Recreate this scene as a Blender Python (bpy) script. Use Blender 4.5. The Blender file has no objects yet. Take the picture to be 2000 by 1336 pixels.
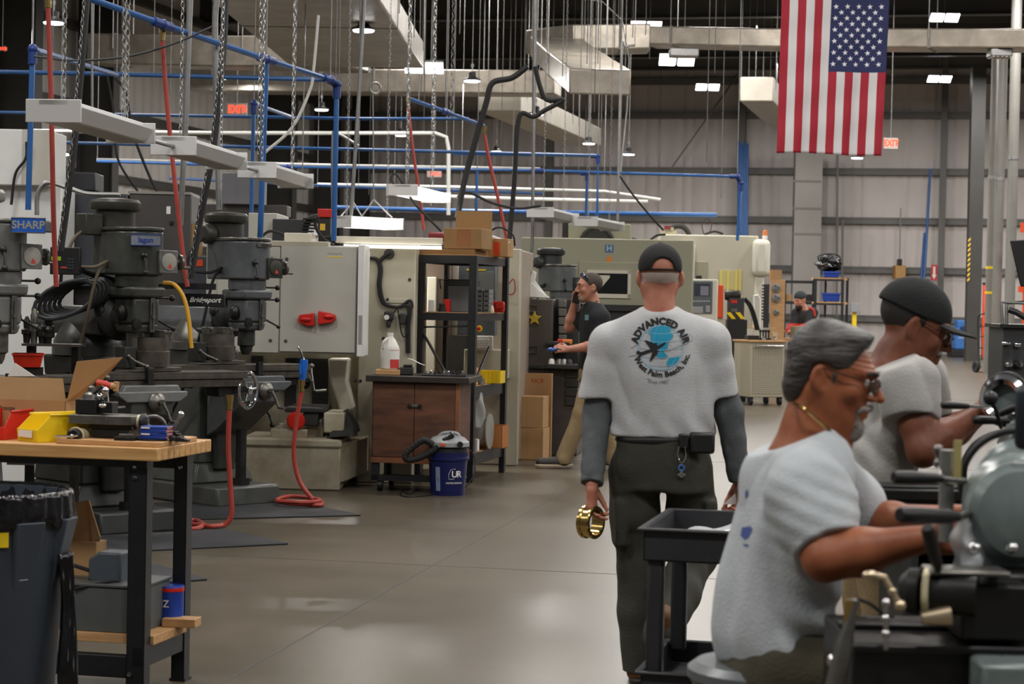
import bpy, bmesh, math, random
import numpy as np
from mathutils import Vector, Matrix, Euler
from mathutils.bvhtree import BVHTree

# ------------------------------------------------------------------ camera
FPX = 4000.0                       # focal length in pixels of a 2000 px wide frame
CAMH = 1.56
PITCH = -math.atan((668 - 587) / FPX)
ROLL = 0.020
YAW = math.atan(900 / FPX)         # the hall's long axis against the view
scene = bpy.context.scene
COL = scene.collection
_fw = Vector((0, math.cos(PITCH), math.sin(PITCH)))
_up0 = Vector((0, -math.sin(PITCH), math.cos(PITCH)))
_rt0 = Vector((1, 0, 0))
_rt = _rt0 * math.cos(ROLL) + _up0 * math.sin(ROLL)
_up = _up0 * math.cos(ROLL) - _rt0 * math.sin(ROLL)
CAM = Vector((0, 0, CAMH))
cd = bpy.data.cameras.new('camera')
cam = bpy.data.objects.new('camera', cd)
COL.objects.link(cam)
m3 = Matrix((_rt, _up, -_fw)).transposed()
cam.matrix_world = Matrix.Translation(CAM) @ m3.to_4x4()
cd.sensor_width = 36.0
cd.lens = FPX * 36.0 / 2000.0
cd.clip_end = 300
cd.dof.use_dof = True
cd.dof.focus_distance = 12.5
cd.dof.aperture_fstop = 6.3
scene.camera = cam
scene.view_settings.view_transform = 'Standard'
scene.view_settings.look = 'None'
scene.view_settings.exposure = 0.0
scene.view_settings.gamma = 1.0
scene.view_settings.use_curve_mapping = False
scene.cycles.max_bounces = 6
scene.cycles.diffuse_bounces = 3
scene.cycles.glossy_bounces = 3
scene.cycles.transmission_bounces = 4
scene.cycles.transparent_max_bounces = 6
scene.cycles.caustics_reflective = False
scene.cycles.caustics_refractive = False
scene.cycles.sample_clamp_indirect = 4.0

# ------------------------------------------------------------------ pixel geometry
def ray(px, py):
 return _fw + _rt * ((px - 1000) / FPX) + _up * ((668 - py) / FPX)
def P(px, py, d):                  # point at world depth d along +Y
 r = ray(px, py)
 return CAM + r * (d / r.y)
def F(px, py):                     # point on the floor
 r = ray(px, py)
 return CAM + r * (-CAMH / r.z)
def Zp(px, py, z):
 r = ray(px, py)
 return CAM + r * ((z - CAMH) / r.z)

# ------------------------------------------------------------------ world and lamps
w = bpy.data.worlds.new('hall_world')
scene.world = w
w.use_nodes = True
w.node_tree.nodes['Background'].inputs[0].default_value = (0.93, 0.95, 1.0, 1)
w.node_tree.nodes['Background'].inputs[1].default_value = 0.13
def lamp(name, loc, power, size, color=(1.0, 0.96, 0.92), parent=None, shape='DISK', rot=(0, 0, 0), size_y=None, spread=math.pi):
 l = bpy.data.lights.new(name, 'AREA')
 l.energy = power; l.color = color; l.shape = shape; l.size = size; l.spread = spread
 if size_y: l.size_y = size_y
 o = bpy.data.objects.new(name, l)
 COL.objects.link(o); o.location = loc; o.rotation_euler = rot
 if parent: o.parent = parent
 return o
EX = Vector((math.cos(YAW), -math.sin(YAW), 0))     # across the hall
EY = Vector((math.sin(YAW), math.cos(YAW), 0))      # along the hall
# high bay lamps over the work floor (ceiling grid, mostly above the frame)
for i in range(-2, 3):
 for j in range(0, 8):
  p = EX * (i * 6.5 + 1.0) + EY * (1.0 + j * 8.5)
  lamp('high_bay_lamp', (p.x, p.y, 8.6), 300 if j < 4 else 470, 1.5)
# ------------------------------------------------------------------ materials
def s2l(c):
 return tuple(((x / 255) / 12.92 if x <= 10 else (((x / 255) + 0.055) / 1.055) ** 2.4) for x in c)
MATS = {}
def mat(name, rgb, rough=0.5, metal=0.0, var=0.0, scale=8.0, bump=0.0, bscale=60.0, emit=0.0, alpha=1.0, trans=0.0, rgb2=None, coat=0.0, stretch=None, spec=None, rvar=0.0):
 if name in MATS: return MATS[name]
 m = bpy.data.materials.new(name); m.use_nodes = True
 nt = m.node_tree; N = nt.nodes; Lk = nt.links
 b = N['Principled BSDF']
 col = s2l(rgb) + (1,)
 b.inputs['Base Color'].default_value = col
 b.inputs['Roughness'].default_value = rough
 b.inputs['Metallic'].default_value = metal
 if spec is not None: b.inputs['Specular IOR Level'].default_value = spec
 if coat: b.inputs['Coat Weight'].default_value = coat; b.inputs['Coat Roughness'].default_value = 0.1
 if emit:
  b.inputs['Emission Color'].default_value = col; b.inputs['Emission Strength'].default_value = emit
 if alpha < 1: b.inputs['Alpha'].default_value = alpha
 if trans: b.inputs['Transmission Weight'].default_value = trans
 if var or rgb2 or bump or rvar:
  tc = N.new('ShaderNodeTexCoord')
  vec = tc.outputs['Object']
  if stretch:
   mp = N.new('ShaderNodeMapping'); mp.inputs['Scale'].default_value = stretch
   Lk.new(vec, mp.inputs['Vector']); vec = mp.outputs['Vector']
  if var or rgb2 or rvar:
   n = N.new('ShaderNodeTexNoise'); n.inputs['Scale'].default_value = scale; n.inputs['Detail'].default_value = 5
   n.inputs['Roughness'].default_value = 0.62
   Lk.new(vec, n.inputs['Vector'])
   if var or rgb2:
    r = N.new('ShaderNodeValToRGB')
    c2 = s2l(rgb2) if rgb2 else tuple(max(0, x * (1 - var)) for x in col[:3])
    c1 = col[:3] if rgb2 else tuple(min(1, x * (1 + var * 0.6)) for x in col[:3])
    r.color_ramp.elements[0].position = 0.32; r.color_ramp.elements[1].position = 0.68
    r.color_ramp.elements[0].color = c2 + (1,); r.color_ramp.elements[1].color = c1 + (1,)
    Lk.new(n.outputs['Fac'], r.inputs['Fac']); Lk.new(r.outputs['Color'], b.inputs['Base Color'])
   if rvar:
    mr = N.new('ShaderNodeMapRange'); mr.inputs['To Min'].default_value = max(0.02, rough - rvar); mr.inputs['To Max'].default_value = min(1, rough + rvar)
    Lk.new(n.outputs['Fac'], mr.inputs['Value']); Lk.new(mr.outputs['Result'], b.inputs['Roughness'])
  if bump:
   n2 = N.new('ShaderNodeTexNoise'); n2.inputs['Scale'].default_value = bscale; n2.inputs['Detail'].default_value = 3
   Lk.new(vec, n2.inputs['Vector'])
   bp = N.new('ShaderNodeBump'); bp.inputs['Strength'].default_value = bump; bp.inputs['Distance'].default_value = 0.01
   Lk.new(n2.outputs['Fac'], bp.inputs['Height']); Lk.new(bp.outputs['Normal'], b.inputs['Normal'])
 MATS[name] = m
 return m

K = dict
steel = mat('worn_steel', (120, 118, 112), 0.38, 0.85, var=0.35, scale=14)
dsteel = mat('dark_steel', (52, 51, 48), 0.42, 0.7, var=0.4, scale=12)
chrome = mat('polished_chrome', (205, 205, 205), 0.12, 1.0)
black = mat('black_plastic', (19, 19, 20), 0.45, var=0.2, scale=20)
rubber = mat('black_rubber', (24, 24, 25), 0.75)
blackp = mat('black_painted_steel', (27, 28, 31), 0.42, 0.0, var=0.25, scale=9)
castgrey = mat('grey_green_enamel', (64, 66, 62), 0.36, 0.0, var=0.3, scale=7, rvar=0.12)
castlight = mat('light_grey_enamel', (112, 114, 113), 0.33, 0.0, var=0.22, scale=6, rvar=0.1)
castdark = mat('dark_grey_enamel', (40, 42, 40), 0.45, 0.0, var=0.35, scale=7)
olive = mat('olive_motor_enamel', (52, 52, 44), 0.42, 0.0, var=0.22, scale=8)
oily = mat('oily_cast_iron', (84, 79, 71), 0.36, 0.4, var=0.45, scale=10)
beige = mat('beige_enamel', (176, 170, 150), 0.45, 0.0, var=0.07, scale=2.5)
beigedirty = mat('stained_beige_enamel', (178, 172, 152), 0.5, 0.0, scale=3.5, rgb2=(140, 128, 104))
cabwhite = mat('pale_grey_enamel', (178, 176, 166), 0.45, 0.0, var=0.05, scale=1.5)
white = mat('white_enamel', (225, 225, 222), 0.45, var=0.03)
greenbeige = mat('green_beige_enamel', (154, 152, 130), 0.5, var=0.05, scale=1.5)
wood = mat('maple_butcher_block', (208, 165, 106), 0.45, rgb2=(180, 130, 76), scale=3, stretch=(1.2, 9, 18))
ply = mat('plywood', (200, 158, 108), 0.6, rgb2=(176, 132, 86), scale=4, stretch=(1, 8, 14))
oldwood = mat('stained_wood', (106, 65, 42), 0.55, rgb2=(62, 38, 26), scale=2.2, stretch=(1.2, 1, 6))
card = mat('cardboard', (174, 136, 92), 0.8, var=0.08, scale=3)
card2 = mat('brown_cardboard', (146, 112, 70), 0.8, var=0.12, scale=3)
redp = mat('red_plastic', (200, 32, 22), 0.4)
yellowp = mat('yellow_plastic', (236, 202, 24), 0.4)
bluep = mat('blue_plastic', (28, 60, 150), 0.4)
bluepipe = mat('blue_air_pipe', (38, 90, 152), 0.35, var=0.1)
bluefit = mat('dark_blue_fitting', (22, 52, 120), 0.4)
redhose = mat('red_rubber_hose', (158, 56, 44), 0.5, var=0.1, scale=30)
galv = mat('galvanized_steel', (150, 150, 148), 0.42, 0.8, var=0.15, scale=20)
foil = mat('foil_faced_duct_wrap', (158, 150, 138), 0.34, 0.6, var=0.3, scale=2.2, bump=0.35, bscale=7)
glass = mat('clear_plastic', (225, 230, 232), 0.12, alpha=0.35)
paper = mat('white_paper', (228, 226, 220), 0.8)
darkgrey = mat('dark_grey_plastic', (44, 50, 56), 0.5, var=0.1)
ink = mat('black_print', (22, 22, 24), 0.7)
screen = mat('dark_screen', (58, 62, 70), 0.2)
brass = mat('polished_brass', (206, 176, 110), 0.18, 1.0)
toolbrown = mat('brown_grey_enamel', (70, 63, 58), 0.5, var=0.15, scale=4)
orangep = mat('orange_paint', (214, 74, 26), 0.5)

# ------------------------------------------------------------------ mesh building
def vv(*a): return Vector(a)
def smooth_path(pts, n=6):
 pts = [Vector(p) for p in pts]
 if len(pts) < 3: return pts
 out = []
 q = [pts[0] * 2 - pts[1]] + pts + [pts[-1] * 2 - pts[-2]]
 for i in range(1, len(q) - 2):
  a, b, c, d = q[i - 1], q[i], q[i + 1], q[i + 2]
  for k in range(n):
   t = k / n
   out.append(0.5 * ((2 * b) + (c - a) * t + (2 * a - 5 * b + 4 * c - d) * t * t + (3 * b - a - 3 * c + d) * t ** 3))
 out.append(pts[-1])
 return out
class MB:
 def __init__(s): s.v = []; s.f = []
 def add(s, vs, fs):
  o = len(s.v); s.v += [tuple(v) for v in vs]; s.f += [tuple(i + o for i in f) for f in fs]; return s
 def box(s, x0, x1, y0, y1, z0, z1, M=None):
  vs = [Vector(p) for p in ((x0, y0, z0), (x1, y0, z0), (x1, y1, z0), (x0, y1, z0), (x0, y0, z1), (x1, y0, z1), (x1, y1, z1), (x0, y1, z1))]
  if M: vs = [M @ v for v in vs]
  return s.add(vs, [(3, 2, 1, 0), (4, 5, 6, 7), (0, 1, 5, 4), (1, 2, 6, 5), (2, 3, 7, 6), (3, 0, 4, 7)])
 def cbox(s, c, d, M=None):
  return s.box(c[0] - d[0] / 2, c[0] + d[0] / 2, c[1] - d[1] / 2, c[1] + d[1] / 2, c[2] - d[2] / 2, c[2] + d[2] / 2, M)
 def hexa(s, p):      # 4 bottom then 4 top
  return s.add(p, [(3, 2, 1, 0), (4, 5, 6, 7), (0, 1, 5, 4), (1, 2, 6, 5), (2, 3, 7, 6), (3, 0, 4, 7)])
 def cyl(s, a, b, r, r2=None, n=16):
  a = Vector(a); b = Vector(b); r2 = r if r2 is None else r2
  return s.lathe(a, b - a, [(0, 0), (r, 0), (r2, (b - a).length), (0, (b - a).length)], n)
 def lathe(s, o, ax, prof, n=20):
  o = Vector(o); ax = Vector(ax).normalized(); u = ax.orthogonal().normalized(); w_ = ax.cross(u)
  rings = []; vs = []; fs = []
  for r, h in prof:
   if r < 1e-6: rings.append([len(vs)]); vs.append(o + ax * h)
   else:
    rings.append(list(range(len(vs), len(vs) + n)))
    vs += [o + ax * h + (u * math.cos(2 * math.pi * k / n) + w_ * math.sin(2 * math.pi * k / n)) * r for k in range(n)]
  for A, B in zip(rings, rings[1:]):
   for k in range(n):
    k2 = (k + 1) % n
    if len(A) == 1 and len(B) == 1: break
    if len(A) == 1: fs.append((A[0], B[k2], B[k]))
    elif len(B) == 1: fs.append((A[k], A[k2], B[0]))
    else: fs.append((A[k], A[k2], B[k2], B[k]))
  return s.add(vs, fs)
 def tube(s, pts, r, n=8, sm=0, closed=False, rs=None):
  pts = [Vector(p) for p in pts]
  if sm: pts = smooth_path(pts, sm)
  m = len(pts); vs = []; fs = []
  t0 = (pts[1] - pts[0]).normalized(); u = t0.orthogonal().normalized()
  for i, p in enumerate(pts):
   if closed: t = (pts[(i + 1) % m] - pts[i - 1])
   else: t = pts[min(i + 1, m - 1)] - pts[max(i - 1, 0)]
   t = t.normalized() if t.length > 1e-9 else t0
   u = (u - t * u.dot(t))
   u = u.normalized() if u.length > 1e-6 else t.orthogonal().normalized()
   w_ = t.cross(u); rr = rs[i] if rs else r
   vs += [p + (u * math.cos(2 * math.pi * k / n) + w_ * math.sin(2 * math.pi * k / n)) * rr for k in range(n)]
  for i in range(m if closed else m - 1):
   j = (i + 1) % m
   for k in range(n):
    fs.append((i * n + k, i * n + (k + 1) % n, j * n + (k + 1) % n, j * n + k))
  if not closed: fs += [tuple(reversed(range(n))), tuple(range((m - 1) * n, m * n))]
  return s.add(vs, fs)
 def prism(s, poly, axis, c0, c1):
  def mk(a, b, c): return {'x': (c, a, b), 'y': (a, c, b), 'z': (a, b, c)}[axis]
  n = len(poly)
  area = sum(poly[i][0] * poly[(i + 1) % n][1] - poly[(i + 1) % n][0] * poly[i][1] for i in range(n))
  if (area > 0) == (axis == 'y'): poly = poly[::-1]
  if c1 < c0: c0, c1 = c1, c0
  vs = [mk(a, b, c0) for a, b in poly] + [mk(a, b, c1) for a, b in poly]
  fs = [tuple(reversed(range(n))), tuple(range(n, 2 * n))] + [(i, (i + 1) % n, n + (i + 1) % n, n + i) for i in range(n)]
  return s.add(vs, fs)
 def ell(s, c, r, nu=16, nv=10, M=None):
  c = Vector(c); vs = []; fs = []
  if not hasattr(r, '__len__'): r = (r, r, r)
  for j in range(nv + 1):
   th = math.pi * j / nv
   for i in range(nu):
    ph = 2 * math.pi * i / nu
    p = Vector((r[0] * math.sin(th) * math.cos(ph), r[1] * math.sin(th) * math.sin(ph), -r[2] * math.cos(th)))
    vs.append(c + (M @ p if M else p))
  for j in range(nv):
   for i in range(nu):
    fs.append((j * nu + i, j * nu + (i + 1) % nu, (j + 1) * nu + (i + 1) % nu, (j + 1) * nu + i))
  return s.add(vs, fs)
 def torus(s, c, nrm, R, r, n=28, m=8, a0=0.0, a1=2 * math.pi, u=None):
  c = Vector(c); nrm = Vector(nrm).normalized()
  u = nrm.orthogonal().normalized() if u is None else Vector(u).normalized()
  w_ = nrm.cross(u); full = abs(a1 - a0 - 2 * math.pi) < 1e-6
  k = n if full else n + 1
  return s.tube([c + (u * math.cos(a0 + (a1 - a0) * i / n) + w_ * math.sin(a0 + (a1 - a0) * i / n)) * R for i in range(k)], r, m, closed=full)
 def grid(s, fn, nu, nv):
  vs = [fn(i / nu, j / nv) for j in range(nv + 1) for i in range(nu + 1)]
  fs = [(j * (nu + 1) + i, j * (nu + 1) + i + 1, (j + 1) * (nu + 1) + i + 1, (j + 1) * (nu + 1) + i) for j in range(nv) for i in range(nu)]
  return s.add(vs, fs)
 def build(s, name, material, parent=None, bevel=0.0, ang=35, seg=2, solid=0.0, weld=False):
  me = bpy.data.meshes.new(name)
  me.from_pydata(s.v, [], s.f)
  if weld:
   bm = bmesh.new(); bm.from_mesh(me); bmesh.ops.remove_doubles(bm, verts=bm.verts, dist=1e-5)
   bmesh.ops.recalc_face_normals(bm, faces=bm.faces); bm.to_mesh(me); bm.free()
  me.shade_smooth()
  me.set_sharp_from_angle(angle=math.radians(ang))
  me.materials.append(material)
  o = bpy.data.objects.new(name, me)
  COL.objects.link(o)
  if parent is not None: o.parent = parent.o if isinstance(parent, T) else parent
  if solid:
   md = o.modifiers.new('solid', 'SOLIDIFY'); md.thickness = solid; md.offset = 0
  if bevel:
   md = o.modifiers.new('bevel', 'BEVEL'); md.width = bevel; md.segments = seg; md.limit_method = 'ANGLE'; md.angle_limit = math.radians(40)
   md.harden_normals = False
  return o

def tag(o, label=None, cat=None, group=None, kind=None):
 if label: o['label'] = label
 if cat: o['category'] = cat
 if group: o['group'] = group
 if kind: o['kind'] = kind
 return o
class T:
 """A thing: an Empty whose parts are built in its own frame (x right, y away from the lens, z up)."""
 def __init__(s, name, label, cat, loc, rot=0.0, group=None):
  o = bpy.data.objects.new(name, None); COL.objects.link(o)
  o.empty_display_size = 0.05
  o.location = loc; o.rotation_euler = (0, 0, rot)
  tag(o, label, cat, group); s.o = o
  s.M = Matrix.Translation(Vector(loc)) @ Matrix.Rotation(rot, 4, 'Z'); s.I = s.M.inverted()
 def q(s, px, py, y=0.0):       # pixel -> local (x, z) on the plane local y = y
  c = s.I @ CAM; r = s.I.to_3x3() @ ray(px, py)
  p = c + r * ((y - c.y) / r.y)
  return p
 def box(s, px0, py0, px1, py1, y0, y1, mb=None):   # front face at local y0 fits the pixel box
  a = s.q((px0), (py0 + py1) / 2, y0); b = s.q(px1, (py0 + py1) / 2, y0)
  t = s.q((px0 + px1) / 2, py0, y0); u = s.q((px0 + px1) / 2, py1, y0)
  if s.o.location.z == 0 and u.z < .3: u.z = .002 if u.z < .12 or py1 >= 765 else u.z
  mb = mb or MB()
  return mb.box(a.x, b.x, y0, y1, u.z, t.z)
 def part(s, name, mb, material, **k):
  return mb.build(name, material, s.o, **k)
def solo(name, mb, material, label, cat, group=None, kind=None, **k):
 o = mb.build(name, material, None, **k)
 # origin at the base centre
 me = o.data; n = len(me.vertices)
 co = np.empty(n * 3, np.float32); me.vertices.foreach_get('co', co); co = co.reshape(-1, 3)
 c = Vector(((co[:, 0].min() + co[:, 0].max()) / 2, (co[:, 1].min() + co[:, 1].max()) / 2, co[:, 2].min()))
 me.transform(Matrix.Translation(-c)); o.location = Vector([float(v) for v in c])
 return tag(o, label, cat, group, kind)
def struct(name, mb, material, **k):
 o = mb.build(name, material, None, **k); o['kind'] = 'structure'; return o
def copy_tree(o, loc=None, rot=None, label=None, parent=None):
 c = o.copy(); COL.objects.link(c)
 if parent: c.parent = parent
 for ch in list(o.children): copy_tree(ch, parent=c)
 if loc is not None: c.location = loc
 if rot is not None: c.rotation_euler = rot
 if label: c['label'] = label
 return c
def text_mb(txt, size, xf, depth=0.0, bold=0.0, align='CENTER', sub=0.0, spacing=1.0, shear=0.0):
 """Lettering as a mesh; xf maps (x, y) in the text plane to a point."""
 cu = bpy.data.curves.new('t', 'FONT'); cu.body = txt; cu.size = size; cu.align_x = align; cu.align_y = 'CENTER'
 cu.offset = bold; cu.extrude = 0; cu.resolution_u = 3; cu.space_character = spacing; cu.shear = shear
 ob = bpy.data.objects.new('t', cu); COL.objects.link(ob)
 dg = bpy.context.evaluated_depsgraph_get(); dg.update()
 me = bpy.data.meshes.new_from_object(ob.evaluated_get(dg))
 bm = bmesh.new(); bm.from_mesh(me)
 if sub:
  for _ in range(3):
   bmesh.ops.triangulate(bm, faces=bm.faces)
   ed = [e for e in bm.edges if e.calc_length() > sub]
   if not ed: break
   bmesh.ops.subdivide_edges(bm, edges=ed, cuts=1)
  bmesh.ops.triangulate(bm, faces=bm.faces)
 mb = MB(); bm.verts.ensure_lookup_table()
 vs = [Vector(xf(v.co.x, v.co.y)) for v in bm.verts]
 fs = [tuple(v.index for v in f.verts) for f in bm.faces]
 mb.add(vs, fs); bm.free()
 bpy.data.objects.remove(ob); bpy.data.curves.remove(cu); bpy.data.meshes.remove(me)
 return mb
def flat_text(t, txt, px, py, size_px, y, name, material, bold=0.0, label=None, parent=None, align='CENTER', shear=0.0, spacing=1.0, squash=1.0):
 """Lettering on a front face (local plane y) of thing t centred at a pixel."""
 p = t.q(px, py, y); s = (t.q(px, py - size_px, y) - p).length * 1.4
 mb = text_mb(txt, s, lambda a, b: (p.x + a * squash, y - 0.0012, p.z + b), bold=bold * s, align=align, shear=shear, spacing=spacing)
 return mb.build(name, material, parent or t.o)
# ------------------------------------------------------------------ the hall
BACK = 73.1; LEFT = -22.5; CEIL = 10.5
def H(x, y, z=0.0): return EX * x + EY * y + Vector((0, 0, z))
HROT = Matrix.Rotation(-YAW, 4, 'Z')
def hall_y(px, xp):                 # hall coordinate y' where a pixel column meets the plane x' = xp
 r = ray(px, 587); a = EX.dot(r); b = EY.dot(r)
 return xp / a * b
def hall_x(px, yp, py=587):
 r = ray(px, py); return yp / EY.dot(r) * EX.dot(r)
def wall_z(px, py, yp=BACK):
 r = ray(px, py); return CAMH + r.z * yp / EY.dot(r)

def concrete():
 m = mat('polished_concrete', (100, 92, 82), 0.22, spec=0.17)
 nt = m.node_tree; N = nt.nodes; L = nt.links; b = N['Principled BSDF']
 tc = N.new('ShaderNodeTexCoord')
 n1 = N.new('ShaderNodeTexNoise'); n1.inputs['Scale'].default_value = 0.55; n1.inputs['Detail'].default_value = 4; n1.inputs['Roughness'].default_value = 0.65
 n2 = N.new('ShaderNodeTexNoise'); n2.inputs['Scale'].default_value = 9; n2.inputs['Detail'].default_value = 6
 L.new(tc.outputs['Object'], n1.inputs['Vector']); L.new(tc.outputs['Object'], n2.inputs['Vector'])
 mx = N.new('ShaderNodeMix'); mx.data_type = 'FLOAT'; mx.inputs['Factor'].default_value = 0.15
 L.new(n1.outputs['Fac'], mx.inputs['A']); L.new(n2.outputs['Fac'], mx.inputs['B'])
 r = N.new('ShaderNodeValToRGB')
 r.color_ramp.elements[0].position = 0.3; r.color_ramp.elements[0].color = s2l((76, 69, 58)) + (1,)
 r.color_ramp.elements[1].position = 0.7; r.color_ramp.elements[1].color = s2l((98, 90, 77)) + (1,)
 L.new(mx.outputs['Result'], r.inputs['Fac']); L.new(r.outputs['Color'], b.inputs['Base Color'])
 mr = N.new('ShaderNodeMapRange'); mr.inputs['To Min'].default_value = 0.3; mr.inputs['To Max'].default_value = 0.34
 L.new(n1.outputs['Fac'], mr.inputs['Value']); L.new(mr.outputs['Result'], b.inputs['Roughness'])
 return m
MB_ = MB()
MB_.hexa([H(LEFT - .3, -6, -.2), H(24, -6, -.2), H(24, BACK + .3, -.2), H(LEFT - .3, BACK + .3, -.2), H(LEFT - .3, -6), H(24, -6), H(24, BACK + .3), H(LEFT - .3, BACK + .3)])
struct('floor', MB_, concrete())
joint = mat('joint_filler', (62, 57, 51), 0.7)
def strip(a, b, w, name):
 a = Vector(a); b = Vector(b); t = (b - a).normalized(); s_ = Vector((t.y, -t.x, 0)) * w / 2
 z0 = Vector((0, 0, -.004)); z1 = Vector((0, 0, .0012))
 struct(name, MB().hexa([a - s_ + z0, a + s_ + z0, b + s_ + z0, b - s_ + z0, a - s_ + z1, a + s_ + z1, b + s_ + z1, b - s_ + z1]), joint)
ja, jb = F(430, 1336), F(1130, 945)
jd = (jb - ja).normalized()
strip(ja - jd * 4, jb + jd * 40, 0.011, 'trim_1')
ka, kb = F(850, 1105), F(1550, 1138)
kd = (kb - ka).normalized()
strip(ka - kd * 3, kb + kd * 8, 0.010, 'trim_2')
la, lb = F(1100, 893), F(1480, 905)
ld = (lb - la).normalized()
strip(la - ld * 3, lb + ld * 10, 0.010, 'trim_3')
strip(F(1440, 770) - ld * 2, F(1440, 770) + ld * 14, 0.012, 'trim_4')

liner = mat('white_wall_liner', (212, 203, 198), 0.55, var=0.06, scale=0.6)
girtm = mat('grey_girt_steel', (112, 110, 107), 0.5, var=0.15, scale=1)
darkst = mat('dark_column_steel', (58, 56, 53), 0.5, var=0.2, scale=1)
colm = mat('grey_column_steel', (104, 102, 98), 0.5, var=0.12, scale=1)
lmetal = mat('ribbed_wall_metal', (186, 182, 176), 0.5, var=0.1, scale=0.5)
GZ = [wall_z(1565, y) for y in (620, 526, 431, 336, 227, 160)]
def liner_wall(p0, p1, z1, name, m, rib, amp, gz):
 n = int((p1 - p0).length / rib) * 4; zs = [0.0]
 for a, b in zip([0.0] + sorted(gz), sorted(gz) + [z1]):
  for k in range(1, 7): zs.append(a + (b - a) * k / 6)
 t = (p1 - p0); nrm = Vector((t.y, -t.x, 0)).normalized()
 vs = []; fs = []; rnd = random.Random(4)
 ph = [rnd.random() * 6.28 for _ in range(n + 1)]
 for z in zs:
  near = min([abs(z - g) for g in gz] + [9])
  for i in range(n + 1):
   pl = math.exp(-near / 0.5) * 0.03 * math.sin(i * 2.3 + ph[i // 9]) if m is liner else 0
   d = amp * (1 if (i % 4) in (1, 2) else 0) + pl
   vs.append(p0 + t * (i / n) + nrm * d + Vector((0, 0, z)))
 w_ = n + 1
 for j in range(len(zs) - 1):
  for i in range(n): fs.append((j * w_ + i, j * w_ + i + 1, (j + 1) * w_ + i + 1, (j + 1) * w_ + i))
 struct(name, MB().add(vs, fs), m, ang=20)
liner_wall(H(LEFT, BACK), H(24, BACK), CEIL, 'wall_back', liner, 0.45, 0.02, GZ)
liner_wall(H(LEFT, -6), H(LEFT, BACK), CEIL, 'wall_left', lmetal, 0.6, 0.05, GZ)
k = 0
def trim(mb, m, **kw):
 global k; k += 1
 return struct('trim_%d' % (k + 4), mb, m, **kw)
for z in GZ:
 trim(MB().cbox((LEFT + 23, BACK - .14, z), (46, .22, .2), HROT).cbox((LEFT + 23, BACK - .26, z + .1), (46, .02, .06), HROT), girtm)
 trim(MB().cbox((LEFT + .16, 34, z), (.22, 76, .2), HROT), darkst)
def ibeam(mb, x, y, z0, z1, dx, dy, t=.025):
 mb.cbox((x, y, (z0 + z1) / 2), (t, dy, z1 - z0), HROT)
 for s_ in (-1, 1): mb.cbox((x, y + s_ * dy / 2, (z0 + z1) / 2), (dx, t, z1 - z0), HROT)
for px in (1069, 1443, 1836):
 b_ = MB(); ibeam(b_, hall_x(px, BACK - .45), BACK - .45, 0, CEIL, .22, .32); trim(b_, colm)
for px0, px1 in ((682, 716),):
 b_ = MB(); x0 = hall_x(px0, BACK - .5); x1 = hall_x(px1, BACK - .5); ibeam(b_, (x0 + x1) / 2, BACK - .5, 0, CEIL, x1 - x0, .4); trim(b_, darkst)
for px in (20, 176, 535, 630):
 y = hall_y(px, LEFT + .6); b_ = MB()
 b_.cbox((LEFT + .75, y, CEIL / 2), (.95, .03, CEIL), HROT); b_.cbox((LEFT + 1.22, y, CEIL / 2), (.03, .4, CEIL), HROT); b_.cbox((LEFT + .26, y, CEIL / 2), (.03, .4, CEIL), HROT)
 trim(b_, darkst)
# roof: deck, purlins across the hall, deep frame beams
deck = mat('dark_roof_deck', (46, 45, 42), 0.7, var=0.15, scale=0.4)
purl = mat('roof_purlin_steel', (74, 72, 68), 0.5, var=0.15, scale=0.7)
struct('ceiling', MB().hexa([H(LEFT, 8, CEIL), H(24, 8, CEIL), H(24, BACK, CEIL), H(LEFT, BACK, CEIL), H(LEFT, 8, CEIL + .2), H(24, 8, CEIL + .2), H(24, BACK, CEIL + .2), H(LEFT, BACK, CEIL + .2)]), deck)
b_ = MB()
for i in range(12):
 y = 54.5 + i * 1.55
 b_.cbox((LEFT + 23, y, CEIL - .12), (46, .03, .22), HROT); b_.cbox((LEFT + 23, y + .04, CEIL - .23), (46, .1, .015), HROT)
trim(b_, purl)
for y, zb in ((57.0, 9.55), (64.5, 9.35), (72.6, 9.9)):
 b_ = MB(); b_.cbox((LEFT + 23, y, (zb + CEIL) / 2), (46, .03, CEIL - zb), HROT); b_.cbox((LEFT + 23, y, zb), (46, .34, .03), HROT)
 trim(b_, darkst if y < 70 else colm)
# ------------------------------------------------------------------ workbench, left foreground
def corner(px, py, d):
 p = P(px, py, d); return Vector((p.x, p.y, 0)), p.z
bl, bz = corner(308, 902, 7.75)
BT = bz + .05
bench = T('workbench', 'butcher block workbench on black steel legs in the left foreground', 'workbench', bl, -YAW)
mb = MB()
for i in range(10): mb.box(-1.75, -.004, .001 + i * .057, .057 + i * .057, bz, BT)
bench.part('tabletop', mb, wood, bevel=.004)
a = bench.q(251, 1000, .05); b = bench.q(286, 1000, .05); c = bench.q(343, 1000, .47); d_ = bench.q(371, 1000, .47)
LX0, LX1 = a.x, b.x
bolt = MB()
for nm, (x0, x1, y0, y1) in {'n': (LX0, LX1, .05, .11), 'f': (LX1 - .055, LX1, .46, .52)}.items():
 mb = MB()
 mb.box(x0, x1, y0, y0 + .004, .012, bz); mb.box(x1 - .004, x1, y0, y1, .012, bz); mb.box(x0, x0 + .004, y0, y1, .012, bz)
 mb.box(x0 - .006, x1 + .006, y0 - .004, y1 + .01, 0, .012)
 bench.part('leg', mb, blackp)
for nm, x in (('a', -1.7),):
 mb = MB(); mb.box(x, x + .07, .05, .11, 0, bz); bench.part('leg', mb, blackp)
 mb = MB(); mb.box(x, x + .07, .46, .52, 0, bz); bench.part('leg', mb, blackp)
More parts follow.
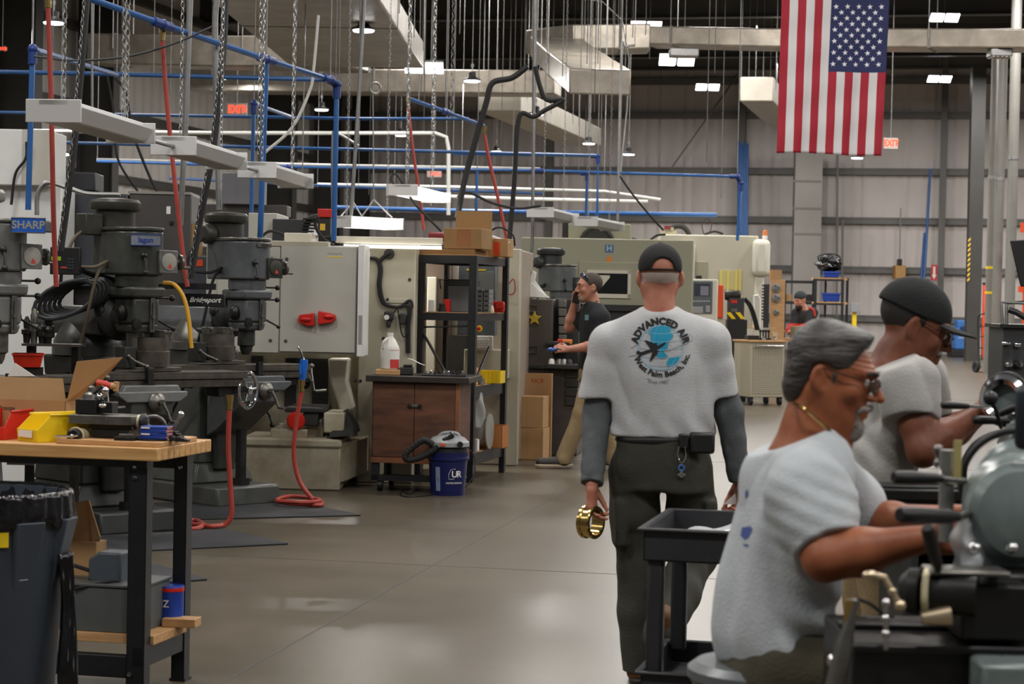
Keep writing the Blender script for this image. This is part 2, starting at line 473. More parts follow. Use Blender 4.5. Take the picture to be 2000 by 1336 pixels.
mb = MB(); mb.box(-1.7, LX1, .045, .05, bz - .03, bz); mb.box(-1.7, LX1, .52, .525, bz - .07, bz); bench.part('apron', mb, blackp)
SH = bench.q(278, 1246, .06).z
mb = MB(); mb.box(-1.7, LX0 + .02, .06, .11, SH - .16, SH - .075); mb.box(LX1 - .05, LX1 - .004, .05, .52, SH - .115, SH - .035); bench.part('lower_rail', mb, blackp, bevel=.003)
mb = MB(); mb.box(-1.72, LX1 + .012, .112, .455, SH - .036, SH); bench.part('shelf', mb, ply, bevel=.002)
for px, py, y in ((264, 913, .05), (264, 933, .05), (253, 1318, .05), (353, 913, .46)):
 p = bench.q(px, py, y); bench.part('bolt', MB().lathe((p.x, y, p.z), (0, -1, 0), [(.011, 0), (.011, .004), (.007, .009), (0, .01)], 6), chrome)
def on(px, py, y, base=None):      # floor point of the bench frame, lifted to z
 p = bench.q(px, py, y); return bench.M @ Vector((p.x, y, BT if base is None else base))
def bt(name, label, cat, px, y, z=None, rot=0.0, group=None):
 p = bench.q(px, 860, y); return T(name, label, cat, bench.M @ Vector((p.x, y, BT if z is None else z)), -YAW + rot, group)
# plywood board
a = bench.q(107, 870, .05).x
mb = MB(); mb.prism([(a, .06), (-.03, .04), (-.012, .06), (-.012, .43), (-.05, .45), (a, .46)], 'z', BT + .0005, BT + .019)
solo('plywood_board', MB().add([bench.M @ Vector(v) for v in mb.v], mb.f), ply, 'loose plywood board lying on the end of the butcher block bench', 'board', bevel=.002)
BB = BT + .0195
# stacking bins
def stack_bin(name, label, px0, px1, py0, py1, y, m, rot=0.0, group=None):
 t = bt(name, label, 'bin', (px0 + px1) / 2, y, rot=rot, group=group)
 w_ = (px1 - px0) * .00196 / 2 * .96; h = (py1 - py0) * .00196; L = .26; k_ = .003
 mb = MB()
 def wall(pts): mb.prism(pts, 'x', -w_, -w_ + k_); mb.prism(pts, 'x', w_ - k_, w_)
 wall([(0, 0), (L, 0), (L + .02, h), (.06, h), (-.005, h * .45)])
 mb.box(-w_, w_, 0, L, 0, k_); mb.box(-w_, w_, L, L + k_, 0, h); mb.hexa([(-w_, -.002, 0), (w_, -.002, 0), (w_, .002, 0), (-w_, .002, 0), (-w_, -.008, h * .47), (w_, -.008, h * .47), (w_, -.004, h * .47), (-w_, -.004, h * .47)])
 t.part('bin_shell', mb, m, bevel=.001)
 mb = MB(); mb.box(-w_ * 1.02, w_ * 1.02, L - .004, L + .03, h - .012, h); mb.tube([(-w_, .05, h), (-w_ - .006, .15, h), (-w_, L, h)], .004); mb.tube([(w_, .05, h), (w_ + .006, .15, h), (w_, L, h)], .004)
 t.part('rim', mb, m)
 mb = MB(); mb.box(-w_ * .75, w_ * .6, -.012, -.009, h * .17, h * .42); t.part('label_card', mb, paper)
 return t
stack_bin('stacking_bin', 'yellow plastic stacking bin on the butcher block bench', 18, 92, 816, 870, .1, yellowp, rot=-.55)
stack_bin('stacking_bin', 'red plastic stacking bin at the picture edge beside the yellow bin', -58, 14, 812, 868, .12, redp)
# open cardboard box
t = bt('cardboard_box', 'open cardboard box with flaps up behind the yellow bin', 'box', 30, .36)
w0 = t.q(-90, 800).x; w1 = t.q(128, 800).x; hz = t.q(60, 781).z
mb = MB(); mb.box(w0, w1, 0, .004, 0, hz); mb.box(w0, w1, .19, .194, 0, hz); mb.box(w0, w0 + .004, 0, .194, 0, hz); mb.box(w1 - .004, w1, 0, .194, 0, hz); mb.box(w0, w1, 0, .194, 0, .004)
t.part('carton', mb, card)
fl0 = t.q(105, 735, -.03)
mb = MB(); mb.hexa([(w0, 0, hz), (w1, 0, hz), (w1, .004, hz), (w0, .004, hz), (w0, .05, hz + .088), (fl0.x, .05, hz + .088), (fl0.x, .054, hz + .088), (w0, .054, hz + .088)]); t.part('flap', mb, card2)
p0 = t.q(150, 706); p1 = t.q(199, 700)
mb = MB(); mb.hexa([(w1, 0.01, hz), (w1 + .004, 0.01, hz), (w1 + .004, .184, hz), (w1, .184, hz), (p0.x, 0.0, p0.z), (p0.x + .004, 0.0, p0.z), (p1.x + .004, .2, p1.z), (p1.x, .2, p1.z)]); t.part('flap', mb, card)
flat_text(t, 'Bronze', 12, 797, 9, -.001, 'handwriting', ink, shear=.2)
p2 = t.q(150, 745); 
# compound cross slide
def handwheel_small(mb, o, ax, r):
 mb.lathe(o, ax, [(0, -.02), (r * .35, -.02), (r * .35, -.005), (r, 0), (r, .018), (r * .8, .024), (r * .35, .016), (0, .02)], 24)
t = bt('cross_slide', 'machinist compound slide with handwheels lying on the plywood board', 'machine tool part', 205, .16, BB)
s = .00196
def qx(px): return t.q(px, 840, 0).x
def qz(py): return t.q(205, py, 0).z
mb = MB(); mb.box(qx(178), qx(250), .0, .16, .002, qz(838)); mb.prism([(qx(168), qz(838)), (qx(262), qz(838)), (qx(255), qz(829)), (qx(176), qz(829))], 'y', 0, .16); t.part('base_slide', mb, dsteel, bevel=.004)
mb = MB(); mb.box(qx(138), qx(260), -.02, .13, qz(829), qz(811)); mb.box(qx(204), qx(213), -.025, -.019, qz(829), qz(811)); t.part('top_slide', mb, steel, bevel=.003)
mb = MB(); mb.box(qx(146), qx(187), 0, .09, qz(810), qz(781)); mb.box(qx(187), qx(214), .02, .08, qz(808), qz(786)); t.part('tool_post', mb, black, bevel=.003)
mb = MB().lathe((qx(168), .045, qz(781)), (0, 0, 1), [(.034, 0), (.03, .018), (.016, .028), (.014, .045), (.009, .05), (0, .052)], 20); t.part('post_nut', mb, steel)
mb = MB(); mb.tube([(qx(190), .03, qz(776)), (qx(200), .0, qz(779)), (qx(210), -.03, qz(765))], .009, sm=5); mb.ell((qx(212), -.035, qz(762)), .014); mb.ell((qx(188), .03, qz(777)), .017); mb.ell((qx(201), -.01, qz(792)), (.017, .01, .009)); t.part('clamp_handle', mb, chrome)
mb = MB(); mb.cyl((qx(172), .03, qz(774)), (qx(193), .03, qz(755)), .007); t.part('lock_lever', mb, black)
mb = MB(); handwheel_small(mb, (qx(160), -.06, qz(851)), (0, -1, 0), .029); t.part('dial_wheel', mb, black)
mb = MB(); mb.torus((qx(160), -.055, qz(851)), (0, 1, 0), .031, .003); mb.cyl((qx(160), -.05, qz(851)), (qx(160), .02, qz(851)), .026); t.part('dial_ring', mb, mat('ivory_dial', (206, 196, 160), .4))
mb = MB(); mb.tube([(qx(128), -.095, qz(853)), (qx(136), -.095, qz(852)), (qx(160), -.09, qz(851)), (qx(172), -.09, qz(849))], .005, sm=4); mb.ell((qx(160), -.09, qz(851)), .009); t.part('crank', mb, chrome)
mb = MB(); mb.lathe((qx(247), .05, qz(824)), (1, 0, 0), [(0, 0), (.024, 0), (.026, .02), (.026, .026), (.03, .03), (.03, .044), (.012, .05), (0, .05)], 20); t.part('end_dial', mb, mat('ivory_dial', (206, 196, 160), .4))
mb = MB(); mb.lathe((qx(262), .05, qz(824)), (1, 0, 0), [(0, .01), (.034, .01), (.036, .022), (.02, .034), (0, .036)], 20); t.part('end_wheel', mb, black)
mb = MB(); mb.torus((qx(287), .06, qz(836)), (.45, -1, 0), .05, .006); mb.cyl((qx(275), .055, qz(826)), (qx(300), .06, qz(846)), .006); t.part('hand_ring', mb, steel)
mb = MB(); mb.tube([(qx(327), .04, qz(843)), (qx(338), .03, qz(823)), (qx(349), .02, qz(806))], .0055); mb.ell((qx(349), .02, qz(805)), .0125); t.part('ball_lever', mb, chrome)
# hammer
t = bt('hammer', 'small hammer with a red and black handle leaning over the compound slide', 'hammer', 205, .34, BT)
p0 = t.q(190, 747); p1 = t.q(218, 754); p2 = t.q(229, 755)
mb = MB(); mb.tube([p0, (p0 + p1) / 2 + Vector((0, 0, .002)), p1], .012); t.part('handle', mb, redp)
mb = MB(); mb.cyl(p1, p2, .014); mb.cyl(t.q(228, 746), t.q(226, 764), .011); t.part('head', mb, ply)
mb = MB(); mb.tube([t.q(190, 747), t.q(165, 775), t.q(160, 800), (t.q(160, 860).x, 0, 0)], .009); t.part('shaft', mb, black)
# stack of blue boxes
for i in range(4):
 t = bt('insert_box', ['flat blue box at the bottom of the stack on the plywood board', 'second blue box from the bottom of the small stack', 'third blue box from the bottom of the small stack', 'topmost flat blue box of the small stack'][i], 'box', 299 + (i % 2) * 1.5 - 1, .12, BB + .007 + i * .0122, rot=[0, .05, -.04, .06][i], group='blue boxes on the bench')
 t.part('box_body', MB().box(-.055, .052, 0, .08, 0, .0116), bluep, bevel=.0015)
 t.part('end_label', MB().box(.0521, .053, .01, .07, .002, .01), mat('salmon_label', (206, 132, 100), .6))
 if i in (1, 3): t.part('label', MB().box(-.05, -.015, -.0008, -.0002, .003, .009), paper)
t = bt('steel_disc', 'dark round steel plate under the stack of blue boxes', 'disc', 297, .155, BB); t.part('plate', MB().lathe((0, 0, 0), (0, 0, 1), [(0, 0), (.06, 0), (.06, .0068), (0, .0068)], 32), dsteel)
for lab, px, y, z, sx, sy, sz, m in (('flat black steel block lying near the front of the plywood board', 242, .07, 0, .08, .045, .014, dsteel), ('thin grey parallel bar resting on the black block', 246, .075, .0145, .055, .02, .011, steel)):
 t = bt('steel_block', lab, 'block', px, y, BB + z, rot=.3 if z else .1); t.part('block', MB().box(-sx / 2, sx / 2, 0, sy, 0, sz), m, bevel=.002)
for i, (px, y, w_, h) in enumerate(((338, .14, .036, .02), (354, .12, .05, .018), (345, .2, .04, .033))):
 t = bt('step_block', ['black stepped clamp block at the left beside the blue boxes', 'black stepped clamp block nearest the end of the plywood board', 'taller black stepped clamp block behind the other two'][i], 'block', px, y, BB, group='step blocks on the board')
 mb = MB(); mb.prism([(-w_ / 2, 0), (w_ / 2, 0), (w_ / 2, h * .5), (w_ * .2, h * .5), (w_ * .2, h * .75), (-w_ * .1, h * .75), (-w_ * .1, h), (-w_ / 2, h)], 'y', 0, .03); t.part('block', mb, black, bevel=.001)
# lower shelf
def ls(name, label, cat, px, y, rot=0.0, z=None):
 p = bench.q(px, 1240, y); return T(name, label, cat, bench.M @ Vector((p.x, y, SH if z is None else z)), -YAW + rot)
t = ls('coolant_tank', 'grey sheet metal coolant tank with a pump motor on the lower bench shelf', 'tank', 220, .13)
x0 = t.q(100, 1200).x; x1 = t.q(272, 1200).x; h = t.q(220, 1148).z
tank = mat('grey_tank_enamel', (84, 88, 86), .45, var=.15, scale=5)
mb = MB(); mb.box(x0, x1, 0, .31, 0, h); t.part('tank_body', mb, tank, bevel=.004)
mb = MB(); mb.box(x0 - .006, x1 + .006, -.006, .315, h, h + .012); t.part('lid', mb, tank, bevel=.003)
mx0 = t.q(176, 1100, .1).x; mx1 = t.q(240, 1100, .1).x; mz0 = t.q(208, 1142, .1).z; mz1 = t.q(208, 1078, .1).z
cx = (mx0 + mx1) / 2; r_ = (mx1 - mx0) / 2
mb = MB(); mb.prism([(cx - r_, mz0 + .02), (cx - r_ * .5, mz0), (cx + r_, mz0), (cx + r_, mz1), (cx - r_ * .4, mz1), (cx - r_, mz1 - .03)], 'y', .08, .2); t.part('pump_motor', mb, mat('slate_enamel', (74, 82, 90), .45, var=.1), bevel=.008)
mb = MB(); mb.cyl((cx, .14, h + .012), (cx, .14, mz0), .05); mb.box(cx - .07, cx - .03, .09, .19, h + .012, mz0 + .02); t.part('pump_foot', mb, black)
mb = MB(); mb.tube([(cx + .06, .09, mz0 + .02), (cx + .05, .03, h + .02), (cx - .1, -.012, h - .012), (cx - .3, -.012, h - .03)], .006, sm=6); mb.tube([(cx - .05, .09, mz0 + .05), (cx - .12, .08, mz0 + .07), (cx - .22, .1, mz0 + .09)], .008, sm=6); t.part('power_cord', mb, rubber)
t = ls('paint_can', 'blue can with white lettering behind the coolant tank by the far bench leg', 'can', 324, .36)
r_ = .05; h = t.q(324, 1146).z
t.part('can_body', MB().lathe((0, .05, 0), (0, 0, 1), [(0, 0), (r_, 0), (r_ + .002, .004), (r_, .008), (r_, h - .01), (r_ + .002, h - .006), (r_, h), (r_ - .004, h - .004), (0, h - .004)], 28), bluep)
t.part('rim_band', MB().lathe((0, .05, 0), (0, 0, 1), [(r_ + .001, h * .86), (r_ + .0015, h * .87), (r_ + .0015, h * .95), (r_ + .001, h * .96)], 28), redp)
flat_text(t, 'IZ', 322, 1180, 14, -.001, 'lettering', paper, bold=.01)
t = ls('wood_block', 'offcut of pale wood hanging over the edge of the lower shelf', 'wood block', 345, .33, rot=.1)
x0 = t.q(316, 1220).x; x1 = t.q(381, 1220).x
t.part('offcut', MB().box(x0, x1, 0, .09, 0.0005, .034), ply, bevel=.002)
t = ls('cardboard_box', 'small open cardboard box behind the pump motor on the lower shelf', 'box', 160, .33, z=SH + .0)
hz = t.q(160, 1058).z; x0 = t.q(128, 1080).x; x1 = t.q(188, 1080).x
mb = MB(); mb.box(x0, x1, 0, .1, 0, hz); t.part('carton', mb, card, bevel=.002)
pts = [t.q(128, 985), t.q(168, 978), t.q(190, 1050)]
mb = MB(); mb.prism([(x0, hz), (x1, hz), (pts[2].x, pts[2].z), (pts[1].x, pts[1].z), (pts[0].x, pts[0].z)], 'y', .03, .034); mb.prism([(pts[1].x, pts[1].z), (pts[2].x, pts[2].z), (x1 - .012, hz), (x1 - .03, hz)], 'y', .024, .03); t.part('flap', mb, card)

# ------------------------------------------------------------------ trash can
tc_, _z = corner(-32, 950, 7.05)
t = T('trash_can', 'grey plastic trash can with a black liner in front of the bench', 'trash can', tc_, 0.25)
cang = mat('grey_can_plastic', (58, 66, 76), .5, var=.08)
RZ = .865
mb = MB().lathe((0, 0, 0), (0, 0, 1), [(0, 0), (.235, 0), (.24, .01), (.285, RZ - .1), (.29, RZ - .09), (.29, RZ), (.28, RZ), (.275, RZ - .1), (.23, .02), (0, .02)], 40); t.part('can_body', mb, cang)
for an in (-1.05, -.4):
 c_, s_ = math.cos(an), math.sin(an); R_ = Matrix.Rotation(an, 4, 'Z')
 mb = MB(); mb.hexa([R_ @ Vector(v) for v in ((.255, -.035, .52), (.262, -.035, .52), (.262, .035, .52), (.255, .035, .52), (.27, -.06, RZ - .08), (.325, -.05, RZ - .08), (.325, .05, RZ - .08), (.27, .06, RZ - .08))])
 t.part('handle_rib', mb, cang, bevel=.006)
linm = mat('black_bin_liner', (16, 16, 19), .18, bump=.9, bscale=34, stretch=(1, 1, .25))
rnd = random.Random(5)
def linf(u, v):
 a = u * 2 * math.pi
 prof = [(.262, RZ - .2), (.272, RZ - .05), (.288, RZ + .012), (.302, RZ + .006), (.306, RZ - .03), (.312, RZ - .075), (.306, RZ - .1)]
 x = v * (len(prof) - 1); i = min(int(x), len(prof) - 2); f = x - i
 r = prof[i][0] * (1 - f) + prof[i + 1][0] * f; z = prof[i][1] * (1 - f) + prof[i + 1][1] * f
 r += .004 * math.sin(a * 23 + v * 5) + .003 * math.sin(a * 41); z += (.012 * math.sin(a * 5) + .008 * math.sin(a * 13)) * max(0, v - .5) * 2
 return (r * math.cos(a), r * math.sin(a), z)
t.part('bin_liner', MB().grid(linf, 160, 18), linm, ang=60)
def drape(u, v):
 a = -.62 + u * .42 + .04 * math.sin(v * 7); r = .302 + .03 * v + .012 * math.sin(u * 18 + v * 4)
 return (r * math.cos(a), r * math.sin(a), (RZ - .2) * (1 - v) + .05 * v)
t.part('liner_drape', MB().grid(drape, 24, 30), linm, solid=.002)
an = -1.42; R_ = Matrix.Rotation(an, 4, 'Z')
mb = MB(); mb.box(.282, .292, -.04, .04, RZ - .16, RZ - .11, R_); t.part('warning_label', mb, yellowp)
mb = MB(); mb.box(.272, .279, -.02, .012, .59, .68, Matrix.Rotation(-1.05, 4, 'Z')); t.part('barcode_label', mb, paper)

# ------------------------------------------------------------------ knee mills
def knee_mill(label, loc, rot, hm, bm_, mm, vary=0, tx=0.0, name='milling_machine'):
 t = T(name, label, 'milling machine', loc, rot)
 mb = MB(); mb.hexa([(-.3, -.62, 0), (.3, -.62, 0), (.3, .38, 0), (-.3, .38, 0), (-.29, -.6, .15), (.29, -.6, .15), (.29, .37, .15), (-.29, .37, .15)]); t.part('base', mb, bm_, bevel=.02)
 mb = MB()
 for z0, z1, a0, a1, b0, b1 in ((.15, .3, .28, .22, .34, .3), (.3, 1.0, .22, .18, .3, .25), (1.0, 1.14, .18, .2, .25, .24)):
  mb.hexa([(-a0, .04 - b0, z0), (a0, .04 - b0, z0), (a0, .04 + b0, z0), (-a0, .04 + b0, z0), (-a1, .04 - b1, z1), (a1, .04 - b1, z1), (a1, .04 + b1, z1), (-a1, .04 + b1, z1)])
 mb.box(-.09, .09, -.32, -.2, .25, 1.08); t.part('column', mb, bm_, bevel=.015)
 mb = MB().lathe((0, .04, 1.14), (0, 0, 1), [(0, 0), (.235, 0), (.235, .06), (.225, .065), (.225, .1), (.19, .16), (.15, .24), (.12, .3), (0, .3)], 32); t.part('turret', mb, steel if vary != 1 else hm)
 mb = MB(); mb.prism([(-.14, 1.28), (.14, 1.28), (.16, 1.36), (.1, 1.47), (-.1, 1.47), (-.16, 1.36)], 'y', -.3, .5); mb.prism([(-.13, 1.3), (.13, 1.3), (.13, 1.45), (-.13, 1.45)], 'y', .5, .56); t.part('ram', mb, hm, bevel=.012)
 mb = MB(); mb.lathe((0, -.3, 1.4), (0, -1, 0), [(0, 0), (.15, 0), (.155, .03), (.155, .07), (.11, .1), (.1, .18), (0, .18)], 28); mb.ell((-.13, -.33, 1.44), (.05, .05, .05)); mb.ell((.13, -.33, 1.37), (.045, .05, .05)); t.part('head_adapter', mb, castdark)
 Y = -.54
 # quill housing
 mb = MB()
 for z0, z1, a0, a1, b0, b1 in ((1.3, 1.36, .085, .1, .1, .115), (1.36, 1.53, .1, .1, .115, .12), (1.53, 1.6, .125, .13, .14, .15)):
  mb.hexa([(-a0, Y - b0, z0), (a0, Y - b0, z0), (a0, Y + b0, z0), (-a0, Y + b0, z0), (-a1, Y - b1, z1), (a1, Y - b1, z1), (a1, Y + b1, z1), (-a1, Y + b1, z1)])
 t.part('quill_housing', mb, hm, bevel=.018)
 mb = MB(); mb.box(.02, .055, Y - .135, Y - .112, 1.31, 1.53); mb.cyl((.038, Y - .14, 1.33), (.038, Y - .14, 1.5), .006); mb.lathe((.038, Y - .14, 1.4), (0, 0, 1), [(0, 0), (.015, 0), (.015, .018), (0, .018)], 14); t.part('depth_stop', mb, steel)
 mb = MB(); mb.lathe((0, Y, 1.12), (0, 0, 1), [(0, 0), (.03, 0), (.045, .03), (.05, .06), (.065, .07), (.065, .19), (0, .19)], 24); t.part('spindle', mb, steel if vary != 2 else castdark)
 # belt housing and cap
 mb = MB().lathe((0, Y, 1.6), (0, 0, 1), [(0, 0), (.135, 0), (.14, .02), (.14, .07), (.13, .075), (.0, .08)], 32); t.part('back_gear_housing', mb, hm)
 def ov(r, yb, n=10):
  return [(r * math.cos(math.pi + math.pi * i / n), Y + r * math.sin(math.pi + math.pi * i / n)) for i in range(n + 1)] + [(r * .85, yb), (-r * .85, yb)]
 mb = MB(); mb.prism(ov(.165, Y + .32), 'z', 1.675, 1.96); t.part('belt_housing', mb, hm, bevel=.014)
 mb = MB(); mb.prism(ov(.17, Y + .33), 'z', 1.96, 1.985); t.part('housing_cap', mb, steel if vary != 1 else hm, bevel=.008)
 my = Y + .27
 mb = MB().lathe((0, my, 1.985), (0, 0, 1), [(0, 0), (.07, 0)], 30).lathe((0, my, 1.75), (0, 0, 1), [(0, 0), (.13, 0), (.135, .05), (.13, .34), (.158, .35), (.165, .36), (.165, .4), (.15, .42), (.06, .43), (0, .43)], 32); t.part('motor', mb, mm)
 if vary == 2: mb = MB().lathe((-.13, my, 2.01), (-1, 0, 0), [(0, 0), (.075, 0), (.075, .05), (.06, .075), (0, .08)], 24)
 else: mb = MB().box(-.27, -.14, my - .08, my + .05, 1.93, 2.07)
 t.part('junction_box', mb, mm, bevel=.008)
 mb = MB(); mb.box(-.03, .1, my - .139, my - .134, 1.9, 1.98); t.part('motor_plate', mb, mat('aged_brass_plate', (150, 128, 70), .4, .6))
 # speed dial and handwheel
 mb = MB(); mb.box(.06, .2, Y - .17, Y - .13, 1.69, 1.84); t.part('dial_plate', mb, castlight if vary != 2 else castdark, bevel=.006)
 mb = MB().lathe((.13, Y - .17, 1.765), (0, -1, 0), [(0, 0), (.056, 0), (.056, .006), (.05, .008), (0, .008)], 28); t.part('speed_dial', mb, mat('dial_face', (158, 155, 146), .45) if vary != 2 else olive)
 mb = MB(); mb.prism([(.13, 1.755), (.118, 1.727), (.135, 1.722), (.152, 1.728)], 'y', Y - .1795, Y - .1785); t.part('dial_mark', mb, mat('dial_red', (196, 60, 50), .5))
 mb = MB().lathe((.2, Y - .14, 1.765), (1, 0, 0), [(0, 0), (.018, 0), (.018, .02), (.05, .024), (.052, .04), (.03, .05), (0, .05)], 24); mb.cyl((.24, Y - .14, 1.73), (.31, Y - .14, 1.73), .008, .011); t.part('speed_handwheel', mb, steel)
 for (x, z, dx) in ((.13, 1.62, .09), (.11, 1.53, .11)):
  mb = MB(); mb.cyl((x - .02, Y - .06, z), (x + dx, Y - .08, z), .007); mb.ell((x + dx, Y - .08, z), .02); t.part('feed_lever', mb, black)
 mb = MB(); mb.tube([(-.06, Y - .17, 1.8), (-.065, Y - .2, 1.76), (-.07, Y - .21, 1.7)], .008); mb.ell((-.07, Y - .21, 1.69), .02); mb.ell((-.06, Y - .17, 1.8), .022); t.part('gear_lever', mb, black)
 mb = MB().lathe((.11, Y, 1.4), (1, 0, 0), [(0, 0), (.04, 0), (.045, .02), (.03, .035), (0, .035)], 20); mb.cyl((.13, Y, 1.4), (.22, Y - .1, 1.33), .007); mb.ell((.22, Y - .1, 1.33), .016); t.part('quill_handle', mb, dsteel)
 mb = MB().lathe((-.1, Y, 1.43), (-1, 0, 0), [(0, 0), (.05, 0), (.055, .02), (.03, .045), (0, .05)], 20); mb.lathe((-.08, Y - .12, 1.36), (0, -1, 0), [(0, 0), (.035, 0), (.035, .02), (0, .025)], 18); t.part('feed_trip', mb, dsteel)
 # knee, saddle, table
 mb = MB(); mb.prism([(-.28, .5), (-.42, .56), (-.74, .78), (-.74, .9), (-.28, .9)], 'x', -.16, .16); t.part('knee', mb, hm if vary != 3 else castdark, bevel=.012)
 mb = MB(); mb.prism([(-.24, .9), (.24, .9), (.2, .97), (-.2, .97)], 'y', -.74, -.36); mb.prism([(-.2, .86), (.2, .86), (.26, .9), (.26, .93), (-.26, .93), (-.26, .9)], 'y', -.76, -.7); t.part('saddle', mb, castlight if vary == 1 else hm, bevel=.008)
 TZ = 1.05
 mb = MB()
 for y0, y1 in ((-.7, -.645), (-.63, -.565), (-.55, -.485), (-.47, -.42)): mb.box(tx - .62, tx + .62, y0, y1, TZ - .022, TZ)
 mb.box(tx - .62, tx + .62, -.7, -.42, TZ - .046, TZ - .02); mb.box(tx - .61, tx + .61, -.69, -.43, TZ - .1, TZ - .055); mb.box(tx - .6, tx + .6, -.68, -.44, TZ - .056, TZ - .045); t.part('table', mb, oily, bevel=.002)
 for sx in (-1, 1):
  mb = MB(); mb.hexa([(tx + sx * .42, -.65, TZ - .17), (tx + sx * .64, -.65, TZ - .14), (tx + sx * .64, -.5, TZ - .14), (tx + sx * .42, -.5, TZ - .17), (tx + sx * .42, -.65, TZ - .1), (tx + sx * .64, -.65, TZ - .1), (tx + sx * .64, -.5, TZ - .1), (tx + sx * .42, -.5, TZ - .1)]); t.part('end_bracket', mb, dsteel, bevel=.006)
 def wheel(o, ax, r):
  o = Vector(o); ax = Vector(ax).normalized(); mb = MB(); mb.torus(o, ax, r, .013, 32)
  u = ax.orthogonal().normalized(); w_ = ax.cross(u)
  for k in range(3):
   a = k * 2.094 + .4; mb.cyl(o, o + (u * math.cos(a) + w_ * math.sin(a)) * r, .012, .009)
  mb.lathe(o - ax * .03, ax, [(0, 0), (.03, 0), (.03, .05), (.015, .06), (0, .06)], 18); mb.cyl(o + u * r * .95, o + u * r * .95 + ax * .07, .007, .011)
  return mb
 mb = wheel((tx + .67, -.575 - (.06 if vary == 1 else 0), TZ - .13), (.45 if vary == 1 else 1, -1 if vary == 1 else 0, 0), .12 if vary == 1 else .05); t.part('handwheel', mb, chrome if vary == 1 else dsteel)
 if vary != 1:
  mb = MB(); mb.tube([(tx + .66 + .06, -.575, TZ - .13), (tx + .68 + .06, -.575, TZ - .13), (tx + .68 + .06, -.59, TZ - .19), (tx + .68 + .06, -.6, TZ - .21)], .009); mb.cyl((tx + .68 + .06, -.6, TZ - .21), (tx + .79 + .06, -.6, TZ - .205), .012); mb.tube([(tx + .68 + .06, -.575, TZ - .13), (tx + .68 + .06, -.56, TZ - .07), (tx + .685 + .06, -.55, TZ - .03)], .009); mb.ell((tx + .69 + .06, -.55, TZ - .02), .02); t.part('crank', mb, steel)
 mb = MB().lathe((.02, -.74, .86), (0, -1, 0), [(0, 0), (.06, 0), (.065, .03), (.05, .05), (.02, .06), (.02, .09), (0, .09)], 24); mb.tube([(.02, -.83, .86), (.05, -.84, .8), (.07, -.85, .74)], .01); mb.cyl((.07, -.85, .74), (.07, -.92, .74), .011); t.part('saddle_crank', mb, steel)
 mb = MB().lathe((.16, -.5, .72), (1, 0, 0), [(0, 0), (.05, 0), (.055, .03), (.03, .05), (0, .06)], 20); mb.tube([(.2, -.5, .72), (.24, -.52, .67), (.25, -.55, .6)], .01); mb.ell((.25, -.55, .59), .02); t.part('knee_crank', mb, dsteel)
 mb = MB(); mb.cyl((0, -.5, .15), (0, -.5, .56), .04); mb.cyl((0, -.5, .15), (0, -.5, .2), .07); t.part('elevating_screw', mb, dsteel)
 mb = MB(); mb.box(-.03, .01, -.735, -.7, TZ - .08, TZ + .02); mb.box(-.05, .03, -.73, -.7, TZ - .1, TZ - .07); t.part('table_stop', mb, black)
 mb = MB(); mb.tube([(-.2, my, 1.98), (-.34, my - .05, 1.9), (-.38, my - .05, 1.75), (-.28, Y + .1, 1.72), (-.16, Y + .1, 1.76)], .011, sm=6); mb.tube([(-.15, Y + .12, 1.74), (-.24, Y + .1, 1.66), (-.3, Y + .15, 1.3), (-.33, Y + .3, .9), (-.3, .1, .5)], .011, sm=6); t.part('wiring_conduit', mb, mat('dusty_cable', (92, 82, 66), .6) if vary == 1 else rubber)
 return t
mil3 = knee_mill('grey knee mill with a black capped motor, next to the beige cabinets', Vector((F(391, 975).x, F(391, 975).y, 0)), .78, mat('mill_blue_grey', (84, 88, 90), .34, var=.22, scale=7), castgrey, olive, 2, -.13)
mil2 = knee_mill('knee mill with a white speed dial and chrome handwheel, middle of the three mills', Vector((F(172, 1026).x, F(172, 1026).y, 0)), .76, castgrey, castdark, olive, 1, .16)
mil1 = knee_mill('light grey knee mill with the blue nameplate at the left edge', Vector((F(0, 1060).x - .30, F(0, 1060).y, 0)), .74, castlight, castlight, mat('pale_motor_enamel', (150, 150, 146), .4, var=.1), 0)
# nameplates
def plate(t, name, x, y, z, w_, h, m, txt, tm, fr=None, size=.7, rot=0.0):
 R_ = Matrix.Translation((x, y, z)) @ Matrix.Rotation(rot, 4, 'Z')
 o = t.part(name, MB().box(-w_ / 2, w_ / 2, -.004, .004, -h / 2, h / 2, R_), m, bevel=.002)
 if fr: t.part('plate_border', MB().tube([R_ @ Vector(p) for p in ((-w_ / 2, -.004, -h / 2), (w_ / 2, -.004, -h / 2), (w_ / 2, -.004, h / 2), (-w_ / 2, -.004, h / 2))], .004, 6, closed=True), fr)
 tm_ = text_mb(txt, h * size, lambda a, b: R_ @ Vector((a, -.0055, b)), bold=.02 * h)
 tm_.build('lettering', tm, o)
plate(mil1, 'nameplate', .03, -.84, 1.945, .2, .088, mat('nameplate_blue', (30, 92, 190), .4), 'SHARP', mat('silver_letters', (190, 186, 172), .35, .6), steel, .74, rot=-.74)
mb = MB(); mb.box(-.105, .09, .004, .24, 1.91, 1.98, Matrix.Translation((.03, -.84, 0)) @ Matrix.Rotation(-.74, 4, 'Z')); mil1.part('nameplate_bracket', mb, castlight, bevel=.008)
plate(mil2, 'nameplate', -.05, -.712, 1.9, .19, .07, mat('nameplate_silver', (150, 158, 170), .35, .5), 'lagun', mat('nameplate_ink', (40, 60, 150), .5), bluefit, .66, rot=-.6)
plate(mil3, 'nameplate', .02, -.712, 1.93, .13, .03, steel, 'Series', ink, None, .9)
p = mil3.I @ P(400, 586, 14.55); R_ = Matrix.Translation(p) @ Matrix.Rotation(-.78, 4, 'Z')
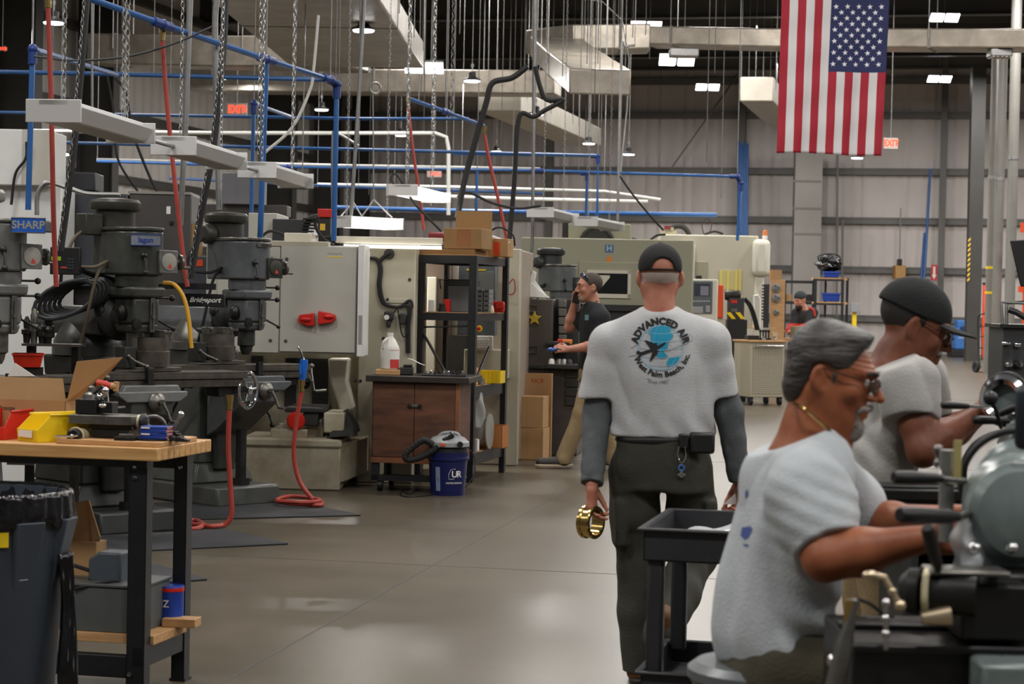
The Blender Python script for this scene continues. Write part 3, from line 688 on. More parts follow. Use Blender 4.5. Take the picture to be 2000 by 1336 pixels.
o = mil3.part('ram_plate', MB().box(-.14, .14, 0, .05, -.05, .045, R_), black, bevel=.004); text_mb('Bridgeport', .05, lambda a, b: R_ @ Vector((a, -.002, b)), shear=.35, bold=.001).build('lettering', paper, o)
p = mil3.I @ P(360, 559, 14.5); R_ = Matrix.Translation(p) @ Matrix.Rotation(-.78, 4, 'Z'); mil3.part('readout_arm', MB().box(-.2, .22, 0, .04, -.022, .022, R_), black)
# extras of the middle mill: dividing head and rotary fixture on the tables
def fixture(t, x, label, name='rotary_chuck', cat='chuck', grey=oily):
 f_ = T(name, label, cat, t.M @ Vector((x, -.56, 1.053)), t.o.rotation_euler.z)
 f_.part('base_plate', MB().box(-.17, .17, -.12, .12, 0, .03), grey, bevel=.004)
 f_.part('chuck_body', MB().lathe((0, 0, .03), (0, 0, 1), [(0, 0), (.13, 0), (.135, .02), (.135, .1), (.125, .105), (.125, .19), (0, .19)], 32), grey)
 for k in range(4):
  a = k * 1.571 + .5; R_ = Matrix.Rotation(a, 4, 'Z')
  f_.part('jaw', MB().box(.03, .12, -.018, .018, .22, .27, R_), steel, bevel=.003)
  f_.part('jaw_screw', MB().cyl(R_ @ Vector((.06, 0, .255)), R_ @ Vector((.16, 0, .255)), .011), chrome)
 f_.part('side_bracket', MB().box(-.22, -.135, -.06, .06, .02, .16), castdark, bevel=.006)
 f_.part('clamp_crank', MB().tube([(-.2, -.07, .1), (-.17, -.1, .07), (-.1, -.12, .04)], .008).ell((-.2, -.07, .1), .014).ell((-.1, -.13, .035), .016), steel)
 f_.part('clamp_bar', MB().box(-.34, -.1, -.135, -.12, .004, .016), steel)
 return f_
fixture(mil2, .09, 'brown oily chuck fixture clamped on the table of the middle mill')
fixture(mil3, -.28, 'chuck fixture clamped on the table of the mill beside the cabinets')
# digital readout with arm
t = T('digital_readout', 'black digital readout box with green digits beside the blue nameplate mill', 'readout', P(140, 540, 13.0), .12)
a = t.q(98, 482); b = t.q(156, 537)
t.part('housing', MB().box(a.x, b.x, 0, .1, b.z, a.z), black, bevel=.006)
p = t.q(117, 505); t.part('green_display', MB().box(t.q(108, 0).x, t.q(127, 0).x, -.003, 0, t.q(117, 509).z, t.q(117, 501).z), mat('green_digits', (120, 150, 30), .4, emit=.25))
for i in range(4):
 for j in range(3):
  t.part('key', MB().cbox((t.q(141 + j * 4.5, 0).x, -.003, t.q(140, 506 + i * 6).z), (.011, .006, .014)), darkgrey)
t.part('red_bar', MB().box(t.q(127, 0).x, t.q(139, 0).x, -.002, 0, t.q(130, 524).z, t.q(130, 521).z), mat('dial_red', (196, 60, 50), .5))
t.part('arm', MB().tube([(.0, .1, .06), (.1, .25, .02), (.25, .5, -.02)], .018), black)
# coiled cable on the mill ram
t = T('cable_coil', 'coil of thick grey cable hung on the ram beside the middle mill', 'cable', P(112, 600, 13.3), 0)
mb = MB()
rnd = random.Random(3)
for i in range(6):
 c = t.q(112 + i * 7, 585 - i * 2); r1 = .11 - i * .004
 mb.tube([(c.x + (r1 + .12) * math.cos(a) * (.55) + .12 * (1 + math.cos(a)) * .6, .03 * i - .1, c.z + r1 * math.sin(a) + .06 * math.cos(a)) for a in [k * 2 * math.pi / 20 for k in range(20)]], .014, 8, closed=True)
t.part('cable', mb, mat('grey_cable', (52, 54, 56), .55))
t.part('plug', MB().cbox(t.q(95, 630), (.05, .06, .06)).cbox(t.q(95, 648), (.07, .07, .08)), black, bevel=.01)
t.part('yellow_tag', MB().cbox(t.q(75, 613), (.04, .05, .035)), yellowp, bevel=.01)
t.part('hanger', MB().tube([t.q(118, 560), t.q(122, 500), t.q(126, 420)], .012), black)
# floor mats
def floor_mat(label, pts):
 mb = MB(); ps = [F(*p) for p in pts]
 mb.hexa([ps[0], ps[1], ps[2], ps[3]] + [p + Vector((0, 0, .012)) for p in ps])
 return solo('floor_mat', mb, mat('black_anti_fatigue_mat', (34, 35, 38), .7, bump=.2, bscale=200), label, 'mat', group='rubber mats in front of the mills', bevel=.004)
floor_mat('black rubber mat in front of the mill beside the beige cabinets', [(300, 1018), (705, 1008), (560, 978), (300, 985)])
floor_mat('black rubber mat in front of the middle mill', [(130, 1085), (563, 1064), (440, 1036), (130, 1052)])
floor_mat('black rubber mat corner showing between the bench legs', [(60, 1160), (405, 1134), (310, 1106), (60, 1122)])
# ------------------------------------------------------------------ machining centre with the pale cabinets
fz = F(590, 957)
cnc = T('machining_center', 'beige machining centre with pale cabinet doors and red latch handles', 'cnc machine', fz, -.02)
dk = mat('dark_machine_steel', (38, 37, 35), .55)  # one even dark tone shared by dark machine parts and recesses
mb = cnc.box(470, 868, 664, 956, 0, 2.1); cnc.part('base', mb, beigedirty, bevel=.01)
mb = cnc.box(468, 856, 668, 874, -.02, 2.1); cnc.part('coolant_tray', mb, beigedirty, bevel=.02)
a = cnc.q(664, 905, 0); b = cnc.q(700, 905, .0)
mb = MB(); mb.hexa([(a.x, 0, .06), (a.x + .16, .5, .1), (a.x + .16, 2.1, .1), (a.x, 2.1, .06), (a.x, 0, .38), (a.x + .16, .5, .4), (a.x + .16, 2.1, .4), (a.x, 2.1, .38)]); cnc.part('end_tank', mb, beigedirty, bevel=.008)
mb = cnc.box(700, 474, 809, 905, .75, 2.3); cnc.part('side_housing', mb, beige, bevel=.01)
mb = cnc.box(420, 682, 702, 860, .9, 2.1); cnc.part('rear_casting', mb, beigedirty, bevel=.01)
mb = MB(); 
for x0, x1, y0, y1 in ((490, 512, 695, 800), (556, 578, 700, 800), (610, 640, 705, 800), (560, 640, 700, 722)): cnc.box(x0, y0, x1, y1, .86, .9, mb)
cnc.part('way_cover', mb, dk)
pts = [(640, 700), (682, 700), (678, 745), (692, 800), (664, 806), (644, 742)]
mb = MB(); mb.prism([(cnc.q(x, y, .55).x, cnc.q(x, y, .55).z) for x, y in pts], 'y', .55, .75); cnc.part('sheet_duct', mb, mat('cream_enamel', (206, 200, 182), .4), bevel=.02)
mb = MB(); cnc.box(528, 838, 600, 858, .1, .6, mb); cnc.box(600, 820, 632, 858, .2, .7, mb); cnc.box(632, 806, 672, 846, .05, .6, mb); cnc.box(545, 826, 572, 842, .15, .5, mb); cnc.part('casting', mb, beigedirty, bevel=.012)
mb = MB(); p = cnc.q(578, 822, .1); mb.lathe((p.x, .1, p.z), (0, -1, 0), [(0, 0), (.075, 0), (.075, .012), (.06, .03), (0, .034)], 28); cnc.part('red_cap', mb, redp)
mb = MB(); cnc.box(592, 806, 622, 832, .12, .5, mb); cnc.box(556, 796, 632, 806, .1, .7, mb); p0 = cnc.q(660, 800, .2)
mb.hexa([Vector((p0.x, .0, p0.z)) + Vector(v) for v in ((-.06, 0, -.22), (.16, -.1, -.19), (.16, .5, -.19), (-.06, .5, -.22), (.05, .2, 0), (.14, .1, -.12), (.14, .5, -.12), (.05, .5, 0))]); cnc.part('chip_guard', mb, dk, bevel=.01)
# cabinet
mb = cnc.box(402, 478, 697, 690, .12, .5); cnc.part('cabinet', mb, cabwhite, bevel=.006)
for x0, x1 in ((424, 545.5), (547.5, 695)):
 mb = cnc.box(x0, 481, x1, 688, .1, .122); d_ = cnc.part('cabinet_door', mb, cabwhite, bevel=.004)
 for px in ((531, 528) if x0 < 500 else (560, 557)):
  pass
for px, py in ((531, 505), (560, 506), (528, 665), (558, 666)):
 p = cnc.q(px, py, .1); cnc.part('door_lock', MB().lathe((p.x, .1, p.z), (0, -1, 0), [(0, 0), (.014, 0), (.013, .006), (0, .007)], 16), steel)
for pts in ([(583, 625), (586, 615), (615, 611), (615, 637), (600, 636), (584, 630)], [(623, 607), (643, 611), (656, 615), (657, 624), (650, 630), (622, 634)]):
 q_ = [cnc.q(x, y, .1) for x, y in pts]; mb = MB(); mb.prism([(v.x, v.z) for v in q_], 'y', .045, .1); c_ = cnc.q(sum(p[0] for p in pts) / 6, sum(p[1] for p in pts) / 6 - 2, .04); mb.ell(c_, (.045, .018, .02)); cnc.part('latch_handle', mb, redp, bevel=.014)
mb = cnc.box(698, 478, 711, 697, .06, .5); cnc.part('white_trim', mb, white, bevel=.006)
mb = cnc.box(700, 616, 707, 672, .055, .058); cnc.part('vent_grille', mb, mat('grille_grey', (150, 150, 146), .5))
mb = cnc.box(430, 470, 641, 481, .1, .55); cnc.part('cabinet_cap', mb, beige, bevel=.006)
mb = cnc.box(638, 501, 669, 502.6, .098, .0995); cnc.part('yellow_line', mb, yellowp)
flat_text(cnc, 'Drawing No', 654, 495.5, 4, .1, 'small_print', mat('faded_ink', (120, 122, 128), .6))
for x0, y0, x1, y1 in ((540, 645, 541, 646),): pass
mb = cnc.box(555, 455, 608, 472, .2, .7); cnc.part('top_box', mb, mat('cream_enamel', (206, 200, 182), .4), bevel=.006)
mb = cnc.box(532, 428, 598, 472, .75, 1.6); cnc.part('spindle_carriage', mb, mat('charcoal_enamel', (44, 45, 48), .5), bevel=.006)
mb = cnc.box(485, 416, 541, 472, .85, 1.6); cnc.part('rear_cover', mb, cabwhite, bevel=.006)
ech = cnc.part('energy_chain', MB().tube([cnc.q(x, y, .35) for x, y in ((592, 475), (597, 445), (606, 428), (622, 424))], .03, 6, sm=3), dk)
for i in range(8):
 p = cnc.q(595 + i * 1.5, 470 - i * 6, .31); mb = MB().cbox((p.x, .31, p.z), (.11, .05, .014)); mb.build('chain_link', black, ech)
mb = cnc.box(622, 424, 646, 460, .5, .9); cnc.part('axis_motor', mb, dk, bevel=.008)
mb = cnc.box(620, 408, 648, 424, .48, .9); cnc.part('motor_cap', mb, mat('red_enamel', (196, 44, 34), .4), bevel=.006)
mb = cnc.box(625, 437, 635, 450, .495, .5); cnc.part('warning_label', mb, mat('label_yellow', (220, 180, 60), .5))
cnc.part('motor_cable', MB().tube([cnc.q(x, y, .3) for x, y in ((622, 424), (616, 440), (630, 465), (652, 480))], .014, 8, sm=6), rubber); mb = MB().tube([cnc.q(x, y, .4) for x, y in ((508, 465), (525, 452), (545, 455), (560, 464))], .012, 8, sm=6); cnc.part('cable', mb, rubber)
# black harness and air regulator on the side housing
mb = MB(); Y = .72
for dx in (-2, 2): mb.tube([cnc.q(x + dx, y, Y) for x, y in ((711, 504), (735, 506), (743, 525), (741, 560), (750, 592), (775, 600), (790, 597), (800, 604), (797, 640), (797, 690))], .013, 8, sm=6)
mb.tube([cnc.q(x, y, Y) for x, y in ((741, 510), (752, 500), (762, 494))], .017, 8, sm=4); mb.tube([cnc.q(x, y, Y) for x, y in ((785, 597), (800, 587), (805, 596), (800, 610))], .012, 8, sm=6); cnc.part('cable_harness', mb, rubber)
p = cnc.q(760, 496, .75); cnc.part('cable_gland', MB().lathe((p.x, .75, p.z), (0, -1, 0), [(0, 0), (.045, 0), (.04, .03), (0, .035)], 20), dk)
mb = MB()
for x0, y0, x1, y1 in ((750, 608, 768, 626), (780, 611, 792, 634), (754, 626, 762, 640)): cnc.box(x0, y0, x1, y1, .66, .74, mb)
cnc.part('air_regulator', mb, dk, bevel=.012)
p = cnc.q(755, 620, .66); cnc.part('pressure_gauge', MB().lathe((p.x, .66, p.z), (0, -1, 0), [(0, 0), (.022, 0), (.022, .012), (0, .014)], 20), paper)
mb = MB().tube([cnc.q(x, y, .7) for x, y in ((768, 612), (776, 604), (780, 625), (784, 650), (790, 658), (797, 650))], .006, 6, sm=6); cnc.part('air_line', mb, rubber)
for px, py in ((800, 546), (757, 585), (749, 661), (694, 744), (704, 744)):
 p = cnc.q(px, py, .75); cnc.part('knob', MB().lathe((p.x, .75, p.z), (0, -1, 0), [(0, 0), (.014, 0), (.012, .012), (0, .014)], 14), dk)
mb = cnc.box(748, 583, 800, 592, .742, .75); cnc.part('raised_panel', mb, beige, bevel=.003)
# plates at the right: lathe guard lamp strip
t = T('work_light', 'lit white strip work light above the pale cabinets', 'light fixture', P(735, 488, 17.0), 0)
a = t.q(655, 461); b = t.q(864, 476)
t.part('housing', MB().box(a.x, b.x, 0, .12, b.z - .01, a.z), mat('cream_enamel', (206, 200, 182), .4), bevel=.006)
a = t.q(672, 477); b = t.q(862, 487)
t.part('lit_tube', MB().box(a.x, b.x, -.03, .1, b.z, a.z), mat('lit_tube', (255, 250, 240), .5, emit=1.7))
lamp('work_light_lamp', (0, -.02, t.q(760, 489).z - .02), .5, 1.0, (1, .97, .92), t.o, 'RECTANGLE', size_y=.12)

# ------------------------------------------------------------------ second machine behind the rack
t = T('machining_center', 'beige machining centre with a grey control pendant standing behind the black rack', 'cnc machine', Vector((F(915, 930).x, 18.9, 0)), -.1)
t.part('enclosure', t.box(810, 484, 1006, 905, .5, 2.2), mat('brown_tinted_enamel', (150, 138, 122), .45, var=.08), bevel=.012)
t.part('beige_side', t.box(990, 486, 1013, 880, .42, .6), beige, bevel=.01)
t.part('sliding_door', t.box(824, 497, 880, 735, .46, .5), mat('tinted_door', (96, 82, 72), .25), bevel=.004)
t.part('door_handle', t.box(833, 541, 850, 735, .4, .46), mat('cream_enamel', (206, 200, 182), .4), bevel=.006)
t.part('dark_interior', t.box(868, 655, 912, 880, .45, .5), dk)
t.part('pendant', t.box(893, 516, 968, 655, .1, .3), mat('slate_pendant', (86, 92, 96), .45), bevel=.01)
t.part('screen', t.box(926, 530, 964, 569, .09, .1), mat('grey_screen', (112, 116, 114), .2), bevel=.002)
t.part('status_bar', t.box(911, 526, 949, 528.5, .088, .1), yellowp)
t.part('keypad', t.box(922, 656, 962, 683, .05, .1), mat('keypad_cream', (196, 194, 184), .5), bevel=.006)
kb = MB()
for i in range(7):
 for j in range(4): t.box(926 + i * 4.5, 662 + j * 4.6, 929 + i * 4.5, 665 + j * 4.6, .045, .05, kb)
t.part('keys', kb, white)
p = t.q(936, 642, .1); t.part('emergency_ring', MB().lathe((p.x, .1, p.z), (0, -1, 0), [(0, 0), (.03, 0), (.028, .01), (0, .011)], 20), yellowp); t.part('emergency_button', MB().lathe((p.x, .09, p.z), (0, -1, 0), [(0, 0), (.016, 0), (.016, .02), (0, .024)], 18), redp)
t.part('lower_panel', t.box(906, 683, 990, 740, .12, .5), beige, bevel=.008)
mb = MB().tube([t.q(x, y, .3) for x, y in ((990, 560), (1003, 545), (1006, 565), (1000, 575), (985, 572))], .006, 6, sm=6); t.part('red_wire', mb, redhose)

# ------------------------------------------------------------------ black steel rack
fr = F(923, 943)
rack = T('storage_rack', 'black angle iron rack with wooden shelves beside the brown cabinet', 'rack', fr, -YAW)
x0 = rack.q(814, 600).x; x1 = rack.q(930, 600).x; D = rack.q(984, 780, 1.15).x
def post(px0, px1, y, py0, name='post'):
 a = rack.q(px0, py0, y); b = rack.q(px1, py0, y); mb = MB(); mb.box(a.x, b.x, y, y + .004, 0, a.z); mb.box(b.x - .004, b.x, y, y + .07, 0, a.z); mb.box(a.x, a.x + .004, y, y + .05, 0, a.z); rack.part(name, mb, blackp)
post(917, 931, 0, 500); post(814, 828, 0, 497); post(982, 992, 1.1, 502); post(868, 875, 1.12, 502)
def beams(pya, pyb, nm):
 z1 = rack.q(920, pya, .0).z; z0 = rack.q(920, pyb, .0).z; mb = MB(); mb.box(x0, x1, -.004, .0, z0, z1); mb.box(x1 - .004, x1, 0, 1.16, z0, z1); mb.box(x0, x0 + .004, 0, 1.16, z0, z1); mb.box(x0, x1, 1.156, 1.16, z0, z1); rack.part(nm, mb, blackp); return z1
zt = beams(499, 515, 'top_beam'); zm = beams(612, 627, 'shelf_beam'); zb = beams(755, 778, 'bench_beam'); zl = beams(886, 909, 'bottom_beam')
for z, m, nm in ((zt, ply, 'shelf'), (zm, ply, 'shelf'), (zb, ply, 'shelf'), (zl, ply, 'shelf')): rack.part(nm, MB().box(x0, x1 - .006, .002, 1.15, z - .018, z + .004), m)
mb = MB(); mb.cyl(rack.q(815, 639, .05), rack.q(918, 637, .05), .008); mb.cyl((x1 - .02, .05, zb + .02), (x1 - .02, .6, zm - .3), .012); mb.cyl((x0 + .03, .05, zm - .15), (x0 + .32, .05, zb), .012); rack.part('brace', mb, blackp)
def rk(name, label, cat, px, y, z, rot=0.0, group=None):
 p = rack.q(px, 600, y); return T(name, label, cat, rack.M @ Vector((p.x, y, z)), -YAW + rot, group)
Sx = .0044
def cart_box(t, w_, d_, h, m=card):
 mb = MB(); mb.box(-w_ / 2, w_ / 2, 0, d_, 0, h); t.part('carton', mb, m, bevel=.004)
t = rk('cardboard_sheets', 'stack of flat cardboard sheets under the box on top of the rack', 'cardboard', 870, .1, zt + .006)
for i in range(3): t.part('sheet', MB().box(-.27 + i * .01, .25, 0, .5, i * .017, i * .017 + .014), card2)
t = rk('cardboard_box', 'big open cardboard box on top of the black rack', 'box', 901, .1, zt + .058)
w_ = 76 * Sx / 2; hb = 40 * Sx
mb = MB(); mb.box(-w_, w_, 0, .4, 0, hb); t.part('carton', mb, card2, bevel=.004)
t.part('flap', MB().hexa([(-w_, .395, hb), (w_ - .01, .395, hb), (w_ - .01, .4, hb), (-w_, .4, hb), (-w_, .42, hb + .168), (w_ - .01, .42, hb + .168), (w_ - .01, .425, hb + .168), (-w_, .425, hb + .168)]), card2)
t.part('tape', MB().box(-.05, .07, -.0015, -.0005, 0.02, hb - .01), mat('brown_tape', (146, 96, 56), .3))
t = rk('cardboard_box', 'small cut cardboard box at the right end of the rack top', 'box', 968, .62, zt + .006)
cart_box(t, .2, .22, .16)
t.part('orange_label', MB().box(-.03, .03, -.002, -.0005, .01, .13), orangep)
t.part('paper_roll', MB().cyl((-.14, .05, .2), (.1, .05, .12), .02), white)
t.part('dark_strap', MB().tube([(-.12, .06, .19), (0, .05, .26), (.12, .08, .2), (.14, .1, .1)], .008, 6, sm=6), rubber)
t = rk('power_tool_case', 'red and black machine peeking out left of the box on the rack', 'tool', 845, .9, zt + .006)
t.part('housing', MB().box(-.14, .08, 0, .2, 0, .15), black, bevel=.03); t.part('cover', MB().box(-.06, .09, -.01, .19, .15, .22), mat('maroon_plastic', (120, 34, 38), .5), bevel=.02)
# mid shelf goods
t = rk('steel_cabinet', 'grey metal box with a dark lid on the middle rack shelf', 'box', 896, .35, zm + .006)
t.part('box_body', MB().box(-.1, .11, 0, .3, 0, .23), mat('grey_box', (92, 98, 102), .5), bevel=.006); t.part('lid', MB().box(-.105, .115, -.005, .3, .23, .285), mat('charcoal_enamel', (44, 45, 48), .5), bevel=.006); t.part('wire_handle', MB().tube([(-.1, -.01, .27), (-.17, -.02, .28), (-.16, -.02, .2)], .006, 6), rubber)
for i in range(5):
 for j in range(2):
  px = 931 + j * 13
  t = rk('parts_drawer', 'small grey parts drawer in the rack stack, row %s from bottom, %s column' % (['one', 'two', 'three', 'four', 'five'][i], ['left', 'right'][j]), 'drawer', px + 6, .55 - .0, zm + .006 + i * .041, group='parts drawers on the rack')
  t.part('drawer_box', MB().box(-.026, .024, 0, .16, 0, .038), mat('drawer_grey', (112, 114, 114), .5), bevel=.002); t.part('label_slot', MB().box(-.018, .016, -.003, 0, .012, .028), dk)
for lab, px, y, sx, sy, sz, m in (('thin black and white plate standing on the middle shelf', 842, .08, .05, .02, .1, white), ('dark round fitting on the middle rack shelf', 862, .12, .06, .06, .07, dk), ('red box behind the fitting on the middle shelf', 872, .3, .05, .08, .11, redp)):
 t = rk('shop_part', lab, 'part', px, y, zm + .006)
 if 'round' in lab: t.part('body', MB().lathe((0, .03, 0), (0, 0, 1), [(0, 0), (.035, 0), (.035, .03), (.026, .04), (.03, .07), (0, .07)], 20), m)
 else: t.part('body', MB().box(-sx / 2, sx / 2, 0, sy, 0, sz), m, bevel=.004)
t = rk('red_strap', 'red webbing bundle hanging at the right end of the middle shelf', 'strap', 968, .75, zm + .006)
t.part('bundle', MB().box(-.05, .07, 0, .08, 0.0, .1), redp, bevel=.02); t.part('fold', MB().box(-.0, .08, -.02, 0, .03, .1), mat('red_enamel', (196, 44, 34), .4), bevel=.01)
t = rk('glue_bottle', 'small cream bottle with a pale cap on the right shelf edge', 'bottle', 961, .38, zm + .006); t.part('bottle', MB().lathe((0, 0, 0), (0, 0, 1), [(0, 0), (.018, 0), (.02, .01), (.018, .035), (.012, .045), (0, .045)], 16), mat('ivory_dial', (206, 196, 160), .4)); t.part('cap', MB().cyl((0, 0, .045), (0, 0, .062), .012), white)
# bench level goods
t = rk('stacking_bin', 'yellow plastic bin of parts on the rack bench', 'bin', 958, .62, zb + .006)
t.part('bin_shell', MB().box(-.1, .1, 0, .003, 0, .11).box(-.1, .1, .2, .203, 0, .11).box(-.1, -.097, 0, .2, 0, .11).box(.097, .1, 0, .2, 0, .11).box(-.1, .1, 0, .2, 0, .003), yellowp, bevel=.001)
for i in range(5): t.part('divider', MB().box(-.08 + i * .038, -.077 + i * .038, -.004, .0, .01, .1), mat('label_yellow', (220, 180, 60), .5))
t = rk('tin_can', 'small shiny tin beside the yellow bin', 'can', 943, .3, zb + .006); t.part('tin', MB().cyl((0, 0, 0), (0, 0, .055), .03), galv)
t = rk('plywood_board', 'small upright plywood block at the front of the rack bench', 'board', 927, .14, zb + .006); t.part('block', MB().box(-.014, .02, 0, .1, 0, .15), ply, bevel=.003)
for lab, px, y, m, h, r_ in (('black tool holder standing on the rack bench', 880, .25, black, .12, .03), ('chrome collet standing on the rack bench', 897, .28, chrome, .085, .03), ('copper coloured collet on the rack bench', 908, .3, mat('copper', (190, 120, 84), .35, .9), .06, .03), ('low black tool holder left on the rack bench', 862, .22, black, .075, .035)):
 t = rk('tool_holder', lab, 'tool holder', px, y, zb + .006, group='tool holders on the rack bench'); t.part('holder', MB().lathe((0, 0, 0), (0, 0, 1), [(0, 0), (r_, 0), (r_, h * .35), (r_ * .6, h * .45), (r_ * .8, h * .6), (r_ * .7, h), (0, h)], 18), m)
# bottom shelf goods
t = rk('wire_spool', 'large spool with clear wrap on the lower rack shelf', 'spool', 938, .3, zl + .006)
for i, x in enumerate((-.06, .06)):
 t.part('flange', MB().lathe((x, .16, .16), (1, 0, 0), [(0, 0), (.155, 0), (.155, .012), (0, .012)], 36), [dk, mat('spool_grey', (140, 140, 132), .5)][i])
t.part('wound_wire', MB().lathe((-.05, .16, .16), (1, 0, 0), [(0, 0), (.12, 0), (.125, .055), (.12, .11), (0, .11)], 28), mat('grey_wire', (150, 148, 140), .5, bump=.4, bscale=120))
t = rk('cardboard_box', 'open plywood coloured box on the lower rack shelf', 'box', 962, .62, zl + .006)
w_ = .11; t.part('box_body', MB().box(-w_, w_, 0, .006, 0, .2).box(-w_, w_, .24, .246, 0, .2).box(-w_, -w_ + .006, 0, .24, 0, .2).box(w_ - .006, w_, 0, .24, 0, .2).box(-w_, w_, 0, .24, 0, .006), mat('orange_tinted_board', (176, 112, 58), .6))
t = rk('plastic_bag', 'clear plastic bag of stock hung inside the rack below the bench', 'bag', 936, .22, zb - .36)
def bagf(u, v): a = u * 6.283; r = .06 * (1 + .25 * math.sin(3 * a + v * 6)) * (.5 + .6 * math.sin(3.0 * v)); return (r * math.cos(a), .5 * r * math.sin(a), v * .3)
t.part('bag', MB().grid(bagf, 28, 14), mat('clear_bag', (205, 208, 206), .2, alpha=.55)); t.part('hook', MB().tube([(0, 0, .3), (.01, 0, .34)], .004, 6), steel)
t = rk('junction_box', 'pale metal junction box at the front of the lower rack shelf', 'box', 928, .12, zl + .006); t.part('box_body', MB().box(-.03, .04, 0, .08, 0, .11), cabwhite, bevel=.004); t.part('hole_strip', MB().box(.041, .043, .01, .07, .01, .1), paper)

# ------------------------------------------------------------------ brown wooden cabinet on casters
t = T('wooden_cabinet', 'stained brown wooden cabinet with a dark slab top on casters', 'cabinet', F(810, 962), -YAW * .6)
x0 = t.q(726, 800).x; x1 = t.q(896, 800).x; z0 = t.q(810, 906).z; z1 = t.q(810, 747).z
t.part('carcass', MB().box(x0, x1, .02, .62, z0, z1), oldwood, bevel=.004)
xm = t.q(809, 800).x
for a_, b_ in ((x0 + .012, xm - .002), (xm + .002, x1 - .03)): t.part('door', MB().box(a_, b_, 0, .02, z0 + .05, z1 - .005), oldwood, bevel=.003)
t.part('bottom_rail', MB().box(x0, x1, .0, .02, z0, z0 + .046), mat('pale_stained_wood', (140, 88, 52), .55, rgb2=(104, 62, 36), scale=3), bevel=.002)
t.part('side_trim', MB().box(x1 - .028, x1 + .004, -.004, .02, z0, z1), mat('pale_stained_wood', (140, 88, 52), .55), bevel=.002)
p = t.q(810, 793); hsp = t.part('hasp', MB().box(p.x - .05, p.x + .05, -.012, 0, p.z - .012, p.z + .012), steel, bevel=.003)
for s_ in (-1, 1): MB().lathe((p.x + s_ * .042, -.012, p.z), (0, -1, 0), [(0, 0), (.017, 0), (.014, .01), (0, .012)], 16).build('knob', black, hsp)
tx0 = t.q(714, 740, -.05).x; tx1 = t.q(921, 740, -.05).x; TT = z1 + .05
t.part('top_slab', MB().box(tx0, tx1 - .02, -.05, .68, z1, TT), mat('dark_oily_slab', (48, 42, 38), .4, var=.3, scale=10), bevel=.005)
mb = MB(); mb.box(x0, x0 + .06, .02, .08, .09, z0); mb.box(x1 - .08, x1 - .02, .02, .08, .09, z0); mb.box(x0, x1, .02, .07, .085, .13); mb.box(x0, x0 + .06, .55, .6, .09, z0); mb.box(x1 - .08, x1 - .02, .55, .6, .09, z0); mb.box(x0, x1, .1, .5, .085, .1); t.part('undercarriage', mb, blackp)
for x in (x0 + .07, x1 - .05):
 for y in (.06, .55):
  mb = MB(); mb.lathe((x - .018, y, .045), (1, 0, 0), [(0, 0), (.045, 0), (.045, .036), (0, .036)], 20); mb.box(x - .025, x + .025, y - .03, y + .03, .06, .088); t.part('caster', mb, black)
def oncab(name, label, cat, px, y, z=0.0, rot=0.0, group=None):
 p = t_cab.q(px, 740, y); return T(name, label, cat, t_cab.M @ Vector((p.x, y, TT + z + .001)), rot, group)
t_cab = t
t = oncab('wood_block', 'pale wood block under the plastic jug on the brown cabinet', 'wood block', 757, .1); t.part('block', MB().box(-.1, .1, 0, .22, 0, .042), ply, bevel=.004)
t = oncab('plastic_jug', 'translucent white gallon jug with a red label on the brown cabinet', 'jug', 761, .21, .043)
h = 72 * .0041
t.part('jug_body', MB().lathe((0, 0, 0), (0, 0, 1), [(0, 0), (.072, 0), (.078, .008), (.078, h * .55), (.072, h * .62), (.045, h * .8), (.024, h * .9), (.022, h * .95), (0, h * .95)], 32), mat('milky_plastic', (214, 212, 204), .4, var=.03))
t.part('cap', MB().lathe((0, 0, h * .93), (0, 0, 1), [(0, 0), (.025, 0), (.025, .022), (0, .022)], 20), white)
t.part('handle', MB().tube([(-.02, -.05, h * .85), (-.05, -.07, h * .75), (-.06, -.06, h * .6)], .012, 8, sm=4), mat('milky_plastic', (214, 212, 204), .4))
def lab(u, v): a = -1.5 + u * 1.2; return (.0785 * math.cos(a), .0785 * math.sin(a), .01 + v * h * .5)
t.part('label', MB().grid(lab, 10, 1), mat('label_red', (196, 60, 56), .5))
def lab(u, v): a = -1.5 + u * 1.2; return (.079 * math.cos(a), .079 * math.sin(a), h * .28 + v * h * .24)
t.part('label_top', MB().grid(lab, 10, 1), paper)
t = oncab('hex_block', 'dark hex block fixture beside the jug on the brown cabinet', 'block', 792, .15); t.part('block', MB().box(-.05, .06, 0, .1, 0, .065), dk, bevel=.01); t.part('screw', MB().cyl((-.08, .05, .03), (-.05, .05, .03), .02), black); t.part('jaw', MB().box(-.02, .05, .0, .09, .066, .085), dsteel, bevel=.004)
t = oncab('paper_sheet', 'curled white paper propped on the fixture on the brown cabinet', 'paper', 812, .2, .088)
t.part('sheet', MB().grid(lambda u, v: (-.07 + u * .14, v * .1, .025 * math.cos(u * 3) + .02), 10, 2), paper)
t = oncab('wrench_tray', 'low dark tray of small tools on the brown cabinet', 'tray', 862, .1)
t.part('tray', MB().box(-.16, .2, 0, .3, 0, .012), black, bevel=.002)
rnd = random.Random(8)
for i in range(9):
 x = -.13 + i * .037; o = MB().lathe((x, .05 + .12 * rnd.random(), .013), (0, 0, 1), [(0, 0), (.012, 0), (.012, .02), (.009, .03), (0, .03)], 12); t.part('tool_bit', o, [steel, chrome, black, dsteel][i % 4])
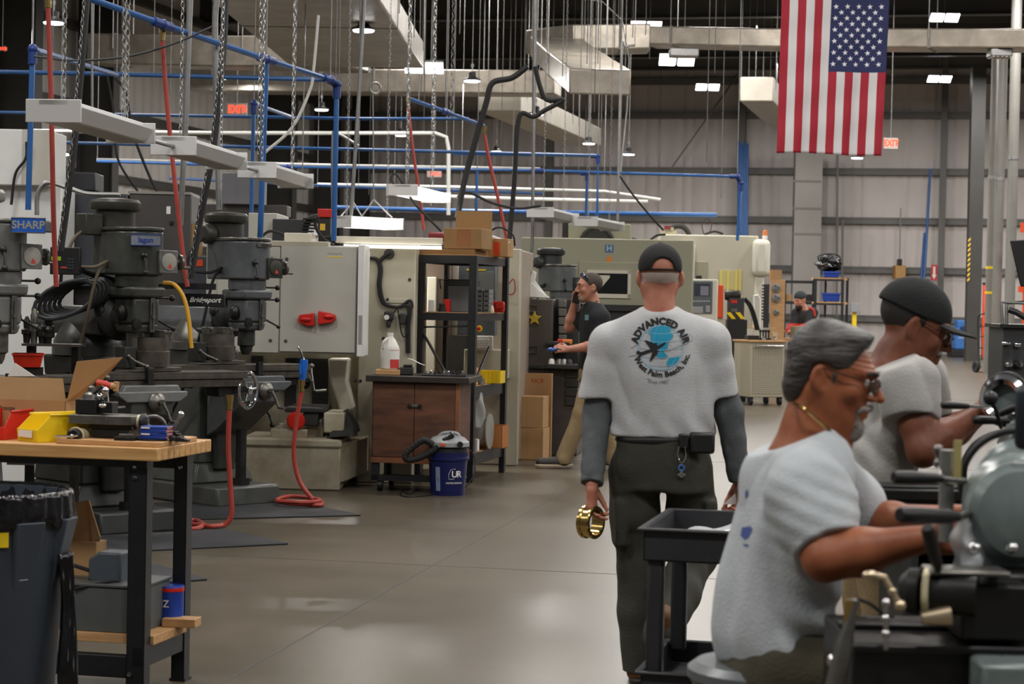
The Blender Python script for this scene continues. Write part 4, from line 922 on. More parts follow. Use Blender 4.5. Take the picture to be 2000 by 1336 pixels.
# ------------------------------------------------------------------ bucket vacuum
t = T('bucket_vacuum', 'blue bucket shop vacuum with a grey motor head and black hose on the floor', 'vacuum', F(874, 966), 0)
s_ = .0041; R1 = 33 * s_; R2 = 39 * s_; hb = 84 * s_
t.part('bucket', MB().lathe((0, 0, 0), (0, 0, 1), [(0, 0), (R1, 0), (R2 - .004, hb * .8), (R2 + .006, hb * .82), (R2 + .006, hb * .88), (R2, hb * .89), (R2 + .002, hb), (0, hb)], 40), mat('bucket_blue', (14, 22, 76), .35))
t.part('lid_band', MB().lathe((0, 0, hb), (0, 0, 1), [(0, 0), (R2 - .01, 0), (R2 - .012, .03), (R2 + .004, .045), (R2 + .006, .05)], 36), black)
t.part('motor_head', MB().lathe((0, 0, hb + .045), (0, 0, 1), [(R2 + .006, 0), (R2 + .006, .035), (R2 * .8, .07), (R2 * .4, .09), (0, .094)], 36), mat('vacuum_grey', (150, 152, 154), .4), bevel=.004)
t.part('top_handle', MB().tube([(-.09, -.02, hb + .11), (-.04, -.03, hb + .15), (.06, -.03, hb + .15), (.1, -.02, hb + .1)], .013, 8, sm=5), mat('vacuum_grey', (150, 152, 154), .4))
t.part('inlet', MB().cyl((.09, -.12, hb + .07), (.1, -.18, hb + .07), .022).cyl((.1, -.18, hb + .07), (.1, -.182, hb + .07), .018), black)
hp = [t.q(x, y, -.12) for x, y in ((845, 868), (828, 860), (808, 872), (792, 888), (797, 898), (822, 893), (848, 878), (868, 862), (884, 848))]
pts = smooth_path(hp, 10); t.part('hose', MB().tube(pts, .02, 12, rs=[.026 + .0018 * math.sin(i * 1.9) for i in range(len(pts))]), rubber)
t.part('nozzle', MB().cyl(t.q(866, 855, -.13), t.q(889, 845, -.13), .012), mat('vacuum_grey', (150, 152, 154), .4))
t.part('badge', MB().box(-.06, -.02, -R2 - .012, -R2 + .01, hb + .055, hb + .075), mat('badge_orange', (214, 90, 40), .5))
def cyl_xf(zc, off=0.0):
 def f(a, b):
  z = zc + b; r = R1 + (R2 - R1) * z / hb * 1.0 + .0018; an = -math.pi / 2 + off + a / r; return (r * math.cos(an), r * math.sin(an), z)
 return f
text_mb('UR', .072, cyl_xf(hb * .5, .52), bold=.0015, sub=.03, spacing=.85).build('logo_lettering', paper, t.o)
def ring(pts, f, r): return MB().tube([f(*p) for p in pts], r, 5)
f_ = cyl_xf(hb * .5, .52); ring([(-.012, .045), (-.05, .04), (-.068, .0), (-.062, -.038), (-.02, -.036)], f_, .0016).build('logo_outline', paper, t.o)
text_mb('UNITED RENTALS', .018, cyl_xf(hb * .3, .42), bold=.0003, sub=.03).build('small_lettering', paper, t.o)
t.part('side_label', MB().grid(lambda u, v: cyl_xf(.11, -.55)(-.018 + .04 * u, -.07 + v * .19), 4, 3), mat('label_blue_grey', (120, 136, 160), .5))
text_mb('!', .05, cyl_xf(.13, -.53), bold=.002).build('label_mark', ink, t.o)
cord = MB().tube([t.q(912, 870, 0), t.q(925, 890, 0), t.q(928, 920, -.05), t.q(915, 945, -.1), t.q(908, 952, -.1)], .005, 6, sm=6)
cord.tube([Vector((F(x, y).x - t.o.location.x, F(x, y).y - t.o.location.y, .006)) for x, y in ((845, 968), (800, 972), (783, 968), (786, 960), (800, 966), (815, 955))], .005, 6, sm=6); t.part('power_cord', cord, rubber)

# ------------------------------------------------------------------ cartons and brown tool cabinet
cz = F(1030, 898)
for i, (h0, h1) in enumerate(((898, 831), (831, 764))):
 t = T('cardboard_box', ['bottom cardboard box of the pair stacked on the floor by the brown cabinet', 'sealed cardboard box on top of the pair stacked on the floor'][i], 'box', Vector((cz.x, cz.y, i * .312)), -YAW + .02 * i, 'cartons stacked on the floor')
 x0 = t.q(1000 - i * 0, 860 - i * 67).x; x1 = t.q(1061, 860 - i * 67).x
 t.part('carton', MB().box(x0, x1, 0, .3, .001, .31), card, bevel=.004); t.part('tape', MB().box((x0 + x1) / 2 - .0, (x0 + x1) / 2 + .001, -.0006, 0, .003, .306), card2)
t = T('cardboard_sheet', 'upright cardboard panel with red handwriting behind the stacked boxes', 'cardboard', Vector((cz.x + .07, cz.y + .36, 0)), -YAW)
x0 = t.q(1018, 745).x; x1 = t.q(1078, 745).x; z1 = t.q(1040, 729).z
t.part('panel', MB().box(x0, x1, 0, .05, 0, z1), card, bevel=.002); flat_text(t, 'NCR', 1050, 744, 9, 0, 'handwriting', mat('red_marker', (170, 50, 40), .6))

tb = T('tool_cabinet', 'brown grey steel machine cabinet with a gold star on its door', 'cabinet', Vector((F(1060, 892).x + .0, F(1060, 892).y + .2, 0)), -YAW * .5)
tb.part('lower_cabinet', tb.box(1016, 716, 1128, 893, 0, .7), toolbrown, bevel=.01)
tb.part('upper_column', tb.box(1017, 584, 1079, 716, .02, .55), toolbrown, bevel=.01)
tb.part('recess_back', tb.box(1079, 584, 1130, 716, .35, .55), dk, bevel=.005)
tb.part('tray', tb.box(1066, 712, 1134, 721, -.12, .3), dk, bevel=.006)
mb = MB()
for i in range(6): tb.box(1091, 586 + i * 17, 1104, 600 + i * 17, .1, .3, mb)
tb.part('drawer_stack', mb, mat('dull_drawer_grey', (88, 84, 78), .5), bevel=.004)
mb = MB()
for i in range(4): tb.box(1104, 724 + i * 18, 1130, 738 + i * 18, -.02, .0, mb)
tb.part('drawer', mb, dk, bevel=.004)
mb = MB().cyl(tb.q(1034, 719, -.05), tb.q(1096, 720, -.05), .018); tb.part('handle_bar', mb, dsteel)
for py in (603, 684):
 q_ = [tb.q(x, y, .012) for x, y in ((1031, py - 7), (1049, py - 7), (1049, py + 6), (1031, py + 6))]; tb.part('pull_handle', MB().tube(q_, .007, 6, closed=True), steel if py < 650 else toolbrown)
st = []
for i in range(10):
 a = math.pi / 2 + i * math.pi / 5; r = 15.5 if i % 2 == 0 else 6.5; p = tb.q(1044 + r * math.cos(a), 622 - r * math.sin(a), .01); st.append((p.x, p.z))
tb.part('gold_star', MB().prism(st, 'y', -.002, .018), mat('gold_star', (198, 170, 60), .35, .4), bevel=.004)
for i, (px, py, m) in enumerate(((1078, 664, dsteel), (1090, 663, black), (1098, 655, redp), (1108, 654, mat('orange_tool', (226, 130, 50), .5)))):
 p = tb.q(px, py, -.02); t = T('hand_tool', ['steel bar on the cabinet ledge beside the phone man', 'black tool on the cabinet ledge beside the phone man', 'red tool standing on the cabinet ledge', 'orange tool standing on the cabinet ledge'][i], 'tool', tb.M @ Vector((p.x, .0, tb.q(1080, 672, 0).z)), 0, 'tools on the cabinet ledge')
 t.part('tool_body', MB().box(-.05, .05, 0, .04, 0, .03 + .02 * (i > 1)), m, bevel=.008)
tb.part('ledge', tb.box(1066, 668, 1112, 674, -.05, .35), dk, bevel=.003)
for i, (px, m) in enumerate(((1078, paper), (1092, steel), (1102, galv), (1112, dk))):
 p = tb.q(px, 712, .05); t = T('metal_part', ['crumpled pale rag on the cabinet tray', 'round steel part on the cabinet tray left of the grey one', 'round galvanized part on the cabinet tray', 'dark round part on the cabinet tray by the phone man'][i], 'part', tb.M @ Vector((p.x, .0, tb.q(1090, 711, 0).z)), 0, 'parts on the cabinet tray')
 t.part('body', MB().lathe((0, 0, 0), (0, 0, 1), [(0, 0), (.035, 0), (.03, .03), (.02, .05), (0, .055)], 16), m)
t = T('paper_bundle', 'heap of white papers and plastic on top of the brown cabinet', 'paper', tb.M @ Vector((tb.q(1048, 582, .2).x, .05, tb.q(1048, 583, .02).z)), 0)
rnd = random.Random(2)
for i, pts in enumerate(([(1020, 580), (1062, 582), (1075, 582), (1052, 565), (1040, 552), (1022, 556)], [(1026, 570), (1040, 528), (1048, 532), (1045, 548), (1070, 580), (1050, 582)], [(1018, 582), (1030, 562), (1058, 582)])):
 q_ = [t.q(x, y, .04 * i) for x, y in pts]; mb = MB(); mb.prism([(v.x, max(.001, v.z)) for v in q_], 'y', .04 * i, .04 * i + .03 + .05 * i); t.part('sheets', mb, [paper, white, mat('grey_paper', (150, 152, 150), .6)][i], bevel=.006)
t.part('envelope', MB().box(-.16, -.05, .0, .1, .0, .02), mat('label_yellow', (220, 180, 60), .5))
m2 = knee_mill('small grey mill far behind the brown cabinet with its head over the papers', Vector((P(1052, 580, 24).x, 24.0, 0)), .5, mat('far_mill_grey', (92, 96, 96), .4, var=.2), castgrey, mat('far_mill_dark', (56, 58, 58), .4), 2)
m2.o.scale = (1.0, 1.0, 1.0)
# ------------------------------------------------------------------ two big machining centres at the back
D1 = 26.0
t = T('machining_center', 'wide green beige machining centre with a dark window behind the man on the phone', 'cnc machine', Vector((P(1180, 600, D1).x, D1, 0)), -.06)
g = t.box(1015, 466, 1352, 800, 0, 2.6); t.part('enclosure', g, greenbeige, bevel=.015)
t.part('sliding_door', t.box(1128, 512, 1262, 800, -.03, 0), greenbeige, bevel=.006)
mb = MB(); t.box(1146, 528, 1232, 534, -.05, -.03, mb); t.box(1146, 574, 1232, 582, -.05, -.03, mb); t.box(1226, 528, 1232, 582, -.05, -.03, mb); t.part('window_frame', mb, mat('cream_enamel', (206, 200, 182), .4))
t.part('window', t.box(1146, 534, 1226, 574, -.04, -.03), mat('dark_window', (24, 26, 27), .15))
p = t.q(1160, 545, -.045); t.part('spindle_cover', MB().prism([(p.x - .1, p.z - .16), (p.x + .1, p.z - .1), (p.x + .2, p.z + .02), (p.x + .2, p.z + .05), (p.x - .1, p.z + .05)], 'y', -.048, -.0405), mat('cream_enamel', (206, 200, 182), .4))
t.part('emblem', t.box(1182, 478, 1198, 493, -.004, 0), mat('emblem_blue', (64, 96, 140), .5)); flat_text(t, 'H', 1190, 485.5, 11, -.004, 'emblem_letter', mat('emblem_pale', (170, 190, 200), .5), bold=.03)
t.part('warning_label', t.box(1185, 501, 1196, 512, -.004, 0), mat('label_orange', (206, 130, 50), .5))
mb = MB(); t.box(1110, 437, 1232, 466, .6, 1.6, mb); t.part('top_box', mb, greenbeige, bevel=.01)
p = t.q(1166, 475, .58); t.part('tool_magazine_wheel', MB().torus((p.x, .55, p.z), (0, 1, 0), .2, .03, 36).lathe((p.x, .54, p.z), (0, 1, 0), [(0, 0), (.19, 0), (.19, .04), (0, .04)], 36), dk)
t.part('top_actuator', t.box(1098, 425, 1116, 466, .7, 1.0), dk, bevel=.01)
mb = MB(); t.box(1128, 595, 1260, 607, -.1, -.03, mb); t.box(1140, 607, 1250, 640, -.06, -.03, mb); t.part('tool_ledge', mb, dk)
mb = MB().tube([t.q(x, y, .2) for x, y in ((1234, 466), (1262, 472), (1283, 460), (1300, 458))], .014, 6, sm=5); t.part('cable', mb, rubber)
D2 = 36.0
t = T('machining_center', 'tall pale beige machining centre with a rounded right corner and yellow curtain', 'cnc machine', Vector((P(1400, 600, D2).x, D2, 0)), -.05)
pale = mat('pale_beige_enamel', (188, 184, 164), .5, var=.04, scale=1)
t.part('enclosure', t.box(1285, 459, 1478, 765, 0, 2.6), pale, bevel=.02)
t.part('corner_housing', t.box(1470, 467, 1505, 540, -.15, 2.4), mat('cream_white_enamel', (206, 203, 188), .45), bevel=.1, seg=4)
t.part('lower_corner', t.box(1472, 540, 1490, 765, -.05, 2.4), mat('cream_white_enamel', (206, 203, 188), .45), bevel=.02)
t.part('white_panel', t.box(1330, 478, 1357, 560, -.3, -.02), mat('cream_white_enamel', (206, 203, 188), .45), bevel=.01)
t.part('door_recess', t.box(1357, 511, 1383, 545, -.012, 0), greenbeige, bevel=.003)
mb = MB()
for x in (1406, 1420, 1436, 1444): t.box(x, 527, x + 4, 568, -.014, 0, mb)
t.part('yellow_curtain', mb, mat('yellow_strip', (216, 205, 110), .4))
mb = MB(); t.box(1404, 529, 1449, 566, -.008, 0, mb); t.part('curtain_backing', mb, mat('curtain_cream', (196, 184, 124), .5))
p = t.q(1494, 467, .1); bcn = t.part('beacon_base', MB().cyl((p.x, .1, p.z), (p.x, .1, p.z + .06), .045), white); MB().lathe((p.x, .1, p.z + .06), (0, 0, 1), [(0, 0), (.04, 0), (.04, .09), (0, .1)], 18).build('beacon_lens', mat('amber_lens', (226, 130, 70), .3), bcn)
p = t.q(1325, 462, .8); t.part('tool_magazine', MB().torus((p.x, .8, p.z), (0, 1, 0), .19, .05, 32, 10), dk)
mb = MB(); t.box(1290, 450, 1322, 462, .6, 1.0, mb); t.box(1300, 444, 1316, 452, .6, .9, mb); t.part('top_valve_block', mb, mat('valve_cream', (170, 164, 136), .5)); t.part('red_valve', t.box(1298, 441, 1310, 448, .58, .8), mat('maroon_plastic', (120, 34, 38), .5))
mb = MB().tube([t.q(x, y, .5) for x, y in ((1375, 458), (1371, 440), (1380, 427), (1390, 437), (1386, 456))], .008, 6, sm=5); mb.tube([t.q(x, y, .5) for x, y in ((1376, 458), (1395, 452), (1412, 457))], .02, 6, sm=3); t.part('cable_loop', mb, rubber)
mb = MB().tube([t.q(x, y, -.1) for x, y in ((1472, 640), (1472, 578), (1480, 576), (1484, 585), (1484, 640))], .02, 8); t.part('white_pipe', mb, white)
t.part('dark_panel', t.box(1482, 555, 1502, 640, .0, .1), mat('charcoal_enamel', (44, 45, 48), .5))

t = T('control_console', 'cream control console with a grey screen behind the walking man', 'control panel', Vector((P(1372, 600, 32).x, 32, 0)), -.05)
t.part('console_body', t.box(1340, 545, 1400, 800, 0, .4), mat('cream_white_enamel', (206, 203, 188), .45), bevel=.02)
t.part('bezel', t.box(1349, 549, 1391, 612, -.02, 0), mat('slate_pendant', (86, 92, 96), .45), bevel=.006)
t.part('screen', t.box(1356, 554, 1386, 578, -.026, -.02), screen); t.part('lit_window', t.box(1368, 559, 1384, 577, -.028, -.026), mat('screen_grey', (128, 128, 140), .3))
kb = MB()
for i in range(8): t.box(1354 + i * 4.2, 587, 1356.5 + i * 4.2, 589.5, -.026, -.02, kb)
for i in range(6):
 for j in range(4): t.box(1353 + i * 3.4, 599 + j * 3.2, 1355.6 + i * 3.4, 601.4 + j * 3.2, -.026, -.02, kb)
for i in range(3):
 for j in range(4): t.box(1379 + i * 2.8, 597 + j * 3.2, 1381 + i * 2.8, 599.4 + j * 3.2, -.026, -.02, kb)
t.part('keys', kb, mat('key_grey', (186, 186, 186), .5)); t.part('top_knob', t.box(1359, 538, 1371, 545, .05, .15), black, bevel=.01)
t = T('bench_grinder', 'dark pedestal machine with an orange guard and hazard stripes near the cart', 'machine', Vector((P(1436, 600, 33).x, 33, 0)), 0)
t.part('orange_guard', t.box(1400, 556, 1413, 622, 0, .3), orangep, bevel=.02)
t.part('pedestal', t.box(1422, 582, 1452, 790, .02, .35), mat('charcoal_enamel', (44, 45, 48), .5), bevel=.012)
t.part('lower_body', t.box(1420, 624, 1458, 790, .0, .4), black, bevel=.01)
mb = MB(); a = t.q(1416, 577, .1); b = t.q(1446, 577, .1); mb.lathe(a, b - a, [(0, 0), (.07, 0), (.08, .02), (.08, (b - a).length - .02), (.07, (b - a).length), (0, (b - a).length)], 20); t.part('motor', mb, dsteel)
for x in (1418, 1436):
 q_ = [t.q(*p, .0) for p in ((x, 610), (x + 9, 610), (x + 19, 623), (x + 11, 623))]; t.part('hazard_stripe', MB().prism([(v.x, v.z) for v in q_], 'y', -.012, -.001), yellowp)
t.part('red_label', t.box(1428, 586, 1440, 592, .012, .02), redp); t.part('plate', t.box(1428, 603, 1440, 609, .012, .02), steel)
mb = MB()
for o_ in (0, 5): mb.tube([t.q(x + o_, y, .1) for x, y in ((1450, 582), (1462, 596), (1471, 620), (1477, 645))], .02, 8, sm=5)
t.part('hose', mb, rubber); t.part('beige_bracket', t.box(1401, 622, 1416, 640, .05, .2), pale)
t = T('trash_can', 'blue grey plastic bin with a black rim beside the perforated cart', 'bin', Vector((F(1441, 777).x, F(1441, 777).y, 0)), 0)
s_ = 1.56 / (777 - 596); t.part('can_body', MB().lathe((0, 0, 0), (0, 0, 1), [(0, 0), (19 * s_, 0), (23 * s_, 110 * s_), (0, 110 * s_)], 24), mat('blue_grey_bin', (62, 70, 92), .5)); t.part('rim', MB().lathe((0, 0, 110 * s_), (0, 0, 1), [(24 * s_, 0), (26 * s_, 3 * s_), (24 * s_, 7 * s_), (0, 6 * s_)], 24), black)
# perforated cart
def perf():
 m = mat('perforated_steel', (168, 160, 140), .5)
 nt = m.node_tree; N = nt.nodes; L = nt.links; b = N['Principled BSDF']
 tc = N.new('ShaderNodeTexCoord'); sc_ = N.new('ShaderNodeVectorMath'); sc_.operation = 'SCALE'; sc_.inputs['Scale'].default_value = 34.0; L.new(tc.outputs['Object'], sc_.inputs[0])
 fr_ = N.new('ShaderNodeVectorMath'); fr_.operation = 'FRACTION'; L.new(sc_.outputs[0], fr_.inputs[0])
 sep = N.new('ShaderNodeSeparateXYZ'); L.new(fr_.outputs[0], sep.inputs[0])
 cmb = N.new('ShaderNodeCombineXYZ'); L.new(sep.outputs[0], cmb.inputs[0]); L.new(sep.outputs[2], cmb.inputs[1])
 ds = N.new('ShaderNodeVectorMath'); ds.operation = 'DISTANCE'; ds.inputs[1].default_value = (.5, .5, 0); L.new(cmb.outputs[0], ds.inputs[0])
 lt = N.new('ShaderNodeMath'); lt.operation = 'LESS_THAN'; lt.inputs[1].default_value = .27; L.new(ds.outputs['Value'], lt.inputs[0])
 mx = N.new('ShaderNodeMix'); mx.data_type = 'RGBA'; mx.inputs['A'].default_value = s2l((172, 164, 144)) + (1,); mx.inputs['B'].default_value = s2l((62, 56, 46)) + (1,); L.new(lt.outputs[0], mx.inputs['Factor']); L.new(mx.outputs['Result'], b.inputs['Base Color'])
 return m
t = T('tool_cart', 'beige perforated steel tool cart on casters with a wooden top', 'cart', Vector((F(1497, 792).x, F(1497, 792).y, 0)), .38)
s_ = 1.56 / (792 - 596); w_ = 38 * s_ ; h0 = 16 * s_; h1 = 124 * s_; dd = .55
t.part('frame', MB().box(-w_, w_, 0, dd, h0, h1), mat('cart_beige', (172, 164, 144), .5), bevel=.012)
t.part('perforated_panel', MB().box(-w_ * .86, w_ * .86, -.006, .0, h0 + .05, h1 - .08), perf()); 
R_ = Matrix.Translation((w_, dd / 2, 0)) @ Matrix.Rotation(math.pi / 2, 4, 'Z'); sp = t.part('perforated_side', MB().box(-dd * .42, dd * .42, -.006, 0, h0 + .05, h1 - .08), perf()); sp.matrix_local = R_
t.part('wooden_top', MB().box(-w_ - .02, w_ + .02, -.03, dd + .02, h1, h1 + .03), ply, bevel=.004)
t.part('handle', MB().cyl((-w_ * .8, -.05, h1 - .06), (w_ * .8, -.05, h1 - .06), .016), chrome)
for x in (-w_ * .85, w_ * .85):
 for y in (.06, dd - .06): t.part('caster', MB().lathe((x - .02, y, .06), (1, 0, 0), [(0, 0), (.06, 0), (.06, .04), (0, .04)], 20).box(x - .03, x + .03, y - .04, y + .04, .09, h0), black)
CT = h1 + .031; tcart = t
def onct(name, lab, cat, x, y): return T(name, lab, cat, tcart.M @ Vector((x, y, CT)), .2)
t = onct('pen_tray', 'black tray with an upright yellow pencil on the cart top', 'tray', -.13, .2); t.part('tray', MB().box(-.1, .08, 0, .2, 0, .07), black, bevel=.006); t.part('pencil', MB().cyl((-.02, .08, .05), (-.01, .1, .27), .009), mat('pencil_yellow', (226, 160, 40), .5)); t.part('clear_jar', MB().cyl((-.04, .1, .07), (-.04, .1, .17), .05), glass)
t = onct('bit_stand', 'black stand of drill bits in the middle of the cart top', 'tool stand', .07, .2); t.part('base', MB().box(-.09, .09, 0, .12, 0, .03), black)
for i in range(4): t.part('tool_post', MB().cyl((-.07 + i * .046, .06, .03), (-.07 + i * .046, .06, .14), .012).cyl((-.07 + i * .046, .06, .12), (-.07 + i * .046, .06, .16), .02), black)
t = onct('paper_cup', 'pale paper cup at the right of the cart top', 'cup', .22, .2); t.part('cup', MB().lathe((0, 0, 0), (0, 0, 1), [(0, 0), (.036, 0), (.05, .12), (.052, .125), (.046, .125), (.034, .01), (0, .01)], 24), mat('cup_cream', (206, 192, 166), .6))
for i in range(2):
 t = onct('steel_fitting', ['steel fitting at the left front of the cart top', 'steel fitting between the bit stand and the paper cup'][i], 'fitting', [-.02, .17][i], .1); t.part('body', MB().lathe((0, 0, 0), (0, 0, 1), [(0, 0), (.035, 0), (.035, .02), (.02, .03), (.025, .06), (0, .06)], 14), galv)
# pegboard with chucks
t = T('peg_panel', 'upright wooden panel with round lathe chucks hung on it', 'panel', Vector((P(1517, 600, 35.2).x, 35.2, 0)), 0)
t.part('board', t.box(1503, 546, 1531, 790, 0, .05), ply, bevel=.003); t.part('cardboard_top', t.box(1505, 527, 1527, 546, .0, .2), card)
for i, (py, r_) in enumerate(((562, .075), (582, .075), (610, .05))):
 p = t.q(1516, py, 0); c_ = t.part('chuck', MB().lathe((p.x, 0, p.z), (0, -1, 0), [(0, 0), (r_, 0), (r_, .04), (r_ * .4, .045), (r_ * .35, .03), (0, .03)], 26), galv)
 for k_ in range(3):
  a = k_ * 2.09; MB().cbox((p.x + math.cos(a) * r_ * .55, -.045, p.z + math.sin(a) * r_ * .55), (.03, .02, .03)).build('jaw', steel, c_)
mb = MB()
for i in range(12): mb.cbox((t.q(1504, 0).x - .01, -.01, t.q(1504, 558 + i * 6).z), (.03, .04, .03))
t.part('peg_strip', mb, dk)
# black racks
t = T('shelving_unit', 'tall black shelving unit with blue bins near the back wall', 'shelf', Vector((P(1622, 600, 42).x, 42, 0)), -.1)
mb = MB()
for x0, x1, y in ((1588, 1593, 0), (1641, 1646, 0), (1650, 1655, .6), (1608, 1612, .6)): t.box(x0, 543, x1, 790, y, y + .05, mb)
t.part('post', mb, blackp)
for py in (543, 590, 636): t.part('shelf', t.box(1588, py, 1655, py + 4, 0, .62), ply if py < 600 else blackp); t.part('shelf_beam', t.box(1588, py + 2, 1648, py + 6, -.01, 0), blackp)
def onsh(name, lab, cat, px0, py0, px1, py1, y0, y1, m, **k):
 p = t_sh.q((px0 + px1) / 2, py1, y0); h_ = T(name, lab, cat, t_sh.M @ Vector((p.x, y0, p.z + .002)), -.1); g_ = (t_sh.q(px1, py1, y0).x - t_sh.q(px0, py1, y0).x) / 2; hh = t_sh.q(px0, py0, y0).z - p.z
 return h_, g_, hh
t_sh = t
for i, (x0, y0, x1, y1, lab) in enumerate(((1606, 572, 1641, 589, 'blue plastic bin on the middle shelf of the black shelving'), (1608, 530, 1640, 542, 'blue plastic bin under the black bag on top of the shelving'))):
 h_, g_, hh = onsh('stacking_bin', lab, 'bin', x0, y0, x1, y1, .05, .4, bluep); mb = MB(); mb.hexa([(-g_ * .9, 0.02, 0), (g_ * .9, 0.02, 0), (g_ * .9, .35, 0), (-g_ * .9, .35, 0), (-g_, 0, hh), (g_, 0, hh), (g_, .37, hh), (-g_, .37, hh)]); h_.part('bin_shell', mb, bluep, bevel=.01); h_.part('rim', MB().box(-g_ * 1.03, g_ * 1.03, -.015, .385, hh - .03, hh), mat('rim_blue', (36, 72, 164), .4))
h_, g_, hh = onsh('garbage_bag', 'shiny black plastic bag of goods on top of the black shelving', 'bag', 1596, 500, 1644, 530, .06, .4, black)
def bg(u, v):
 th = v * math.pi; ph = u * 6.283; r = 1 + .16 * math.sin(5 * ph + 3 * th) + .1 * math.sin(9 * th + 2 * ph); return (g_ * r * math.sin(th) * math.cos(ph), .2 + .2 * r * math.sin(th) * math.sin(ph), hh * .5 * (1 - r * math.cos(th)))
h_.part('bag', MB().grid(bg, 32, 18), linm, weld=True); h_.part('knot', MB().tube([(-g_ * .8, .1, hh * .6), (-g_ * .9, .1, hh), (0, .1, hh * 1.15), (g_ * .8, .1, hh * 1.0), (g_ * .85, .1, hh * .4)], .015, 6, sm=5), rubber)
t = T('shelving_unit', 'black open shelving behind the man in the knit cap', 'shelf', Vector((P(1560, 600, 43).x, 43, 0)), -.1)
mb = MB(); t.box(1529, 548, 1533, 790, 0, .05, mb); t.box(1584, 548, 1588, 790, 0, .05, mb); t.part('post', mb, blackp)
for py in (548, 589): t.part('shelf', t.box(1529, py, 1588, py + 5, -.01, .5), blackp)
for i, (x0, y0, x1, y1, m, lab) in enumerate(((1534, 575, 1546, 589, card, 'small cardboard box on the shelving behind the man in the knit cap'), (1560, 575, 1590, 589, dk, 'dark box on the shelving behind the man in the knit cap'))):
 p = t.q((x0 + x1) / 2, y1, .05); h_ = T('cardboard_box' if i == 0 else 'storage_box', lab, 'box', t.M @ Vector((p.x, .05, p.z + .003)), -.1); w_ = (t.q(x1, y1, .05).x - t.q(x0, y1, .05).x) / 2; h_.part('carton', MB().box(-w_, w_, 0, .25, 0, t.q(x0, y0, .05).z - p.z), m, bevel=.005)
t = T('work_table', 'low work table with odds and ends beyond the man in the knit cap', 'table', Vector((P(1600, 660, 36).x, 36, 0)), 0)
t.part('tabletop', t.box(1537, 662, 1680, 668, 0, .7), ply); mb = MB(); t.box(1539, 668, 1546, 765, .02, .08, mb); t.part('leg', mb, blackp); mb = MB(); t.box(1672, 668, 1679, 765, .02, .08, mb); t.part('leg', mb, blackp)
p = t.q(1566, 662, .1); h_ = T('storage_box', 'olive beige box on the low work table below the man in the knit cap', 'box', t.M @ Vector((p.x, .1, p.z + .002)), .3); h_.part('box_body', MB().box(-.14, .14, 0, .2, 0, .22), mat('olive_beige', (128, 120, 98), .6), bevel=.01)

# ------------------------------------------------------------------ along the back wall
DW = 70.5
t = T('floor_scrubber', 'blue floor scrubbing machine parked against the back wall', 'floor scrubber', Vector((P(1882, 690, 67).x, 67, 0)), 0)
scb = mat('scrubber_blue', (60, 118, 190), .4, var=.06)
mb = t.box(1865, 640, 1900, 683, 0, .7); t.part('tank_body', mb, scb, bevel=.05, seg=3)
mb = t.box(1870, 625, 1902, 642, .02, .6); t.part('tank_top', mb, scb, bevel=.05, seg=3)
p = t.q(1881, 643, 0); t.part('filler_cap', MB().lathe((p.x, -.0, p.z), (0, -1, 0), [(0, 0), (.11, 0), (.1, .05), (0, .06)], 24), mat('cap_blue', (28, 52, 100), .4)); flat_text(t, 'clarke', 1880, 659, 5, -.001, 'lettering', paper)
mb = t.box(1858, 684, 1906, 692, -.1, .6); t.part('squeegee', mb, black, bevel=.02); mb = t.box(1866, 679, 1900, 686, .02, .6); t.part('chassis', mb, black)
t = T('hand_truck', 'black hand truck with two wheels standing by the right pillar', 'hand truck', Vector((F(1922, 728).x, F(1922, 728).y, 0)), .3)
s_ = 1.56 / (728 - 605); W2 = 11 * s_
mb = MB()
for x in (-W2, W2): mb.tube([(x, -.05, .12), (x, .05, .5), (x, .12, 1.25), (x, .05, 1.42), (x, -.18, 1.47)], .018, 8, sm=5)
t.part('frame', mb, black); mb = MB()
for z in (.35, .62, .9, 1.15): mb.cyl((-W2, .03 + z * .05, z), (W2, .03 + z * .05, z), .013)
for x in (-W2 * .35, W2 * .35): mb.cyl((x, .05, .3), (x, .1, 1.2), .01)
t.part('crossbar', mb, black); t.part('toe_plate', MB().box(-W2 * 1.2, W2 * 1.2, -.3, 0, .012, .03), black)
for x in (-W2 * 1.5, W2 * 1.1): t.part('wheel', MB().lathe((x, .1, .14), (1, 0, 0), [(0, .02), (.05, .02), (.06, 0), (.135, 0), (.14, .02), (.14, .05), (.135, .07), (.06, .07), (.05, .05), (0, .05)], 28), rubber)
t.part('grip', MB().cyl((-W2, -.18, 1.47), (-W2, -.32, 1.5), .024).cyl((W2, -.18, 1.47), (W2, -.32, 1.5), .024), rubber)
# leaning blue pipes
for i in range(5):
 a = P(1446 + i * 3.2, 600, 70.0); a = Vector((a.x, a.y, .001)); b = P(1442.5 + i * 4.3, 276 + (i % 3) * 5, 71.2)
 solo('air_pipe', MB().cyl(a, b, .05), bluepipe, 'one of the tall blue pipes leaning in a bundle against the grey column', 'pipe', 'blue pipes leaning in a bundle')
for i, (x0, x1, y1) in enumerate(((1788, 1806, 455), (1797, 1817, 330), (1830, 1825, 560))):
 a = P(x0, 690, 69.8); b = P(x1, y1, 70.8); solo('air_pipe', MB().cyl(Vector((a.x, a.y, 0)), b, .045), bluepipe, ['shorter blue pipe leaning left of the column with the red sign', 'taller blue pipe leaning left of the column with the red sign', 'blue pipe leaning along the right side of the column with the red sign'][i], 'pipe')
t = T('fire_sign', 'red sign with a white arrow on the grey column at the back wall', 'sign', P(1824.5, 548, 70.2), 0)
a = t.q(1819, 517); b = t.q(1830, 548); t.part('plate', MB().box(a.x, b.x, 0, .02, b.z, a.z), mat('sign_red', (196, 44, 54), .5)); cx = (a.x + b.x) / 2
